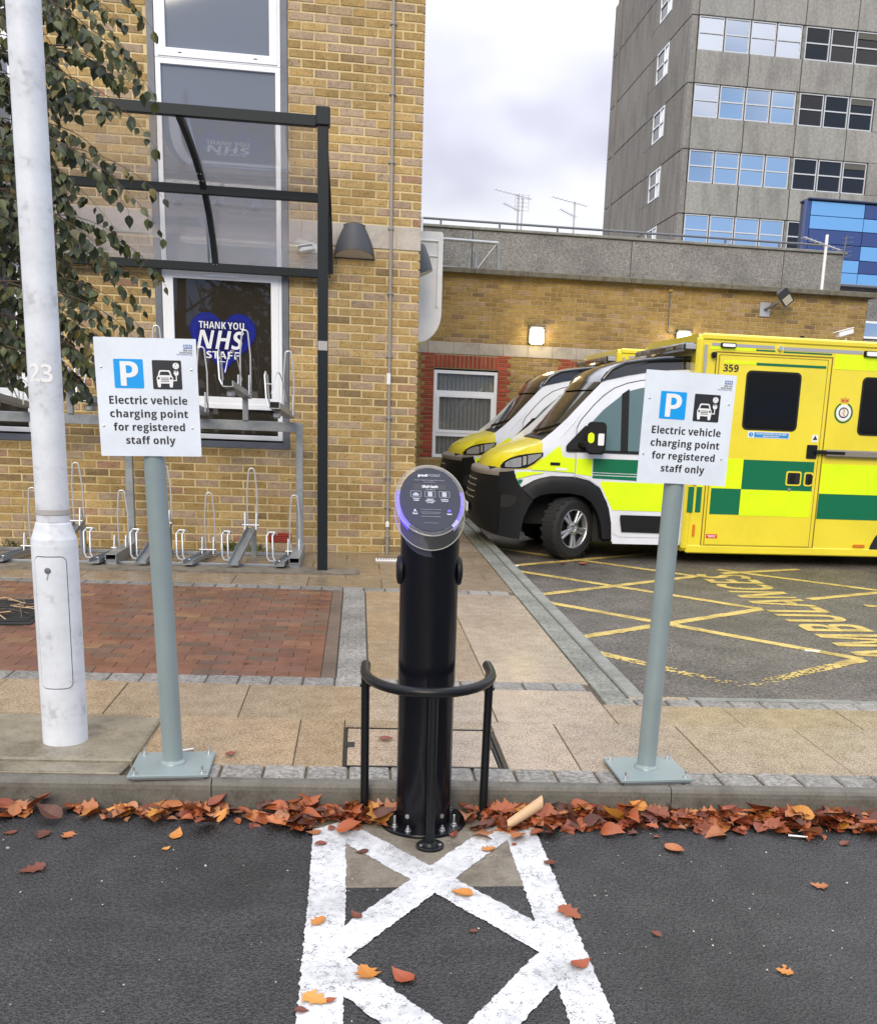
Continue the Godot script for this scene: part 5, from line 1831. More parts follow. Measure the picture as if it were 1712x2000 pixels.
func make_charger() -> void:
	var c := Vector3(0.256, -0.1085, -3.55)
	var t := thing("charging_post", "black cylindrical charging post with a tilted round panel and purple light ring", "charger", c)
	var mb := MB.new()
	mb.lathe([Vector2(0.1025, 0.012), Vector2(0.1025, 0.55), Vector2(0.1045, 0.552), Vector2(0.1045, 1.0)], 56)
	var low := []
	var cut := []
	for k in 57:
		var a := -TAU * k / 56
		low.append(Vector3(cos(a) * 0.1045, 1.0, sin(a) * 0.1045))
		cut.append(Vector3(cos(a) * 0.1045, 1.195 - 0.93 * sin(a) * 0.1045, sin(a) * 0.1045))
	mb.sheet([low, cut])
	part(mb, "post", M.gloss_black, t, true)
	mb = MB.new()
	mb.lathe([Vector2(0.163, 0.0), Vector2(0.163, 0.008), Vector2(0.160, 0.012), Vector2(0.10, 0.012)], 48)
	part(mb, "base_plate", M.gloss_black, t, true)
	for a in [35.0, 62.0, 118.0, 145.0, 215.0, 325.0]:
		mb = MB.new()
		var r := 0.134
		var q := Vector3(cos(deg_to_rad(a)) * r, 0.012, sin(deg_to_rad(a)) * r)
		mb.xf = Transform3D(Basis(), q)
		mb.lathe([Vector2(0.012, 0.0), Vector2(0.012, 0.004), Vector2(0.009, 0.004), Vector2(0.009, 0.012), Vector2(0.005, 0.013), Vector2(0.005, 0.045 if int(a) % 2 else 0.022), Vector2(0.0, 0.046 if int(a) % 2 else 0.023)], 8)
		part(mb, "anchor_bolt", M.steel, t, true)
	for a in [52.0, 128.0]:
		mb = MB.new()
		var d := Vector3(cos(deg_to_rad(a)), 0, sin(deg_to_rad(a)))
		mb.tube([d * 0.1 + Vector3(0, 0.055, 0), d * 0.106 + Vector3(0, 0.055, 0)], 0.009, 10)
		part(mb, "grub_screw", M.steel, t, true)
	# side sockets with round lids
	for sd in [-1.0, 1.0]:
		mb = MB.new()
		mb.xf = Transform3D(Basis(Vector3.BACK, -sd * PI / 2), Vector3(sd * 0.098, 0.965, 0.0))
		mb.lathe([Vector2(0.052, 0.0), Vector2(0.052, 0.010), Vector2(0.048, 0.016), Vector2(0.03, 0.020), Vector2(0.0, 0.021)], 28)
		part(mb, "socket_lid", M.amb_black, t, true)
	# head: clear collar cut at a slant, face plate, printed panel
	var sl := Vector3(0, 0.681, -0.732)
	var nrm := Vector3(0, 0.732, 0.681)
	var hc := Vector3(-0.0035, 1.217, -0.0015)
	var ring := func(rx: float, ry: float, off: float, k: int, n: int) -> Vector3:
		var a := TAU * k / n
		return hc + Vector3(cos(a) * rx, 0, 0) + sl * (sin(a) * ry) + nrm * off
	var n := 72
	mb = MB.new()
	var rows := [[], [], [], []]
	for k in n + 1:
		var p: Vector3 = ring.call(0.1225, 0.166, 0.0, k, n)
		rows[0].append(p + Vector3(0, -0.05, 0))
		rows[1].append(p + Vector3(0, -0.004, 0))
		rows[2].append(ring.call(0.120, 0.163, 0.002, k, n))
		rows[3].append(ring.call(0.108, 0.150, 0.003, k, n))
	for r in rows: r.reverse()
	mb.sheet(rows)
	part(mb, "clear_collar", M.pod_clear, t, true)
	mb = MB.new()
	var r1 := []
	for k in n + 1: r1.append(ring.call(0.1228, 0.1663, -0.001, k, n))
	mb.tube(r1, 0.0022, 6, false)
	var r2 := []
	for k in n + 1: r2.append(ring.call(0.1228, 0.1663, 0.0, k, n) + Vector3(0, -0.05, 0))
	mb.tube(r2, 0.0022, 6, false)
	part(mb, "collar_rim", M.pod_rim, t, true)
	# body inside the collar
	mb = MB.new()
	var b0 := []
	var b1 := []
	for k in n + 1:
		b0.append(ring.call(0.104, 0.145, 0.0, k, n) + Vector3(0, -0.09, 0))
		b1.append(ring.call(0.104, 0.145, -0.002, k, n))
	b0.reverse(); b1.reverse()
	mb.sheet([b0, b1])
	part(mb, "inner_body", M.pod_face, t, true)
	# light segments between face and collar on the lower left and right
	for sd in [0, 1]:
		mb = MB.new()
		var mb2 := MB.new()
		for k in 18:
			var deg: float
			if sd == 0: deg = 166.0 + k * 3.6
			else: deg = 14.0 - k * 3.6
			var a := deg_to_rad(deg)
			var w := deg_to_rad(1.35)
			var q := []
			for s in [[-w, 0.1075], [-w, 0.1195], [w, 0.1195], [w, 0.1075]]:
				var f: float = s[1]
				q.append(hc + Vector3(cos(a + s[0]) * f, 0, 0) + sl * (sin(a + s[0]) * (f + 0.043)) + nrm * -0.004)
			var tgt := mb if (sd == 0 or k < 14) else mb2
			tgt.quad(q[0], q[1], q[2], q[3])
			tgt.quad(q[1], q[1] + Vector3(0, -0.014, 0), q[2] + Vector3(0, -0.014, 0), q[2])
		part(mb, "light_segment", M.led, t, true)
		if mb2.v.size(): part(mb2, "light_segment", M.led_pale, t, true)
	mb = MB.new()
	var edge := []
	for k in n: edge.append(ring.call(0.1075, 0.1485, 0.004, k, n))
	for k in n: mb.tri(hc + nrm * 0.0042, edge[k], edge[(k + 1) % n])
	for k in n:
		var k2 := (k + 1) % n
		mb.quad(edge[k2], edge[k], edge[k] - nrm * 0.006, edge[k2] - nrm * 0.006)
	var face := part(mb, "face_panel", M.pod_face, t, true)
	var fb := Basis(Vector3.RIGHT, sl, nrm)
	var put := func(text: String, u: float, v: float, w: float, h: float, m: Material, bold: bool) -> void:
		words(text, w, h, m, face, Transform3D(fb, hc + Vector3(u, 0, 0) + sl * v + nrm * 0.0050), bold, "print", 0.0005)
	put.call("pod", -0.024, 0.110, 0.032, 0.016, M.print_white, true)
	put.call("POINT", 0.018, 0.1115, 0.044, 0.012, M.print_mid, false)
	put.call("Smart Open Charge POD Point", 0.0, 0.088, 0.106, 0.0065, M.print_mid, false)
	put.call("www.pod-point.com", 0.0, 0.079, 0.042, 0.0045, M.print_mid, false)
	put.call("Olaf-Seth", 0.001, 0.058, 0.056, 0.0125, M.print_white, true)
	put.call("PG-80976", 0.003, 0.044, 0.032, 0.006, M.print_mid, false)
	put.call("Plug in", -0.049, 0.000, 0.023, 0.0062, M.print_white, true)
	put.call("Cable", -0.049, -0.008, 0.019, 0.0058, M.print_white, true)
	put.call("Select", 0.0, -0.002, 0.022, 0.0058, M.print_white, true)
	put.call("POD Point", 0.0, -0.010, 0.033, 0.0058, M.print_white, true)
	put.call("in App", 0.0, -0.018, 0.022, 0.0062, M.print_white, true)
	put.call("Confirm", 0.051, -0.002, 0.026, 0.0058, M.print_white, true)
	put.call("Charge", 0.051, -0.010, 0.023, 0.0062, M.print_white, true)
	put.call("7kW", -0.055, -0.070, 0.018, 0.0065, M.print_white, true)
	put.call("7kW", 0.065, -0.070, 0.018, 0.0065, M.print_white, true)
	put.call("A", -0.055, -0.056, 0.011, 0.013, M.print_white, false)
	put.call("For charging support visit our website", 0.0, -0.050, 0.072, 0.0045, M.print_mid, false)
	put.call("If you find a fault with this unit please", 0.0, -0.0625, 0.070, 0.0045, M.print_mid, false)
	put.call("call us and quote the name above", 0.0, -0.069, 0.060, 0.0045, M.print_mid, false)
	put.call("Please do not leave cables behind", 0.0, -0.082, 0.066, 0.0045, M.print_mid, false)
	put.call("Switch off and unplug first", 0.0, -0.112, 0.048, 0.004, M.print_mid, false)
	# icon boxes
	for i in 3:
		var u := -0.050 + 0.0505 * i
		mb = MB.new()
		mb.xf = Transform3D(fb, hc + Vector3(u, 0, 0) + sl * 0.022 + nrm * 0.0045)
		for q in [[0, 0.0135, 0.036, 0.0012], [0, -0.0135, 0.036, 0.0012], [-0.018, 0, 0.0012, 0.027], [0.018, 0, 0.0012, 0.027]]:
			mb.box(Vector3(q[0], q[1], 0.0004), Vector3(q[2], q[3], 0.0006))
		if i == 0:
			mb.prism(rrect(-0.011, -0.009, 0.011, 0.001, 0.003, 2), 0, 0.0007, false); mb.prism(rrect(-0.006, 0.0, 0.006, 0.006, 0.002, 2), 0, 0.0007, false)
		else:
			mb.prism(rrect(-0.008, -0.011, 0.008, 0.011, 0.002, 2), 0, 0.0007, false)
		part(mb, "icon", M.print_mid, face, true)
	mb = MB.new()
	mb.xf = Transform3D(fb, hc + Vector3(0.065, 0, 0) + sl * -0.055 + nrm * 0.0045)
	mb.prism(rrect(-0.006, -0.006, 0.006, 0.006, 0.0055, 3), 0, 0.0007, false)
	part(mb, "status_light", M.led, face, true)
	mb = MB.new()
	mb.xf = Transform3D(fb, hc + sl * 0.056 + nrm * 0.0043)
	mb.prism(rrect(-0.058, -0.012, 0.058, 0.013, 0.001, 1), 0, 0.0002, false)
	part(mb, "name_strip", M.sign_black, face, true)
	var l := OmniLight3D.new()
	l.name = "ring_light"
	l.light_color = Color(0.35, 0.22, 1.0)
	l.light_energy = 0.012
	l.light_size = 0.05
	l.omni_range = 3.0
	l.omni_attenuation = 2.0
	l.shadow_enabled = true
	t.add_child(l)
	l.position = Vector3(-0.16, 1.17, 0.08)
	# guard hoop
	var g := thing("guard_rail", "black tubular hoop barrier on three legs around the charging post", "barrier", Vector3(0.262, -0.106, -3.45))
	mb = MB.new()
	var pts := []
	for p in [Vector3(0.036, 0.470, -3.69), Vector3(0.034, 0.468, -3.645)]: pts.append(p)
	for k in 19:
		var a := PI * (1.0 - k / 18.0)
		pts.append(Vector3(0.2665 + 0.2335 * cos(a), 0.465, -3.60 + 0.282 * sin(a)))
	for p in [Vector3(0.499, 0.468, -3.645), Vector3(0.497, 0.470, -3.69)]: pts.append(p)
	mb.tube(pts, 0.0185, 14)
	part(mb, "hoop", M.rail_black, g)
	var legs := [[Vector3(0.034, 0.465, -3.645), Vector3(0.036, -0.1, -3.63)], [Vector3(0.496, 0.465, -3.60), Vector3(0.490, -0.1, -3.60)], [Vector3(0.2665, 0.455, -3.322), Vector3(0.2665, -0.1, -3.322)]]
	for i in 3:
		mb = MB.new()
		mb.tube([legs[i][0], legs[i][1]], 0.016, 14)
		var leg := part(mb, "leg", M.rail_black, g)
		if i < 2:
			mb = MB.new()
			mb.tube([Vector3(legs[i][0].x - 0.02, 0.40, legs[i][0].z), Vector3(legs[i][0].x + 0.02, 0.40, legs[i][0].z)], 0.006, 8)
			part(mb, "bolt", M.rail_black, leg)
		mb = MB.new()
		mb.xf.origin = Vector3(legs[i][1].x, -0.1085, legs[i][1].z)
		mb.lathe([Vector2(0.05, 0.0), Vector2(0.05, 0.008), Vector2(0.047, 0.011), Vector2(0.03, 0.011), Vector2(0.024, 0.02), Vector2(0.016, 0.022)], 24)
		part(mb, "foot_plate", M.rail_black, leg)
		for k in 3:
			mb = MB.new()
			mb.xf.origin = Vector3(legs[i][1].x + cos(TAU * k / 3 + 0.5) * 0.038, -0.095, legs[i][1].z + sin(TAU * k / 3 + 0.5) * 0.038)
			mb.lathe([Vector2(0.007, 0.0), Vector2(0.007, 0.005), Vector2(0.0, 0.006)], 6)
			part(mb, "bolt", M.steel, leg)


# ---------------------------------------------------------------- leaves
func leaf_outline(kind: int) -> Array:
	# half outline as (along, half width)
	if kind == 0:
		return [[0.0, 0.0], [0.08, 0.16], [0.22, 0.30], [0.38, 0.33], [0.55, 0.29], [0.72, 0.18], [0.88, 0.07], [1.0, 0.0]]
	return [[0.0, 0.02], [0.06, 0.22], [0.12, 0.20], [0.24, 0.46], [0.33, 0.30], [0.44, 0.25], [0.56, 0.42], [0.66, 0.22], [0.76, 0.17], [0.86, 0.19], [0.93, 0.06], [1.0, 0.0]]


func leaf_mesh(mb: MB, xf: Transform3D, length: float, kind: int, fold: float, curl: float, col: Color, stalk := true) -> void:
	var keep := mb.xf
	mb.xf = xf
	var o := leaf_outline(kind)
	var P := func(a: float, w: float, up: float) -> Vector3:
		return Vector3(w * length, up * length + curl * length * (a - 0.4) * (a - 0.4) * 1.6, -a * length)
	for i in o.size() - 1:
		var a0: float = o[i][0]; var w0: float = o[i][1]; var a1: float = o[i + 1][0]; var w1: float = o[i + 1][1]
		var m0: Vector3 = P.call(a0, 0.0, 0.0); var m1: Vector3 = P.call(a1, 0.0, 0.0)
		for s in [-1.0, 1.0]:
			var e0: Vector3 = P.call(a0, s * w0, fold * w0); var e1: Vector3 = P.call(a1, s * w1, fold * w1)
			mb.col = col * (1.0 if s > 0 else 0.93)
			if s > 0:
				mb.tri(m0, e0, e1); mb.tri(m0, e1, m1)
			else:
				mb.tri(m0, e1, e0); mb.tri(m0, m1, e1)
	if stalk:
		mb.col = col * 0.7
		var a := Vector3(0.006 * length * 2, curl * length * 0.25, 0); var b := Vector3(0.05 * length, 0.03 * length + curl * length * 0.3, 0.35 * length)
		var w := Vector3(0.014 * length, 0, 0)
		mb.tri(a - w, a + w, b); mb.tri(a + Vector3(0, 0.014 * length, 0), a - Vector3(0, 0.01 * length, 0), b)
	mb.xf = keep


func settle(mb: MB, floor_y: float) -> void:
	var lo := 1e9
	for q in mb.v: lo = minf(lo, q.y)
	for i in mb.v.size(): mb.v[i] += Vector3(0, floor_y - lo, 0)


func autumn() -> Color:
	var t := rng.randf()
	var c: Color
	if t < 0.32: c = Color(0.34, 0.085, 0.025)
	elif t < 0.54: c = Color(0.22, 0.05, 0.02)
	elif t < 0.68: c = Color(0.42, 0.145, 0.045)
	elif t < 0.73: c = Color(0.52, 0.22, 0.035)
	elif t < 0.92: c = Color(0.10, 0.03, 0.016)
	else: c = Color(0.40, 0.17, 0.08)
	return c * rng.randf_range(0.8, 1.15)


func make_leaf_litter() -> void:
	rng.seed = 4401
	var mb := MB.new()
	var nz := FastNoiseLite.new(); nz.seed = 6; nz.frequency = 3.0
	var singles := 0
	for i in 2500:
		var x := rng.randf_range(-1.55, 2.5)
		var dens := 0.0
		if x < -0.9: dens = 0.12
		elif x < -0.3: dens = 0.34
		elif x < 0.75: dens = 1.0
		elif x < 1.7: dens = 0.7
		else: dens = 0.45
		dens *= 0.75 + 0.9 * nz.get_noise_1d(x * 1.3)
		if rng.randf() > dens: continue
		var wide := 0.115 if x > -0.3 else 0.09
		if x > -0.15 and x < 0.72: wide = 0.13
		var s := absf(rng.randfn(0.0, 0.55))
		if s > 1.5: continue
		var z := kz(x) + 0.025 + s * wide
		var pile := maxf(0.0, 1.0 - s * 0.85) * 0.036 * (1.0 if x > -0.4 else 0.55) * (0.75 + 0.5 * nz.get_noise_1d(x + 5))
		var y := -0.104 + rng.randf() * pile
		if Vector2(x - 0.256, z + 3.55).length() < 0.155: continue
		var L := rng.randf_range(0.05, 0.115)
		var b := Basis(Vector3.UP, rng.randf() * TAU) * Basis(Vector3.RIGHT, rng.randfn(0.0, 0.28)) * Basis(Vector3.BACK, rng.randfn(0.0, 0.28))
		var kind := 1 if rng.randf() < 0.42 else 0
		if rng.randf() < 0.45: L *= 0.6
		if y > -0.085 and L > 0.065 and singles < 60:
			singles += 1
			var one := MB.new()
			var at := Vector3(x, y + 0.006, z)
			leaf_mesh(one, Transform3D(b, at), L, kind, rng.randf_range(0.1, 0.55), jit(0.5), autumn())
			solid(one, "fallen_leaf", M.dead_leaf, "curled russet leaf lying on top of the drift along the kerb", "leaf", at, "leaves on top of the kerb drift")
		else:
			leaf_mesh(mb, Transform3D(b, Vector3(x, y + 0.004, z)), L, kind, rng.randf_range(0.1, 0.6), jit(0.5), autumn())
	var o := solid(mb, "fallen_leaves", M.dead_leaf, "drift of fallen russet leaves banked along the front kerb", "leaves", Vector3(0.4, -0.11, -3.55))
	o.set_meta("kind", "stuff")
	# leaves one can point at
	var spots := [[-1.27, -3.70, 0.10, 0, "lying by the kerb below the lamp post pad"], [-1.19, -3.52, 0.05, 0, "small and dark, in the left car park space nearest the lamp post"], [-1.09, -3.52, 0.07, 1, "ragged, left of two beside each other below the left sign"], [-1.0, -3.50, 0.06, 1, "ragged, right of two beside each other below the left sign"], [-0.64, -3.43, 0.07, 0, "pale orange and alone on tarmac below the left sign"],
		[-0.66, -3.34, 0.035, 0, "tiny and yellow on tarmac below the left sign"], [-1.01, -3.23, 0.085, 1, "dark, farthest out on the left tarmac"], [-0.33, -3.54, 0.09, 0, "just outside the drift, left of the white box"], [-0.10, -3.37, 0.055, 0, "brown, on the top left corner of the white box"], [0.05, -3.29, 0.05, 0, "thin, on the first white diagonal"],
		[0.38, -2.94, 0.08, 0, "orange and upright-tipped, below the crossing of the white diagonals"], [0.64, -2.83, 0.085, 1, "lobed, on the right white line beside the first diamond"], [1.13, -3.29, 0.095, 0, "big and curled, alone on tarmac below the right sign"], [0.79, -3.47, 0.05, 0, "small and red, right of the white box corner"], [1.59, -2.93, 0.06, 1, "lobed, on the tarmac far right"],
		[1.24, -2.42, 0.05, 1, "small and orange, on the gritty tarmac at lower right"], [0.61, -2.49, 0.075, 0, "reddish, lying across the right white line"], [0.05, -2.47, 0.085, 1, "orange and lobed, inside the white diamond"], [0.16, -2.45, 0.085, 0, "long and red-brown, inside the white diamond"], [-0.13, -2.41, 0.075, 1, "yellow-orange, on the left white line near the picture's bottom"],
		[-0.08, -2.38, 0.04, 0, "small and red beside the yellow-orange leaf on the left line"], [-0.15, -2.34, 0.04, 0, "small and dark at the left line's outer edge, nearest the viewer"], [-0.12, -2.78, 0.055, 1, "orange, on the left white line beside the first diamond"], [0.02, -2.81, 0.05, 0, "thin and dark, on the lower left arm of the cross"], [0.62, -3.44, 0.12, 0, "largest one, draped over the top right corner of the white box"],
		[0.66, -3.18, 0.06, 0, "dark, just outside the right white line"], [1.80, -3.26, 0.05, 0, "flat and dark, on tarmac at the right edge"], [1.13, -3.37, 0.03, 0, "tiny and red beside the big curled leaf"], [0.92, -2.65, 0.04, 0, "small and dark, alone right of the white box"], [1.23, -2.47, 0.02, 0, "speck-like, above the small orange leaf at lower right"],
		[0.45, -3.27, 0.055, 1, "golden, on the second white diagonal"], [0.37, -2.72, 0.03, 0, "tiny and dark, inside the white diamond near its top"], [-0.12, -3.46, 0.06, 0, "on the white box's top left end"], [1.80, -3.46, 0.06, 0, "loose, in front of the drift at far right"], [0.58, -3.33, 0.03, 0, "tiny, red, beside the second white diagonal"]]
	for s in spots:
		var one := MB.new()
		var at := Vector3(s[0], -0.098, s[1])
		var c := autumn()
		if "orange" in s[4] or "golden" in s[4]: c = Color(0.52, 0.20, 0.035)
		if "yellow" in s[4]: c = Color(0.62, 0.30, 0.06)
		if "dark" in s[4]: c = Color(0.16, 0.04, 0.02)
		if "red" in s[4]: c = Color(0.34, 0.075, 0.025)
		leaf_mesh(one, Transform3D(Basis(Vector3.UP, rng.randf() * TAU) * Basis(Vector3.RIGHT, jit(0.18)), at), s[2], s[3], rng.randf_range(0.08, 0.35), rng.randf_range(0.0, 0.4), c)
		settle(one, -0.1055 if s[0] > -0.16 and s[0] < 0.69 else -0.1085)
		solid(one, "fallen_leaf", M.dead_leaf, "fallen leaf, " + s[4], "leaf", at)
	for q in [[Vector3(2.29, -0.09, -10.15), 0.12, "fallen leaf, bright orange, on the bay under the front ambulance"], [Vector3(2.14, -0.09, -10.1), 0.09, "fallen leaf, paler one of the pair by the ambulance wheel"], [Vector3(-0.03, 0.008, -4.14), 0.0, ""], [Vector3(0.10, 0.006, -4.2), 0.075, "fallen leaf, dull red, on the inspection cover slab"], [Vector3(-0.49, 0.006, -4.02), 0.06, "fallen leaf, dark strip on the slabs behind the left sign plate"], [Vector3(-0.62, 0.006, -5.5), 0.05, "fallen leaf, dark sliver on the red paving near its front edge"]]:
		if q[1] == 0.0: continue
		var one := MB.new()
		leaf_mesh(one, Transform3D(Basis(Vector3.UP, rng.randf() * TAU), q[0]), q[1], 0, 0.3, 0.3, Color(0.5, 0.16, 0.03) if "bright" in q[2] else Color(0.2, 0.05, 0.025))
		solid(one, "fallen_leaf", M.dead_leaf, q[2], "leaf", q[0])
	# scrap of rolled card in the drift
	one_card()
	# pale crumbs and butts on the ground
	for q in [[Vector3(-0.69, 0.006, -4.06), 0.055, 0.009, "cigarette end beside the left sign's base plate"], [Vector3(1.66, -0.1, -3.33), 0.07, 0.007, "white paper stick on tarmac below the right-hand drift"], [Vector3(3.1, -0.094, -6.32), 0.10, 0.013, "flattened white wrapper on the bay near the yellow lettering"], [Vector3(-1.0, 0.006, -8.76), 0.09, 0.012, "white scrap on the concrete in front of the rack"], [Vector3(1.58, -0.09, -9.9), 0.08, 0.012, "white scrap at the kerb beside the ambulance"]]:
		var m2 := MB.new()
		var d: Vector3 = Vector3(1, 0, jit(0.6)).normalized() * q[1] / 2
		m2.tube([q[0] - d, q[0] + d], q[2] / 2, 7)
		m2.box(q[0] + d * 0.9, Vector3(0.006, q[2] * 0.9, q[2] * 0.9), 0.001)
		solid(m2, "litter_scrap", M.sticker_white, q[3], "litter", q[0])


func one_card() -> void:
	var mb := MB.new()
	var rows := []
	for i in 9:
		var a := lerpf(-0.3, 3.6, i / 8.0)
		var r := []
		for j in 5:
			var s := j / 4.0
			var c := Vector3(lerpf(0.565, 0.71, s), lerpf(-0.088, -0.03, s), lerpf(-3.45, -3.53, s))
			r.append(c + Vector3(-0.1, cos(a) * 0.9, sin(a)) * lerpf(0.022, 0.03, s))
		rows.append(r)
	mb.sheet(rows)
	solid(mb, "rolled_card", M.card, "pale tan roll of card lying on the leaf drift right of the charger", "card", Vector3(0.63, -0.09, -3.49))


# ---------------------------------------------------------------- the tree at the left
func make_tree() -> void:
	rng.seed = 9120
	var t := thing("birch_tree", "drooping leafy branches of a birch behind the lamp post", "tree", Vector3(-2.55, 0, -5.3))
	var mb := MB.new()
	mb.tube([Vector3(-2.55, -0.05, -5.3), Vector3(-2.52, 1.2, -5.28), Vector3(-2.42, 2.6, -5.2), Vector3(-2.38, 4.2, -5.15), Vector3(-2.3, 5.4, -5.1)], 0.10, 12, true, 0.03)
	part(mb, "trunk", M.bark, t)
	var variants := []
	for i in 14:
		var m := MB.new()
		var c := Color(0.046, 0.060, 0.022)
		var q := rng.randf()
		if q < 0.25: c = Color(0.028, 0.040, 0.017)
		elif q < 0.45: c = Color(0.062, 0.078, 0.024)
		elif q < 0.55: c = Color(0.095, 0.11, 0.032)
		elif q < 0.62: c = Color(0.10, 0.085, 0.03)
		elif q < 0.67: c = Color(0.19, 0.15, 0.035)
		leaf_mesh(m, Transform3D(), 1.0, 0, rng.randf_range(0.1, 0.45), jit(0.25), c)
		variants.append(m)
	var meshes := []
	for m: MB in variants: meshes.append(m.mesh())
	# twigs: start high on a limb, run right and hang down; targets follow the outline in view
	var ends := []
	var spots := [[-0.93, 3.12, 0.9], [-0.88, 2.95, 1.0], [-0.98, 2.78, 1.0], [-0.86, 2.66, 1.0], [-0.90, 2.5, 0.8], [-0.92, 2.34, 0.7], [-0.86, 2.12, 0.8], [-0.99, 2.2, 0.8], [-0.93, 1.95, 1.0], [-0.97, 1.8, 1.0], [-0.94, 1.62, 1.0], [-1.0, 1.72, 0.9], [-1.06, 1.55, 0.9], [-1.16, 1.48, 0.9], [-1.22, 1.40, 0.9], [-1.10, 1.24, 0.35], [-1.03, 1.18, 0.3], [-0.93, 1.22, 0.3]]
	for s in spots: ends.append([Vector3(s[0], s[1], -5.0 + jit(0.35)), s[2]])
	for i in 105:
		ends.append([Vector3(rng.randf_range(-1.75, -1.02), rng.randf_range(1.45, 3.3), -5.15 + jit(0.4)), 1.0])
	for i in 105:
		ends.append([Vector3(rng.randf_range(-1.8, -1.25), rng.randf_range(1.4, 3.3), -5.2 + jit(0.4)), 1.0])
	var wood := MB.new()
	var rest := MB.new()
	var singles := 0
	for lim in [[3.5, -1.15], [2.9, -1.3], [2.3, -1.35], [1.9, -1.5]]:
		wood.tube([Vector3(-2.42, lim[0] - 0.35, -5.22), Vector3(-1.95, lim[0], -5.15), Vector3(lim[1], lim[0] + 0.02, -5.1)], 0.022, 6, true, 0.004)
	for e in ends:
		var b: Vector3 = e[0]
		var len := rng.randf_range(0.35, 0.6)
		var a := b + Vector3(-len * rng.randf_range(0.6, 1.0), rng.randf_range(0.12, 0.5) * len * 1.6, jit(0.15))
		if b.y < 1.35: a = b + Vector3(-0.12 + jit(0.06), 0.42, jit(0.05))
		var m := (a + b) / 2 + Vector3(0.04, 0.09, 0)
		var pts := []
		for k in 9:
			var s := k / 8.0
			pts.append(a.lerp(m, s).lerp(m.lerp(b, s), s))
		wood.tube(pts, 0.0026, 5, false, 0.0009)
		var n := int(24.0 * e[1])
		for k in n:
			var s := clampf((k + rng.randf()) / n, 0.08, 1.0)
			var p := a.lerp(m, s).lerp(m.lerp(b, s), s)
			var dir := (Vector3(jit(0.6), -1.0 + jit(0.5), jit(0.6) + 0.15)).normalized()
			var side := dir.cross(Vector3(jit(0.7), jit(0.3), 1.0)).normalized()
			var nrm := side.cross(dir).normalized()
			var bs := Basis(side, nrm, -dir)
			var L := rng.randf_range(0.034, 0.06)
			var xf := Transform3D(bs.scaled_local(Vector3(L, L, L)), p + dir * L * 0.3)
			var v := rng.randi() % variants.size()
			if singles < 296 and p.z > -5.05 and p.x > -1.5:
				piece(meshes[v], "leaf", M.leaf, t, xf)
				singles += 1
			else:
				var src: MB = variants[v]
				for i in src.v.size():
					rest.v.append(xf * src.v[i]); rest.n.append((xf.basis * src.n[i]).normalized()); rest.c.append(src.c[i])
	part(wood, "branches", M.bark, t)
	part(rest, "foliage", M.leaf, t).set_meta("kind", "stuff")
	# bare tree across the car park, mirrored in the lower window
	var bt := thing("bare_tree", "bare branching tree across the car park, seen mirrored in the lower window", "tree", Vector3(-4.0, -0.11, 12.0))
	var lm := MB.new()
	grow(lm, Vector3(-4.0, -0.11, 12.0), Vector3(0.05, 1, 0), 1.7, 0.16, 0)
	part(lm, "trunk", M.bark, bt)
	var hd := thing("hedge", "dense dark hedge across the car park behind the viewer", "hedge", Vector3(-2, -0.11, 13.5))
	var hm := MB.new()
	var src2: MB = variants[0]
	for i in 2600:
		var p := Vector3(rng.randf_range(-14, 12), 0, 13.5 + jit(0.9))
		var h := 3.0 + 0.9 * sin(p.x * 0.9) + 0.5 * sin(p.x * 2.3 + 1.0)
		p.y = -0.11 + rng.randf() * h
		var L := rng.randf_range(0.35, 0.6)
		var xf := Transform3D(Basis.from_euler(Vector3(rng.randf() * TAU, rng.randf() * TAU, rng.randf() * TAU)).scaled(Vector3(L, L, L)), p)
		for k in src2.v.size():
			hm.v.append(xf * src2.v[k]); hm.n.append((xf.basis * src2.n[k]).normalized()); hm.c.append(src2.c[k])
	part(hm, "foliage", M.leaf, hd)


func grow(mb: MB, p: Vector3, d: Vector3, len: float, r: float, depth: int) -> void:
	var q := p + d * len
	mb.tube([p, (p + q) / 2 + Vector3(jit(0.06), 0, jit(0.06)) * len, q], r, 6, false, r * 0.68)
	if depth >= 5: return
	var n := 3 if depth < 3 else 2
	for i in n:
		var nd := (d + Vector3(jit(0.75), 0.1 + jit(0.3), jit(0.75))).normalized()
		grow(mb, q, nd, len * rng.randf_range(0.62, 0.82), r * 0.62, depth + 1)


# ---------------------------------------------------------------- ambulances
const AZ := -11.35


func cab_half(x: float, y: float) -> float:
	var w := 0.90
	if x < 1.95: w -= 0.15 * pow((1.95 - x) / 0.46, 2.2)
	if y > 1.05: w -= 0.15 * (y - 1.05)
	return w


# a panel on the near side of the cab: stations [x, low, high]
func cab_panel(parent: Node3D, called: String, m: Material, st: Array, off: float, ny := 8, far := false) -> MeshInstance3D:
	var mb := MB.new()
	# refine the stations
	var fine := []
	for i in st.size() - 1:
		var n := maxi(1, int(absf(st[i + 1][0] - st[i][0]) / 0.04))
		for k in n:
			var s := float(k) / n
			fine.append([lerpf(st[i][0], st[i + 1][0], s), lerpf(st[i][1], st[i + 1][1], s), lerpf(st[i][2], st[i + 1][2], s)])
	fine.append(st[-1])
	var made: MeshInstance3D = null
	for sg in ([1.0, -1.0] if far else [1.0]):
		mb = MB.new()
		var rows := []
		for j in ny + 1:
			var r := []
			for f in fine:
				var y := lerpf(f[1], f[2], float(j) / ny)
				r.append(Vector3(f[0], y, AZ + sg * (cab_half(f[0], y) + off)))
			if sg < 0: r.reverse()
			rows.append(r)
		mb.sheet(rows)
		var o := part(mb, called, m, parent)
		if made == null: made = o
	return made


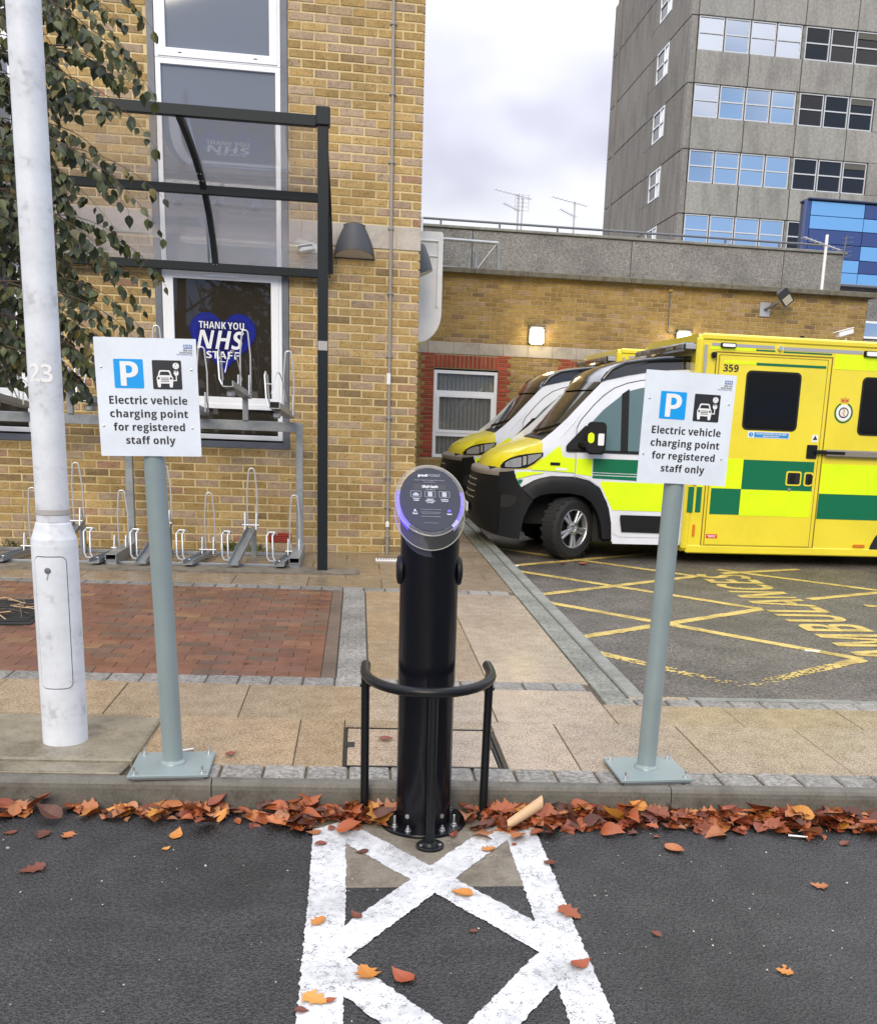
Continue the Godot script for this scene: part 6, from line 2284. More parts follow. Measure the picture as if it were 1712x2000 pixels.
# a band swept across the front: profile [x, y, bulge, half, drop]
func front_band(parent: Node3D, called: String, m: Material, prof: Array, t0 := -1.0, t1 := 1.0, off := 0.0) -> MeshInstance3D:
	var mb := MB.new()
	var rows := []
	for p in prof:
		var r := []
		for k in 25:
			var t := lerpf(t0, t1, k / 24.0)
			r.append(Vector3(p[0] + p[2] * pow(absf(t), 2.9) - off, p[1] - p[4] * t * t + off * 0.5, AZ + t * p[3]))
		rows.append(r)
	mb.sheet(rows)
	return part(mb, called, m, parent)


func decal(parent: Node3D, called: String, m: Material, x0: float, y0: float, x1: float, y1: float, off := 0.003, r := 0.0) -> MeshInstance3D:
	var mb := MB.new()
	mb.xf.origin = Vector3(0, 0, AZ + 1.0)
	if r > 0: mb.prism(rrect(x0, y0, x1, y1, r), -0.004, off)
	else: mb.prism(PackedVector2Array([Vector2(x0, y0), Vector2(x1, y0), Vector2(x1, y1), Vector2(x0, y1)]), -0.004, off)
	return part(mb, called, m, parent)


func wheel(parent: Node3D, at: Vector3, turn: float, side: float) -> void:
	var R := 0.335
	var W := 0.21
	var b := Basis(Vector3.UP, turn) * Basis(Vector3.RIGHT, PI / 2 * side)
	var mb := MB.new()
	mb.xf = Transform3D(b, at)
	mb.lathe([Vector2(0.20, -W / 2 + 0.01), Vector2(0.22, -W / 2), Vector2(0.29, -W / 2), Vector2(0.325, -W / 2 + 0.03), Vector2(R, -W / 2 + 0.06), Vector2(R, W / 2 - 0.06), Vector2(0.325, W / 2 - 0.03), Vector2(0.29, W / 2), Vector2(0.22, W / 2), Vector2(0.205, W / 2 - 0.02)], 44)
	for k in 44:
		var a := TAU * k / 44
		for q in [-0.055, 0.0, 0.055]:
			mb.box(Vector3(cos(a) * (R - 0.002), q + (0.012 if k % 2 else -0.012), sin(a) * (R - 0.002)), Vector3(0.006, 0.046, 0.038), 0.0, Basis(Vector3.UP, -a))
	var w := part(mb, "wheel", M.tyre, parent)
	mb = MB.new()
	mb.xf = Transform3D(b, at)
	mb.lathe([Vector2(0.19, W / 2 - 0.075), Vector2(0.198, W / 2 - 0.02), Vector2(0.205, W / 2 - 0.012), Vector2(0.21, W / 2 - 0.014)], 36)
	for k in 5:
		var a := TAU * k / 5 + 0.25
		for d in [-0.16, 0.16]:
			var ang: float = a + d * 0.9
			var dir := Vector3(cos(ang), 0, sin(ang))
			mb.box(dir * 0.115 + Vector3(0, W / 2 - 0.035, 0), Vector3(0.175, 0.03, 0.032), 0.006, Basis(Vector3.UP, -ang))
	mb.xf = Transform3D(b, at) * Transform3D(Basis(), Vector3.ZERO)
	mb.lathe([Vector2(0.075, W / 2 - 0.05), Vector2(0.07, W / 2 - 0.015), Vector2(0.035, W / 2 - 0.01), Vector2(0.03, W / 2 - 0.025), Vector2(0.0, W / 2 - 0.025)], 20)
	part(mb, "rim", M.rim_alloy, w)
	mb = MB.new()
	mb.xf = Transform3D(b, at)
	mb.lathe([Vector2(0.19, W / 2 - 0.08), Vector2(0.0, W / 2 - 0.08)], 24)
	part(mb, "brake_disc", M.amb_black, w)
	for k in 5:
		var a := TAU * k / 5
		mb = MB.new()
		mb.xf = Transform3D(b, at)
		mb.tube([Vector3(cos(a) * 0.053, W / 2 - 0.02, sin(a) * 0.053), Vector3(cos(a) * 0.053, W / 2 + 0.004, sin(a) * 0.053)], 0.011, 6)
		part(mb, "wheel_nut", M.weed, w)


func make_ambulance(label: String) -> Node3D:
	var t := thing("ambulance", label, "ambulance", Vector3(3.5, -0.10, AZ), "ambulances parked in the bay")
	# cab shell
	var side := [[1.62, 0.80, 0.90], [1.70, 0.66, 0.96], [1.83, 0.74, 1.09], [1.90, 0.765, 1.16], [2.01, 0.79, 1.25], [2.15, 0.79, 1.38], [2.26, 0.79, 1.50], [2.42, 0.755, 1.67], [2.54, 0.68, 1.795], [2.63, 0.53, 1.83], [2.68, 0.36, 1.845], [2.70, 0.11, 1.85], [2.96, 0.11, 1.90], [3.50, 0.11, 1.96]]
	cab_panel(t, "cab_side", M.amb_white, side, 0.0, 14, true)
	# dark inner shell, wheel wells and underside
	var mb := MB.new()
	mb.box(Vector3(3.0, 0.85, AZ), Vector3(0.95, 1.5, 1.5))
	mb.box(Vector3(2.35, 0.75, AZ), Vector3(0.6, 0.7, 1.1))
	mb.box(Vector3(1.75, 0.55, AZ), Vector3(0.7, 0.6, 1.2))
	mb.box(Vector3(5.2, 0.17, AZ), Vector3(3.6, 0.2, 1.4))
	mb.box(Vector3(3.0, 0.25, AZ), Vector3(0.75, 0.3, 1.6))
	part(mb, "chassis", M.hollow_dark, t)
	# bumper
	var bump := front_band(t, "bumper", M.amb_black, [[1.56, 0.11, 0.10, 0.74, 0.0], [1.42, 0.125, 0.10, 0.755, 0.0], [1.32, 0.17, 0.16, 0.765, 0.0], [1.265, 0.24, 0.215, 0.77, 0.0], [1.24, 0.33, 0.24, 0.77, 0.0], [1.232, 0.45, 0.25, 0.77, 0.0], [1.25, 0.6, 0.245, 0.77, 0.0], [1.28, 0.74, 0.235, 0.77, 0.0], [1.305, 0.80, 0.225, 0.77, 0.0]])
	cab_panel(bump, "bumper_corner", M.amb_black, [[1.475, 0.15, 0.80], [1.52, 0.13, 0.83], [1.62, 0.115, 0.83], [1.67, 0.11, 0.68], [1.70, 0.11, 0.655], [1.735, 0.33, 0.635], [1.79, 0.47, 0.60], [1.85, 0.56, 0.572]], 0.012, 10, true)
	front_band(t, "grille_lip", M.amb_lip, [[1.278, 0.765, 0.24, 0.772, 0.0], [1.276, 0.795, 0.24, 0.774, 0.0], [1.29, 0.825, 0.24, 0.774, 0.0], [1.36, 0.845, 0.23, 0.78, 0.0]])
	cab_panel(t, "grille_lip", M.amb_lip, [[1.49, 0.805, 0.845], [1.62, 0.828, 0.85]], 0.022, 2)
	# grille bars and number plate
	for i in 4:
		mb = MB.new()
		var y := 0.50 + 0.065 * i
		var pts := []
		for k in 13:
			var s := lerpf(-0.42, 0.42, k / 12.0)
			pts.append(Vector3(1.225 + 0.012 * i + 0.25 * pow(absf(s), 2.4), y, AZ + s * 0.80))
		mb.tube(pts, 0.009, 6)
		part(mb, "grille_bar", M.amb_chrome if i % 2 else M.amb_lip, t)
	mb = MB.new()
	mb.box(Vector3(1.205, 0.385, AZ), Vector3(0.02, 0.10, 0.47), 0.004)
	part(mb, "number_plate", M.sticker_white, t)
	cab_panel(bump, "air_intake", M.hollow_dark, [[1.50, 0.44, 0.56], [1.54, 0.43, 0.575], [1.62, 0.46, 0.57], [1.66, 0.52, 0.56]], 0.016, 4)
	# bonnet, screen, roof fairing
	var bon := [[1.36, 0.845, 0.23, 0.79, 0.0], [1.38, 0.895, 0.22, 0.80, 0.01], [1.42, 0.95, 0.20, 0.80, 0.025], [1.51, 1.015, 0.17, 0.81, 0.035], [1.66, 1.075, 0.13, 0.83, 0.035], [1.82, 1.125, 0.10, 0.85, 0.03], [1.92, 1.165, 0.09, 0.86, 0.02]]
	front_band(t, "bonnet", M.amb_bonnet, bon)
	cab_panel(t, "wing", M.amb_bonnet, [[1.56, 0.845, 0.93], [1.64, 0.845, 1.02], [1.74, 0.85, 1.075], [1.83, 0.86, 1.10], [1.90, 0.86, 1.14]], 0.006, 5, true)
	front_band(t, "cowl", M.amb_black, [[1.90, 1.165, 0.10, 0.84, 0.015], [1.99, 1.205, 0.10, 0.84, 0.01]])
	front_band(t, "windscreen", M.amb_screen, [[1.965, 1.195, 0.10, 0.82, 0.0], [2.10, 1.355, 0.10, 0.81, 0.0], [2.25, 1.54, 0.09, 0.79, 0.0], [2.43, 1.765, 0.08, 0.77, 0.0]])
	front_band(t, "screen_pillar", M.amb_white, [[1.99, 1.185, 0.10, 0.885, 0.0], [2.13, 1.345, 0.10, 0.865, 0.0], [2.28, 1.53, 0.09, 0.83, 0.0], [2.46, 1.755, 0.08, 0.79, 0.0]], -1.0, 1.0, 0.0)
	front_band(t, "sun_strip", M.amb_screen, [[2.36, 1.69, 0.085, 0.78, 0.0], [2.43, 1.772, 0.08, 0.775, 0.0]], -1, 1, 0.006)
	front_band(t, "roof_fairing", M.amb_glossblack, [[2.42, 1.765, 0.085, 0.785, 0.0], [2.47, 1.84, 0.09, 0.785, 0.02], [2.58, 1.93, 0.10, 0.78, 0.04], [2.74, 2.0, 0.10, 0.78, 0.05], [3.0, 2.065, 0.06, 0.80, 0.06], [3.50, 2.11, 0.0, 0.84, 0.06]])
	cab_panel(t, "roof_fairing_side", M.amb_glossblack, [[2.50, 1.77, 1.80], [2.56, 1.795, 1.88], [2.66, 1.82, 1.94], [2.80, 1.855, 1.985], [3.0, 1.895, 2.02], [3.24, 1.93, 2.04], [3.50, 1.95, 2.06]], 0.01, 4, true)
	mb = MB.new()
	var fl := []
	for q in [[2.53, 1.80], [2.62, 1.905], [2.76, 1.975], [2.95, 2.01], [3.2, 2.045], [3.48, 2.06]]: fl.append(Vector3(q[0], q[1], AZ + cab_half(q[0], q[1]) + 0.004))
	mb.tube(fl, 0.022, 8)
	part(mb, "fairing_edge", M.amb_glossblack, t)
	# wiper
	mb = MB.new()
	mb.tube([Vector3(1.955, 1.235, AZ + 0.05), Vector3(1.99, 1.265, AZ + 0.4), Vector3(2.09, 1.325, AZ + 0.78)], 0.016, 6)
	part(mb, "wiper", M.amb_black, t)
	# headlight
	var hl := cab_panel(t, "headlight", M.amb_black, [[1.485, 0.848, 0.875], [1.52, 0.846, 0.92], [1.58, 0.848, 0.96], [1.66, 0.852, 0.99], [1.74, 0.862, 1.008], [1.82, 0.91, 1.02], [1.91, 0.995, 1.03]], 0.012, 4)
	cab_panel(hl, "lamp_glass", M.amb_headlamp, [[1.53, 0.862, 0.905], [1.58, 0.862, 0.94], [1.65, 0.866, 0.965], [1.69, 0.875, 0.97]], 0.018, 4)
	cab_panel(hl, "reflector", M.amb_chrome, [[1.705, 0.885, 0.98], [1.74, 0.90, 0.985]], 0.018, 3)
	cab_panel(hl, "indicator", M.amb_headlamp, [[1.755, 0.895, 0.995], [1.82, 0.935, 1.005], [1.89, 0.992, 1.018]], 0.018, 3)
	# wheel arch moulding: a ring of short stations
	mb = MB.new()
	var outer := [[1.70, 0.655], [1.83, 0.74], [2.01, 0.79], [2.26, 0.79], [2.42, 0.755], [2.54, 0.68], [2.63, 0.53], [2.68, 0.36], [2.70, 0.14]]
	var inner := [[1.82, 0.54], [1.90, 0.585], [2.02, 0.61], [2.22, 0.615], [2.36, 0.59], [2.45, 0.53], [2.52, 0.43], [2.57, 0.30], [2.595, 0.14]]
	var ro := []
	var ri := []
	var rz := []
	for i in outer.size():
		ro.append(Vector3(outer[i][0], outer[i][1], AZ + cab_half(outer[i][0], outer[i][1]) + 0.004))
		ri.append(Vector3(inner[i][0], inner[i][1], AZ + 0.925))
		rz.append(Vector3(inner[i][0], inner[i][1], AZ + 0.62))
	ro.reverse(); ri.reverse(); rz.reverse()
	var mo := []
	for i in ro.size(): mo.append(ro[i].lerp(ri[i], 0.35) + Vector3(0, 0, 0.028))
	mb.sheet([ri, mo, ro])
	mb.sheet([rz, ri])
	part(mb, "arch_moulding", M.amb_black, t)
	# doors and glass
	var dg := cab_panel(t, "cab_door", M.amb_white, [[2.262, 0.80, 1.30], [2.30, 0.80, 1.37], [2.42, 0.765, 1.52], [2.54, 0.69, 1.635], [2.65, 0.47, 1.715], [2.71, 0.20, 1.745], [2.79, 0.165, 1.775], [2.95, 0.165, 1.81], [3.38, 0.165, 1.85]], 0.007, 12)
	cab_panel(dg, "door_glass", M.cab_glass, [[2.30, 1.07, 1.24], [2.43, 1.07, 1.37], [2.54, 1.07, 1.49], [2.70, 1.07, 1.62], [2.745, 1.07, 1.66]], 0.012, 8)
	cab_panel(dg, "door_glass", M.cab_glass, [[2.80, 1.07, 1.69], [2.94, 1.07, 1.73], [3.30, 1.07, 1.78]], 0.012, 8)
	cab_panel(dg, "glass_seal", M.amb_black, [[2.735, 1.05, 1.66], [2.815, 1.05, 1.715]], 0.014, 8)
	cab_panel(dg, "glass_seal", M.amb_black, [[2.17, 1.045, 1.075], [3.30, 1.045, 1.075]], 0.014, 2)
	cab_panel(dg, "mirror_triangle", M.amb_black, [[2.15, 1.05, 1.10], [2.17, 1.05, 1.13], [2.35, 1.05, 1.32], [2.37, 1.05, 1.32]], 0.014, 6)
	cab_panel(dg, "door_handle", M.amb_black, [[3.12, 0.93, 0.99], [3.32, 0.93, 0.99]], 0.03, 2)
	mb = MB.new()
	mb.tube([Vector3(2.30, 1.12, AZ + 0.9), Vector3(2.36, 1.14, AZ + 1.04)], 0.03, 8)
	mb.xf = Transform3D(Basis(Vector3.UP, -0.25), Vector3(2.43, 1.20, AZ + 1.07))
	mb.prism(rrect(-0.10, -0.165, 0.10, 0.165, 0.05, 5), -0.06, 0.05)
	mb.prism(rrect(-0.085, -0.15, 0.085, 0.15, 0.05, 5), 0.05, 0.075)
	var mir := part(mb, "mirror", M.amb_black, t)
	mb = MB.new()
	mb.xf = Transform3D(Basis(Vector3.UP, -0.25), Vector3(2.43, 1.20, AZ + 1.07))
	mb.prism(rrect(0.02, -0.07, 0.082, 0.05, 0.012, 3), 0.07, 0.079)
	part(mb, "mirror_lamp", M.amb_lens, mir)
	mb = MB.new()
	mb.xf = Transform3D(Basis(Vector3.UP, -0.25), Vector3(2.43, 1.20, AZ + 1.07))
	mb.prism(rrect(-0.085, -0.05, -0.02, 0.055, 0.032, 4), 0.07, 0.078)
	part(mb, "mirror_dot", M.amb_fluo, mir)
	# reflective patches on cab
	cab_panel(t, "livery_yellow", M.amb_fluo, [[1.80, 0.845, 0.865], [1.90, 0.845, 0.955], [2.06, 0.84, 1.09], [2.09, 0.838, 1.10], [2.115, 0.835, 1.01], [2.14, 0.835, 0.985], [2.256, 0.83, 0.98]], 0.011, 5)
	cab_panel(dg, "livery_yellow", M.amb_fluo, [[2.27, 0.82, 0.98], [2.44, 0.80, 0.98]], 0.011, 4)
	cab_panel(t, "livery_yellow", M.amb_fluo, [[1.645, 0.745, 0.81], [1.72, 0.765, 0.825], [1.83, 0.80, 0.825], [1.92, 0.815, 0.826]], 0.011, 3)
	cab_panel(t, "livery_green", M.amb_green, [[1.665, 0.705, 0.735], [1.675, 0.675, 0.738], [1.71, 0.725, 0.742]], 0.011, 2)
	cab_panel(dg, "livery_green", M.amb_green, [[2.45, 0.845, 0.985], [3.36, 0.835, 0.985]], 0.011, 3)
	cab_panel(dg, "livery_green", M.amb_green, [[2.45, 0.82, 0.836], [3.36, 0.81, 0.826]], 0.011, 1)
	cab_panel(dg, "livery_green", M.amb_green, [[2.45, 0.78, 0.81], [3.36, 0.755, 0.80]], 0.011, 1)
	cab_panel(dg, "livery_yellow", M.amb_fluo, [[2.545, 0.715, 0.75], [2.62, 0.575, 0.75], [2.69, 0.45, 0.748], [3.36, 0.445, 0.745]], 0.011, 5)
	cab_panel(dg, "side_moulding", M.amb_black, [[2.775, 0.36, 0.40], [2.80, 0.22, 0.402], [3.36, 0.215, 0.40]], 0.022, 3)
	cab_panel(t, "sill", M.amb_white, [[2.71, 0.09, 0.155], [3.46, 0.09, 0.155]], 0.012, 3)
	cab_panel(t, "badge", M.amb_black, [[1.99, 0.90, 0.932], [2.095, 0.90, 0.932]], 0.016, 1)
	cab_panel(t, "sticker", M.sticker_white, [[2.05, 0.852, 0.875], [2.17, 0.852, 0.875]], 0.014, 1)
	cab_panel(t, "door_seam", M.amb_grey, [[2.2565, 0.64, 1.30], [2.2625, 0.64, 1.30]], 0.012, 10)
	mb = MB.new()
	var seam := []
	for q in [[2.26, 1.10], [2.262, 1.29], [2.30, 1.37], [2.43, 1.525], [2.54, 1.635], [2.65, 1.715], [2.79, 1.772], [2.95, 1.81], [3.38, 1.852]]: seam.append(Vector3(q[0], q[1], AZ + cab_half(q[0], q[1]) + 0.006))
	mb.tube(seam, 0.005, 5)
	part(mb, "door_seam", M.amb_black, t)
	# box body
	mb = MB.new()
	mb.xf.origin = Vector3(0, 0, AZ)
	var sec := rrect(-1.0, 0.03, 1.0, 2.30, 0.07, 5)
	mb.xf = Transform3D(Basis(Vector3(0, 0, 1), Vector3(0, 1, 0), Vector3(-1, 0, 0)), Vector3(0, 0, AZ))
	mb.prism(sec, -7.0, -3.47)
	var box := part(mb, "box_body", M.amb_yellow, t)
	mb = MB.new()
	for q in [[Vector3(3.50, 1.16, AZ + 0.965), Vector3(0.09, 2.24, 0.09), 0.035], [Vector3(3.50, 1.16, AZ - 0.965), Vector3(0.09, 2.24, 0.09), 0.035], [Vector3(5.3, 2.27, AZ + 0.985), Vector3(3.6, 0.075, 0.06), 0.02], [Vector3(5.25, 0.065, AZ + 0.985), Vector3(3.5, 0.09, 0.05), 0.012]]:
		mb = MB.new()
		mb.box(q[0], q[1], q[2])
		part(mb, "corner_profile", M.amb_yellow, box)
	decal(t, "reflective_strip", M.amb_grey, 3.53, 0.75, 3.56, 2.19, 0.017)
	decal(t, "reflective_strip", M.amb_grey, 3.61, 2.18, 4.29, 2.212)
	decal(t, "reflective_strip", M.amb_grey, 4.39, 2.172, 5.27, 2.208)
	decal(t, "livery_yellow", M.amb_fluo, 3.60, 2.148, 4.085, 2.178)
	decal(t, "livery_green", M.amb_green, 4.09, 2.152, 4.30, 2.168)
	decal(t, "livery_green", M.amb_green, 4.39, 2.148, 4.93, 2.164)
	decal(t, "livery_yellow", M.amb_fluo, 4.97, 2.01, 6.9, 2.16)
	# side door as a raised leaf with seams
	var door := decal(t, "side_door", M.amb_yellow, 3.705, 0.12, 4.89, 2.09, 0.010, 0.012)
	for q in [[3.66, 0.10, 3.672, 2.13], [4.935, 0.10, 4.947, 2.13], [3.672, 2.118, 4.935, 2.13], [3.672, 0.10, 4.935, 0.11], [3.696, 0.115, 3.702, 2.095], [4.894, 0.115, 4.90, 2.095], [3.702, 2.094, 4.894, 2.10]]:
		decal(t, "door_seam", M.amb_seam, q[0], q[1], q[2], q[3], 0.0035)
	decal(door, "livery_yellow", M.amb_fluo, 3.75, 2.012, 4.10, 2.042, 0.013)
	decal(door, "livery_green", M.amb_green, 4.105, 2.008, 4.875, 2.034, 0.013)
	decal(door, "window_seal", M.hollow_dark, 4.005, 1.345, 4.615, 1.955, 0.014, 0.055)
	decal(door, "door_window", M.amb_glass, 4.025, 1.365, 4.595, 1.935, 0.017, 0.045)
	decal(door, "livery_yellow", M.amb_fluo, 3.73, 0.725, 4.06, 1.04, 0.013)
	decal(door, "livery_green", M.amb_green, 4.062, 0.722, 4.86, 1.035, 0.013)
	decal(door, "livery_green", M.amb_green, 3.73, 0.447, 4.06, 0.722, 0.013)
	decal(door, "livery_yellow", M.amb_fluo, 4.062, 0.440, 4.86, 0.719, 0.013)
	decal(t, "livery_yellow", M.amb_fluo, 4.952, 0.70, 6.9, 1.02)
	decal(t, "livery_green", M.amb_green, 4.952, 0.425, 6.9, 0.698)
	decal(t, "livery_green", M.amb_green, 3.48, 0.46, 3.54, 0.73, 0.018)
	decal(t, "livery_green", M.amb_green, 3.572, 0.46, 3.632, 0.73)
	decal(t, "livery_yellow", M.amb_fluo, 3.572, 0.732, 3.632, 1.04)
	words("359", 0.165, 0.072, M.sign_black, door, Transform3D(Basis(), Vector3(3.83, 1.967, AZ + 1.0135)), true, "number", 0.002, true)
	# latches
	for q in [[4.55, 0.775, 4.725, 0.93], [4.755, 0.775, 4.858, 0.925]]:
		var la := decal(door, "latch", M.amb_yellow, q[0], q[1], q[2], q[3], 0.020, 0.025)
		decal(la, "latch_recess", M.hollow_dark, q[0] + 0.016, q[1] + 0.016, q[2] - 0.016, q[3] - 0.016, 0.022, 0.018)
		decal(la, "latch_handle", M.amb_black, q[0] + 0.05, q[1] + 0.03, q[0] + 0.095, q[3] - 0.03, 0.028)
	decal(door, "lock", M.amb_chrome, 4.585, 0.715, 4.62, 0.75, 0.02, 0.017)
	decal(door, "blue_notice", M.sticker_white, 4.08, 1.265, 4.54, 1.332, 0.013)
	decal(door, "blue_notice", M.sticker_blue, 4.15, 1.272, 4.535, 1.325, 0.014)
	decal(door, "blue_notice", M.sticker_blue, 4.09, 1.275, 4.14, 1.324, 0.014, 0.024)
	words("PATIENT ASSESSMENT IN PROGRESS", 0.34, 0.016, M.sticker_white, door, Transform3D(Basis(), Vector3(4.34, 1.310, AZ + 1.015)), true, "lettering", 0.001, true)
	words("KNOCK AND WAIT", 0.18, 0.014, M.sticker_white, door, Transform3D(Basis(), Vector3(4.34, 1.286, AZ + 1.015)), true, "lettering", 0.001, true)
	words("!", 0.006, 0.034, M.sticker_white, door, Transform3D(Basis(), Vector3(4.115, 1.30, AZ + 1.015)), true, "lettering", 0.001, true)
	decal(door, "warning_label", M.sticker_white, 4.80, 1.245, 4.87, 1.32, 0.013)
	mb = MB.new()
	mb.xf.origin = Vector3(0, 0, AZ + 1.0)
	mb.prism(PackedVector2Array([Vector2(4.808, 1.268), Vector2(4.862, 1.268), Vector2(4.835, 1.314)]), 0.010, 0.0145)
	part(mb, "warning_label", M.sign_black, door)
	decal(t, "handle_plate", M.amb_black, 4.755, 1.07, 4.87, 1.215, 0.022, 0.012)
	mb = MB.new()
	mb.box(Vector3(4.90, 1.145, AZ + 1.035), Vector3(0.13, 0.04, 0.05), 0.01)
	part(mb, "hinge_arm", M.amb_black, t)
	mb = MB.new()
	mb.box(Vector3(5.9, 1.135, AZ + 1.03), Vector3(1.88, 0.075, 0.06), 0.012)
	part(mb, "door_rail", M.amb_lip, t)
	mb = MB.new()
	mb.box(Vector3(5.06, 1.14, AZ + 1.063), Vector3(0.22, 0.03, 0.012), 0.004)
	part(mb, "rail_slot", M.amb_black, t)
	decal(t, "window_seal", M.hollow_dark, 5.305, 1.335, 6.3, 1.945, 0.006, 0.055)
	decal(t, "side_window", M.amb_glass, 5.325, 1.355, 6.28, 1.925, 0.009, 0.045)
	# crest: ring, wreath, crown
	var crest := Node3D.new()
	crest.name = "crest"
	t.add_child(crest)
	mb = MB.new()
	mb.xf.origin = Vector3(5.13, 1.565, AZ + 1.0)
	mb.prism(rrect(-0.085, -0.085, 0.085, 0.085, 0.084, 8), -0.002, 0.003)
	part(mb, "ring", M.sticker_white, crest)
	mb = MB.new()
	for k in 26:
		var a := -PI / 2 + (k - 12.5) / 26.0 * TAU * 0.86
		mb.xf = Transform3D(Basis(Vector3.BACK, a + 0.5 * signf(k - 12.5)), Vector3(5.13 + cos(a) * 0.095, 1.565 + sin(a) * 0.10, AZ + 1.0))
		mb.prism(PackedVector2Array([Vector2(-0.010, 0.0), Vector2(0.0, -0.014), Vector2(0.012, 0.0), Vector2(0.0, 0.016)]), 0.0, 0.004)
	part(mb, "wreath", M.amb_green, crest)
	mb = MB.new()
	mb.xf.origin = Vector3(5.13, 1.565, AZ + 1.0)
	mb.prism(rrect(-0.056, -0.056, 0.056, 0.056, 0.055, 8), 0.002, 0.0045)
	part(mb, "disc", M.sign_black, crest)
	mb = MB.new()
	mb.xf.origin = Vector3(5.13, 1.565, AZ + 1.0)
	mb.prism(rrect(-0.043, -0.043, 0.043, 0.043, 0.042, 8), 0.0045, 0.006)
	part(mb, "disc", M.sticker_white, crest)
	mb = MB.new()
	mb.xf = Transform3D()
	var sn := []
	for k in 15: sn.append(Vector3(5.13 + sin(k * 0.75) * 0.012, 1.53 + k * 0.0052, AZ + 1.007))
	mb.tube(sn, 0.0035, 5)
	mb.tube([Vector3(5.13, 1.525, AZ + 1.0065), Vector3(5.13, 1.61, AZ + 1.0065)], 0.0025, 5)
	for k in 6:
		var a := TAU * k / 6
		mb.tube([Vector3(5.13 + cos(a) * 0.014, 1.566 + sin(a) * 0.014, AZ + 1.0062), Vector3(5.13 + cos(a) * 0.036, 1.566 + sin(a) * 0.036, AZ + 1.0062)], 0.002, 4)
	part(mb, "serpent_staff", M.crown_gold, crest)
	mb = MB.new()
	mb.xf.origin = Vector3(5.13, 1.565, AZ + 1.0)
	mb.prism(PackedVector2Array([Vector2(-0.04, 0.105), Vector2(0.04, 0.105), Vector2(0.052, 0.145), Vector2(0.03, 0.155), Vector2(0.012, 0.14), Vector2(0.006, 0.165), Vector2(-0.006, 0.165), Vector2(-0.012, 0.14), Vector2(-0.03, 0.155), Vector2(-0.052, 0.145)]), 0.0, 0.004)
	part(mb, "crown", M.crown_gold, crest)
	mb = MB.new()
	mb.xf.origin = Vector3(5.13, 1.565, AZ + 1.0)
	mb.prism(rrect(-0.034, 0.117, -0.008, 0.136, 0.008, 3), 0.004, 0.0055); mb.prism(rrect(0.008, 0.117, 0.034, 0.136, 0.008, 3), 0.004, 0.0055)
	part(mb, "crown_cap", M.sticker_red, crest)
	# lamps, small fittings
	var lamp := decal(t, "side_lamp", M.amb_black, 3.70, 2.168, 3.86, 2.218, 0.03, 0.012)
	decal(lamp, "lens", M.amb_lens, 3.712, 2.177, 3.848, 2.209, 0.04, 0.008)
	lamp = decal(t, "side_lamp", M.amb_black, 5.28, 2.15, 5.62, 2.21, 0.03, 0.012)
	decal(lamp, "lens", M.amb_lens, 5.30, 2.158, 5.60, 2.202, 0.045, 0.01)
	mb = MB.new()
	mb.tube([Vector3(4.345, 2.19, AZ + 1.0), Vector3(4.345, 2.19, AZ + 1.03)], 0.024, 12)
	part(mb, "round_lamp", M.amb_chrome, t)
	mb = MB.new()
	mb.box(Vector3(3.63, 2.09, AZ + 1.03), Vector3(0.05, 0.06, 0.07), 0.015)
	part(mb, "side_camera", M.amb_black, t)
	decal(t, "marker_lamp", M.amb_orange, 3.56, 0.20, 3.585, 0.33, 0.014, 0.012)
	decal(t, "marker_lamp", M.amb_orange, 5.41, 0.125, 5.55, 0.155, 0.014, 0.014)
	decal(door, "maker_label", M.sticker_red, 3.715, 0.188, 3.84, 0.232, 0.013)
	words("'WAS'", 0.098, 0.026, M.sticker_white, door, Transform3D(Basis(), Vector3(3.778, 0.21, AZ + 1.014)), true, "lettering", 0.001, true)
	# light bar across the front of the roof
	mb = MB.new()
	mb.box(Vector3(3.40, 2.165, AZ), Vector3(0.15, 0.085, 1.9), 0.02)
	var bar := part(mb, "light_bar", M.amb_glossblack, t)
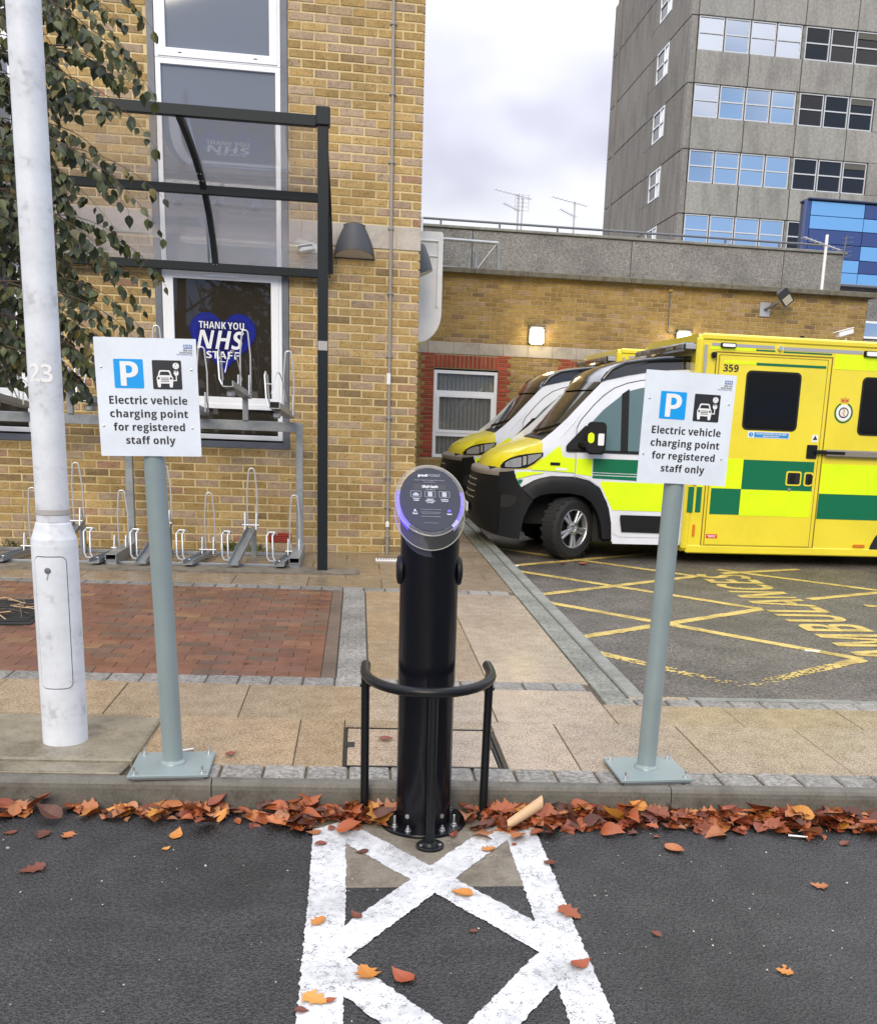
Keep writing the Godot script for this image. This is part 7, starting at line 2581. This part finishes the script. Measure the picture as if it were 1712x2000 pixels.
	for z in [-0.8, -0.45, 0.45, 0.82]:
		mb = MB.new()
		mb.box(Vector3(3.335, 2.168, AZ + z), Vector3(0.04, 0.055, 0.22), 0.008)
		part(mb, "lens", M.amb_lip, bar)
	mb = MB.new()
	mb.box(Vector3(3.40, 2.168, AZ + 0.953), Vector3(0.11, 0.055, 0.02), 0.006)
	part(mb, "lens", M.amb_grey, bar)
	mb = MB.new()
	mb.tube([Vector3(4.8, 2.30, AZ + 0.5), Vector3(4.8, 2.37, AZ + 0.5)], 0.025, 8)
	part(mb, "roof_aerial", M.amb_black, t)
	# rear wheel arch
	mb = MB.new()
	mb.xf.origin = Vector3(0, 0, AZ + 1.0)
	var arc := PackedVector2Array()
	for k in 13: arc.append(Vector2(6.05 + 0.45 * cos(PI * k / 12.0), 0.03 + 0.42 * sin(PI * k / 12.0)))
	mb.prism(arc, -0.2, 0.006)
	part(mb, "rear_arch", M.hollow_dark, t)
	var R := 0.236
	wheel(t, Vector3(2.24, R, AZ + 0.80), 0.62, 1.0)
	wheel(t, Vector3(2.24, R, AZ - 0.80), 0.62, -1.0)
	wheel(t, Vector3(6.05, R, AZ + 0.86), 0.0, 1.0)
	wheel(t, Vector3(6.05, R, AZ - 0.86), 0.0, -1.0)
	return t


func _ready() -> void:
	rng.seed = 2024
	make_materials()
	make_view()
	make_ground()
	make_paint()
	rng.seed = 77
	make_brick_block()
	make_rear_range()
	make_tower()
	make_blue_block()
	make_facade_fittings()
	make_shelter()
	make_racks()
	make_tree()
	var a := make_ambulance("nearer yellow ambulance with 359 on its side and green checks, parked behind the right sign")
	var b: Node3D = a.duplicate()
	b.name = numbered("ambulance")
	add_child(b)
	b.position = a.position + Vector3(-0.10, 0.0, -2.95)
	b.set_meta("label", "farther yellow ambulance mostly hidden behind the nearer one, beside the rear window")
	make_lamp_post()
	make_sign("left white parking sign on a grey post beside the lamp post", Vector3(-0.712, 0.008, -3.875), 0.026, 0.0, 0.0, 0.03)
	make_sign("right white parking sign on a grey post in front of the ambulance", Vector3(1.184, 0.008, -3.77), -0.021, 0.0, 0.014, 0.03, 1.380)
	make_charger()
	make_leaf_litter()
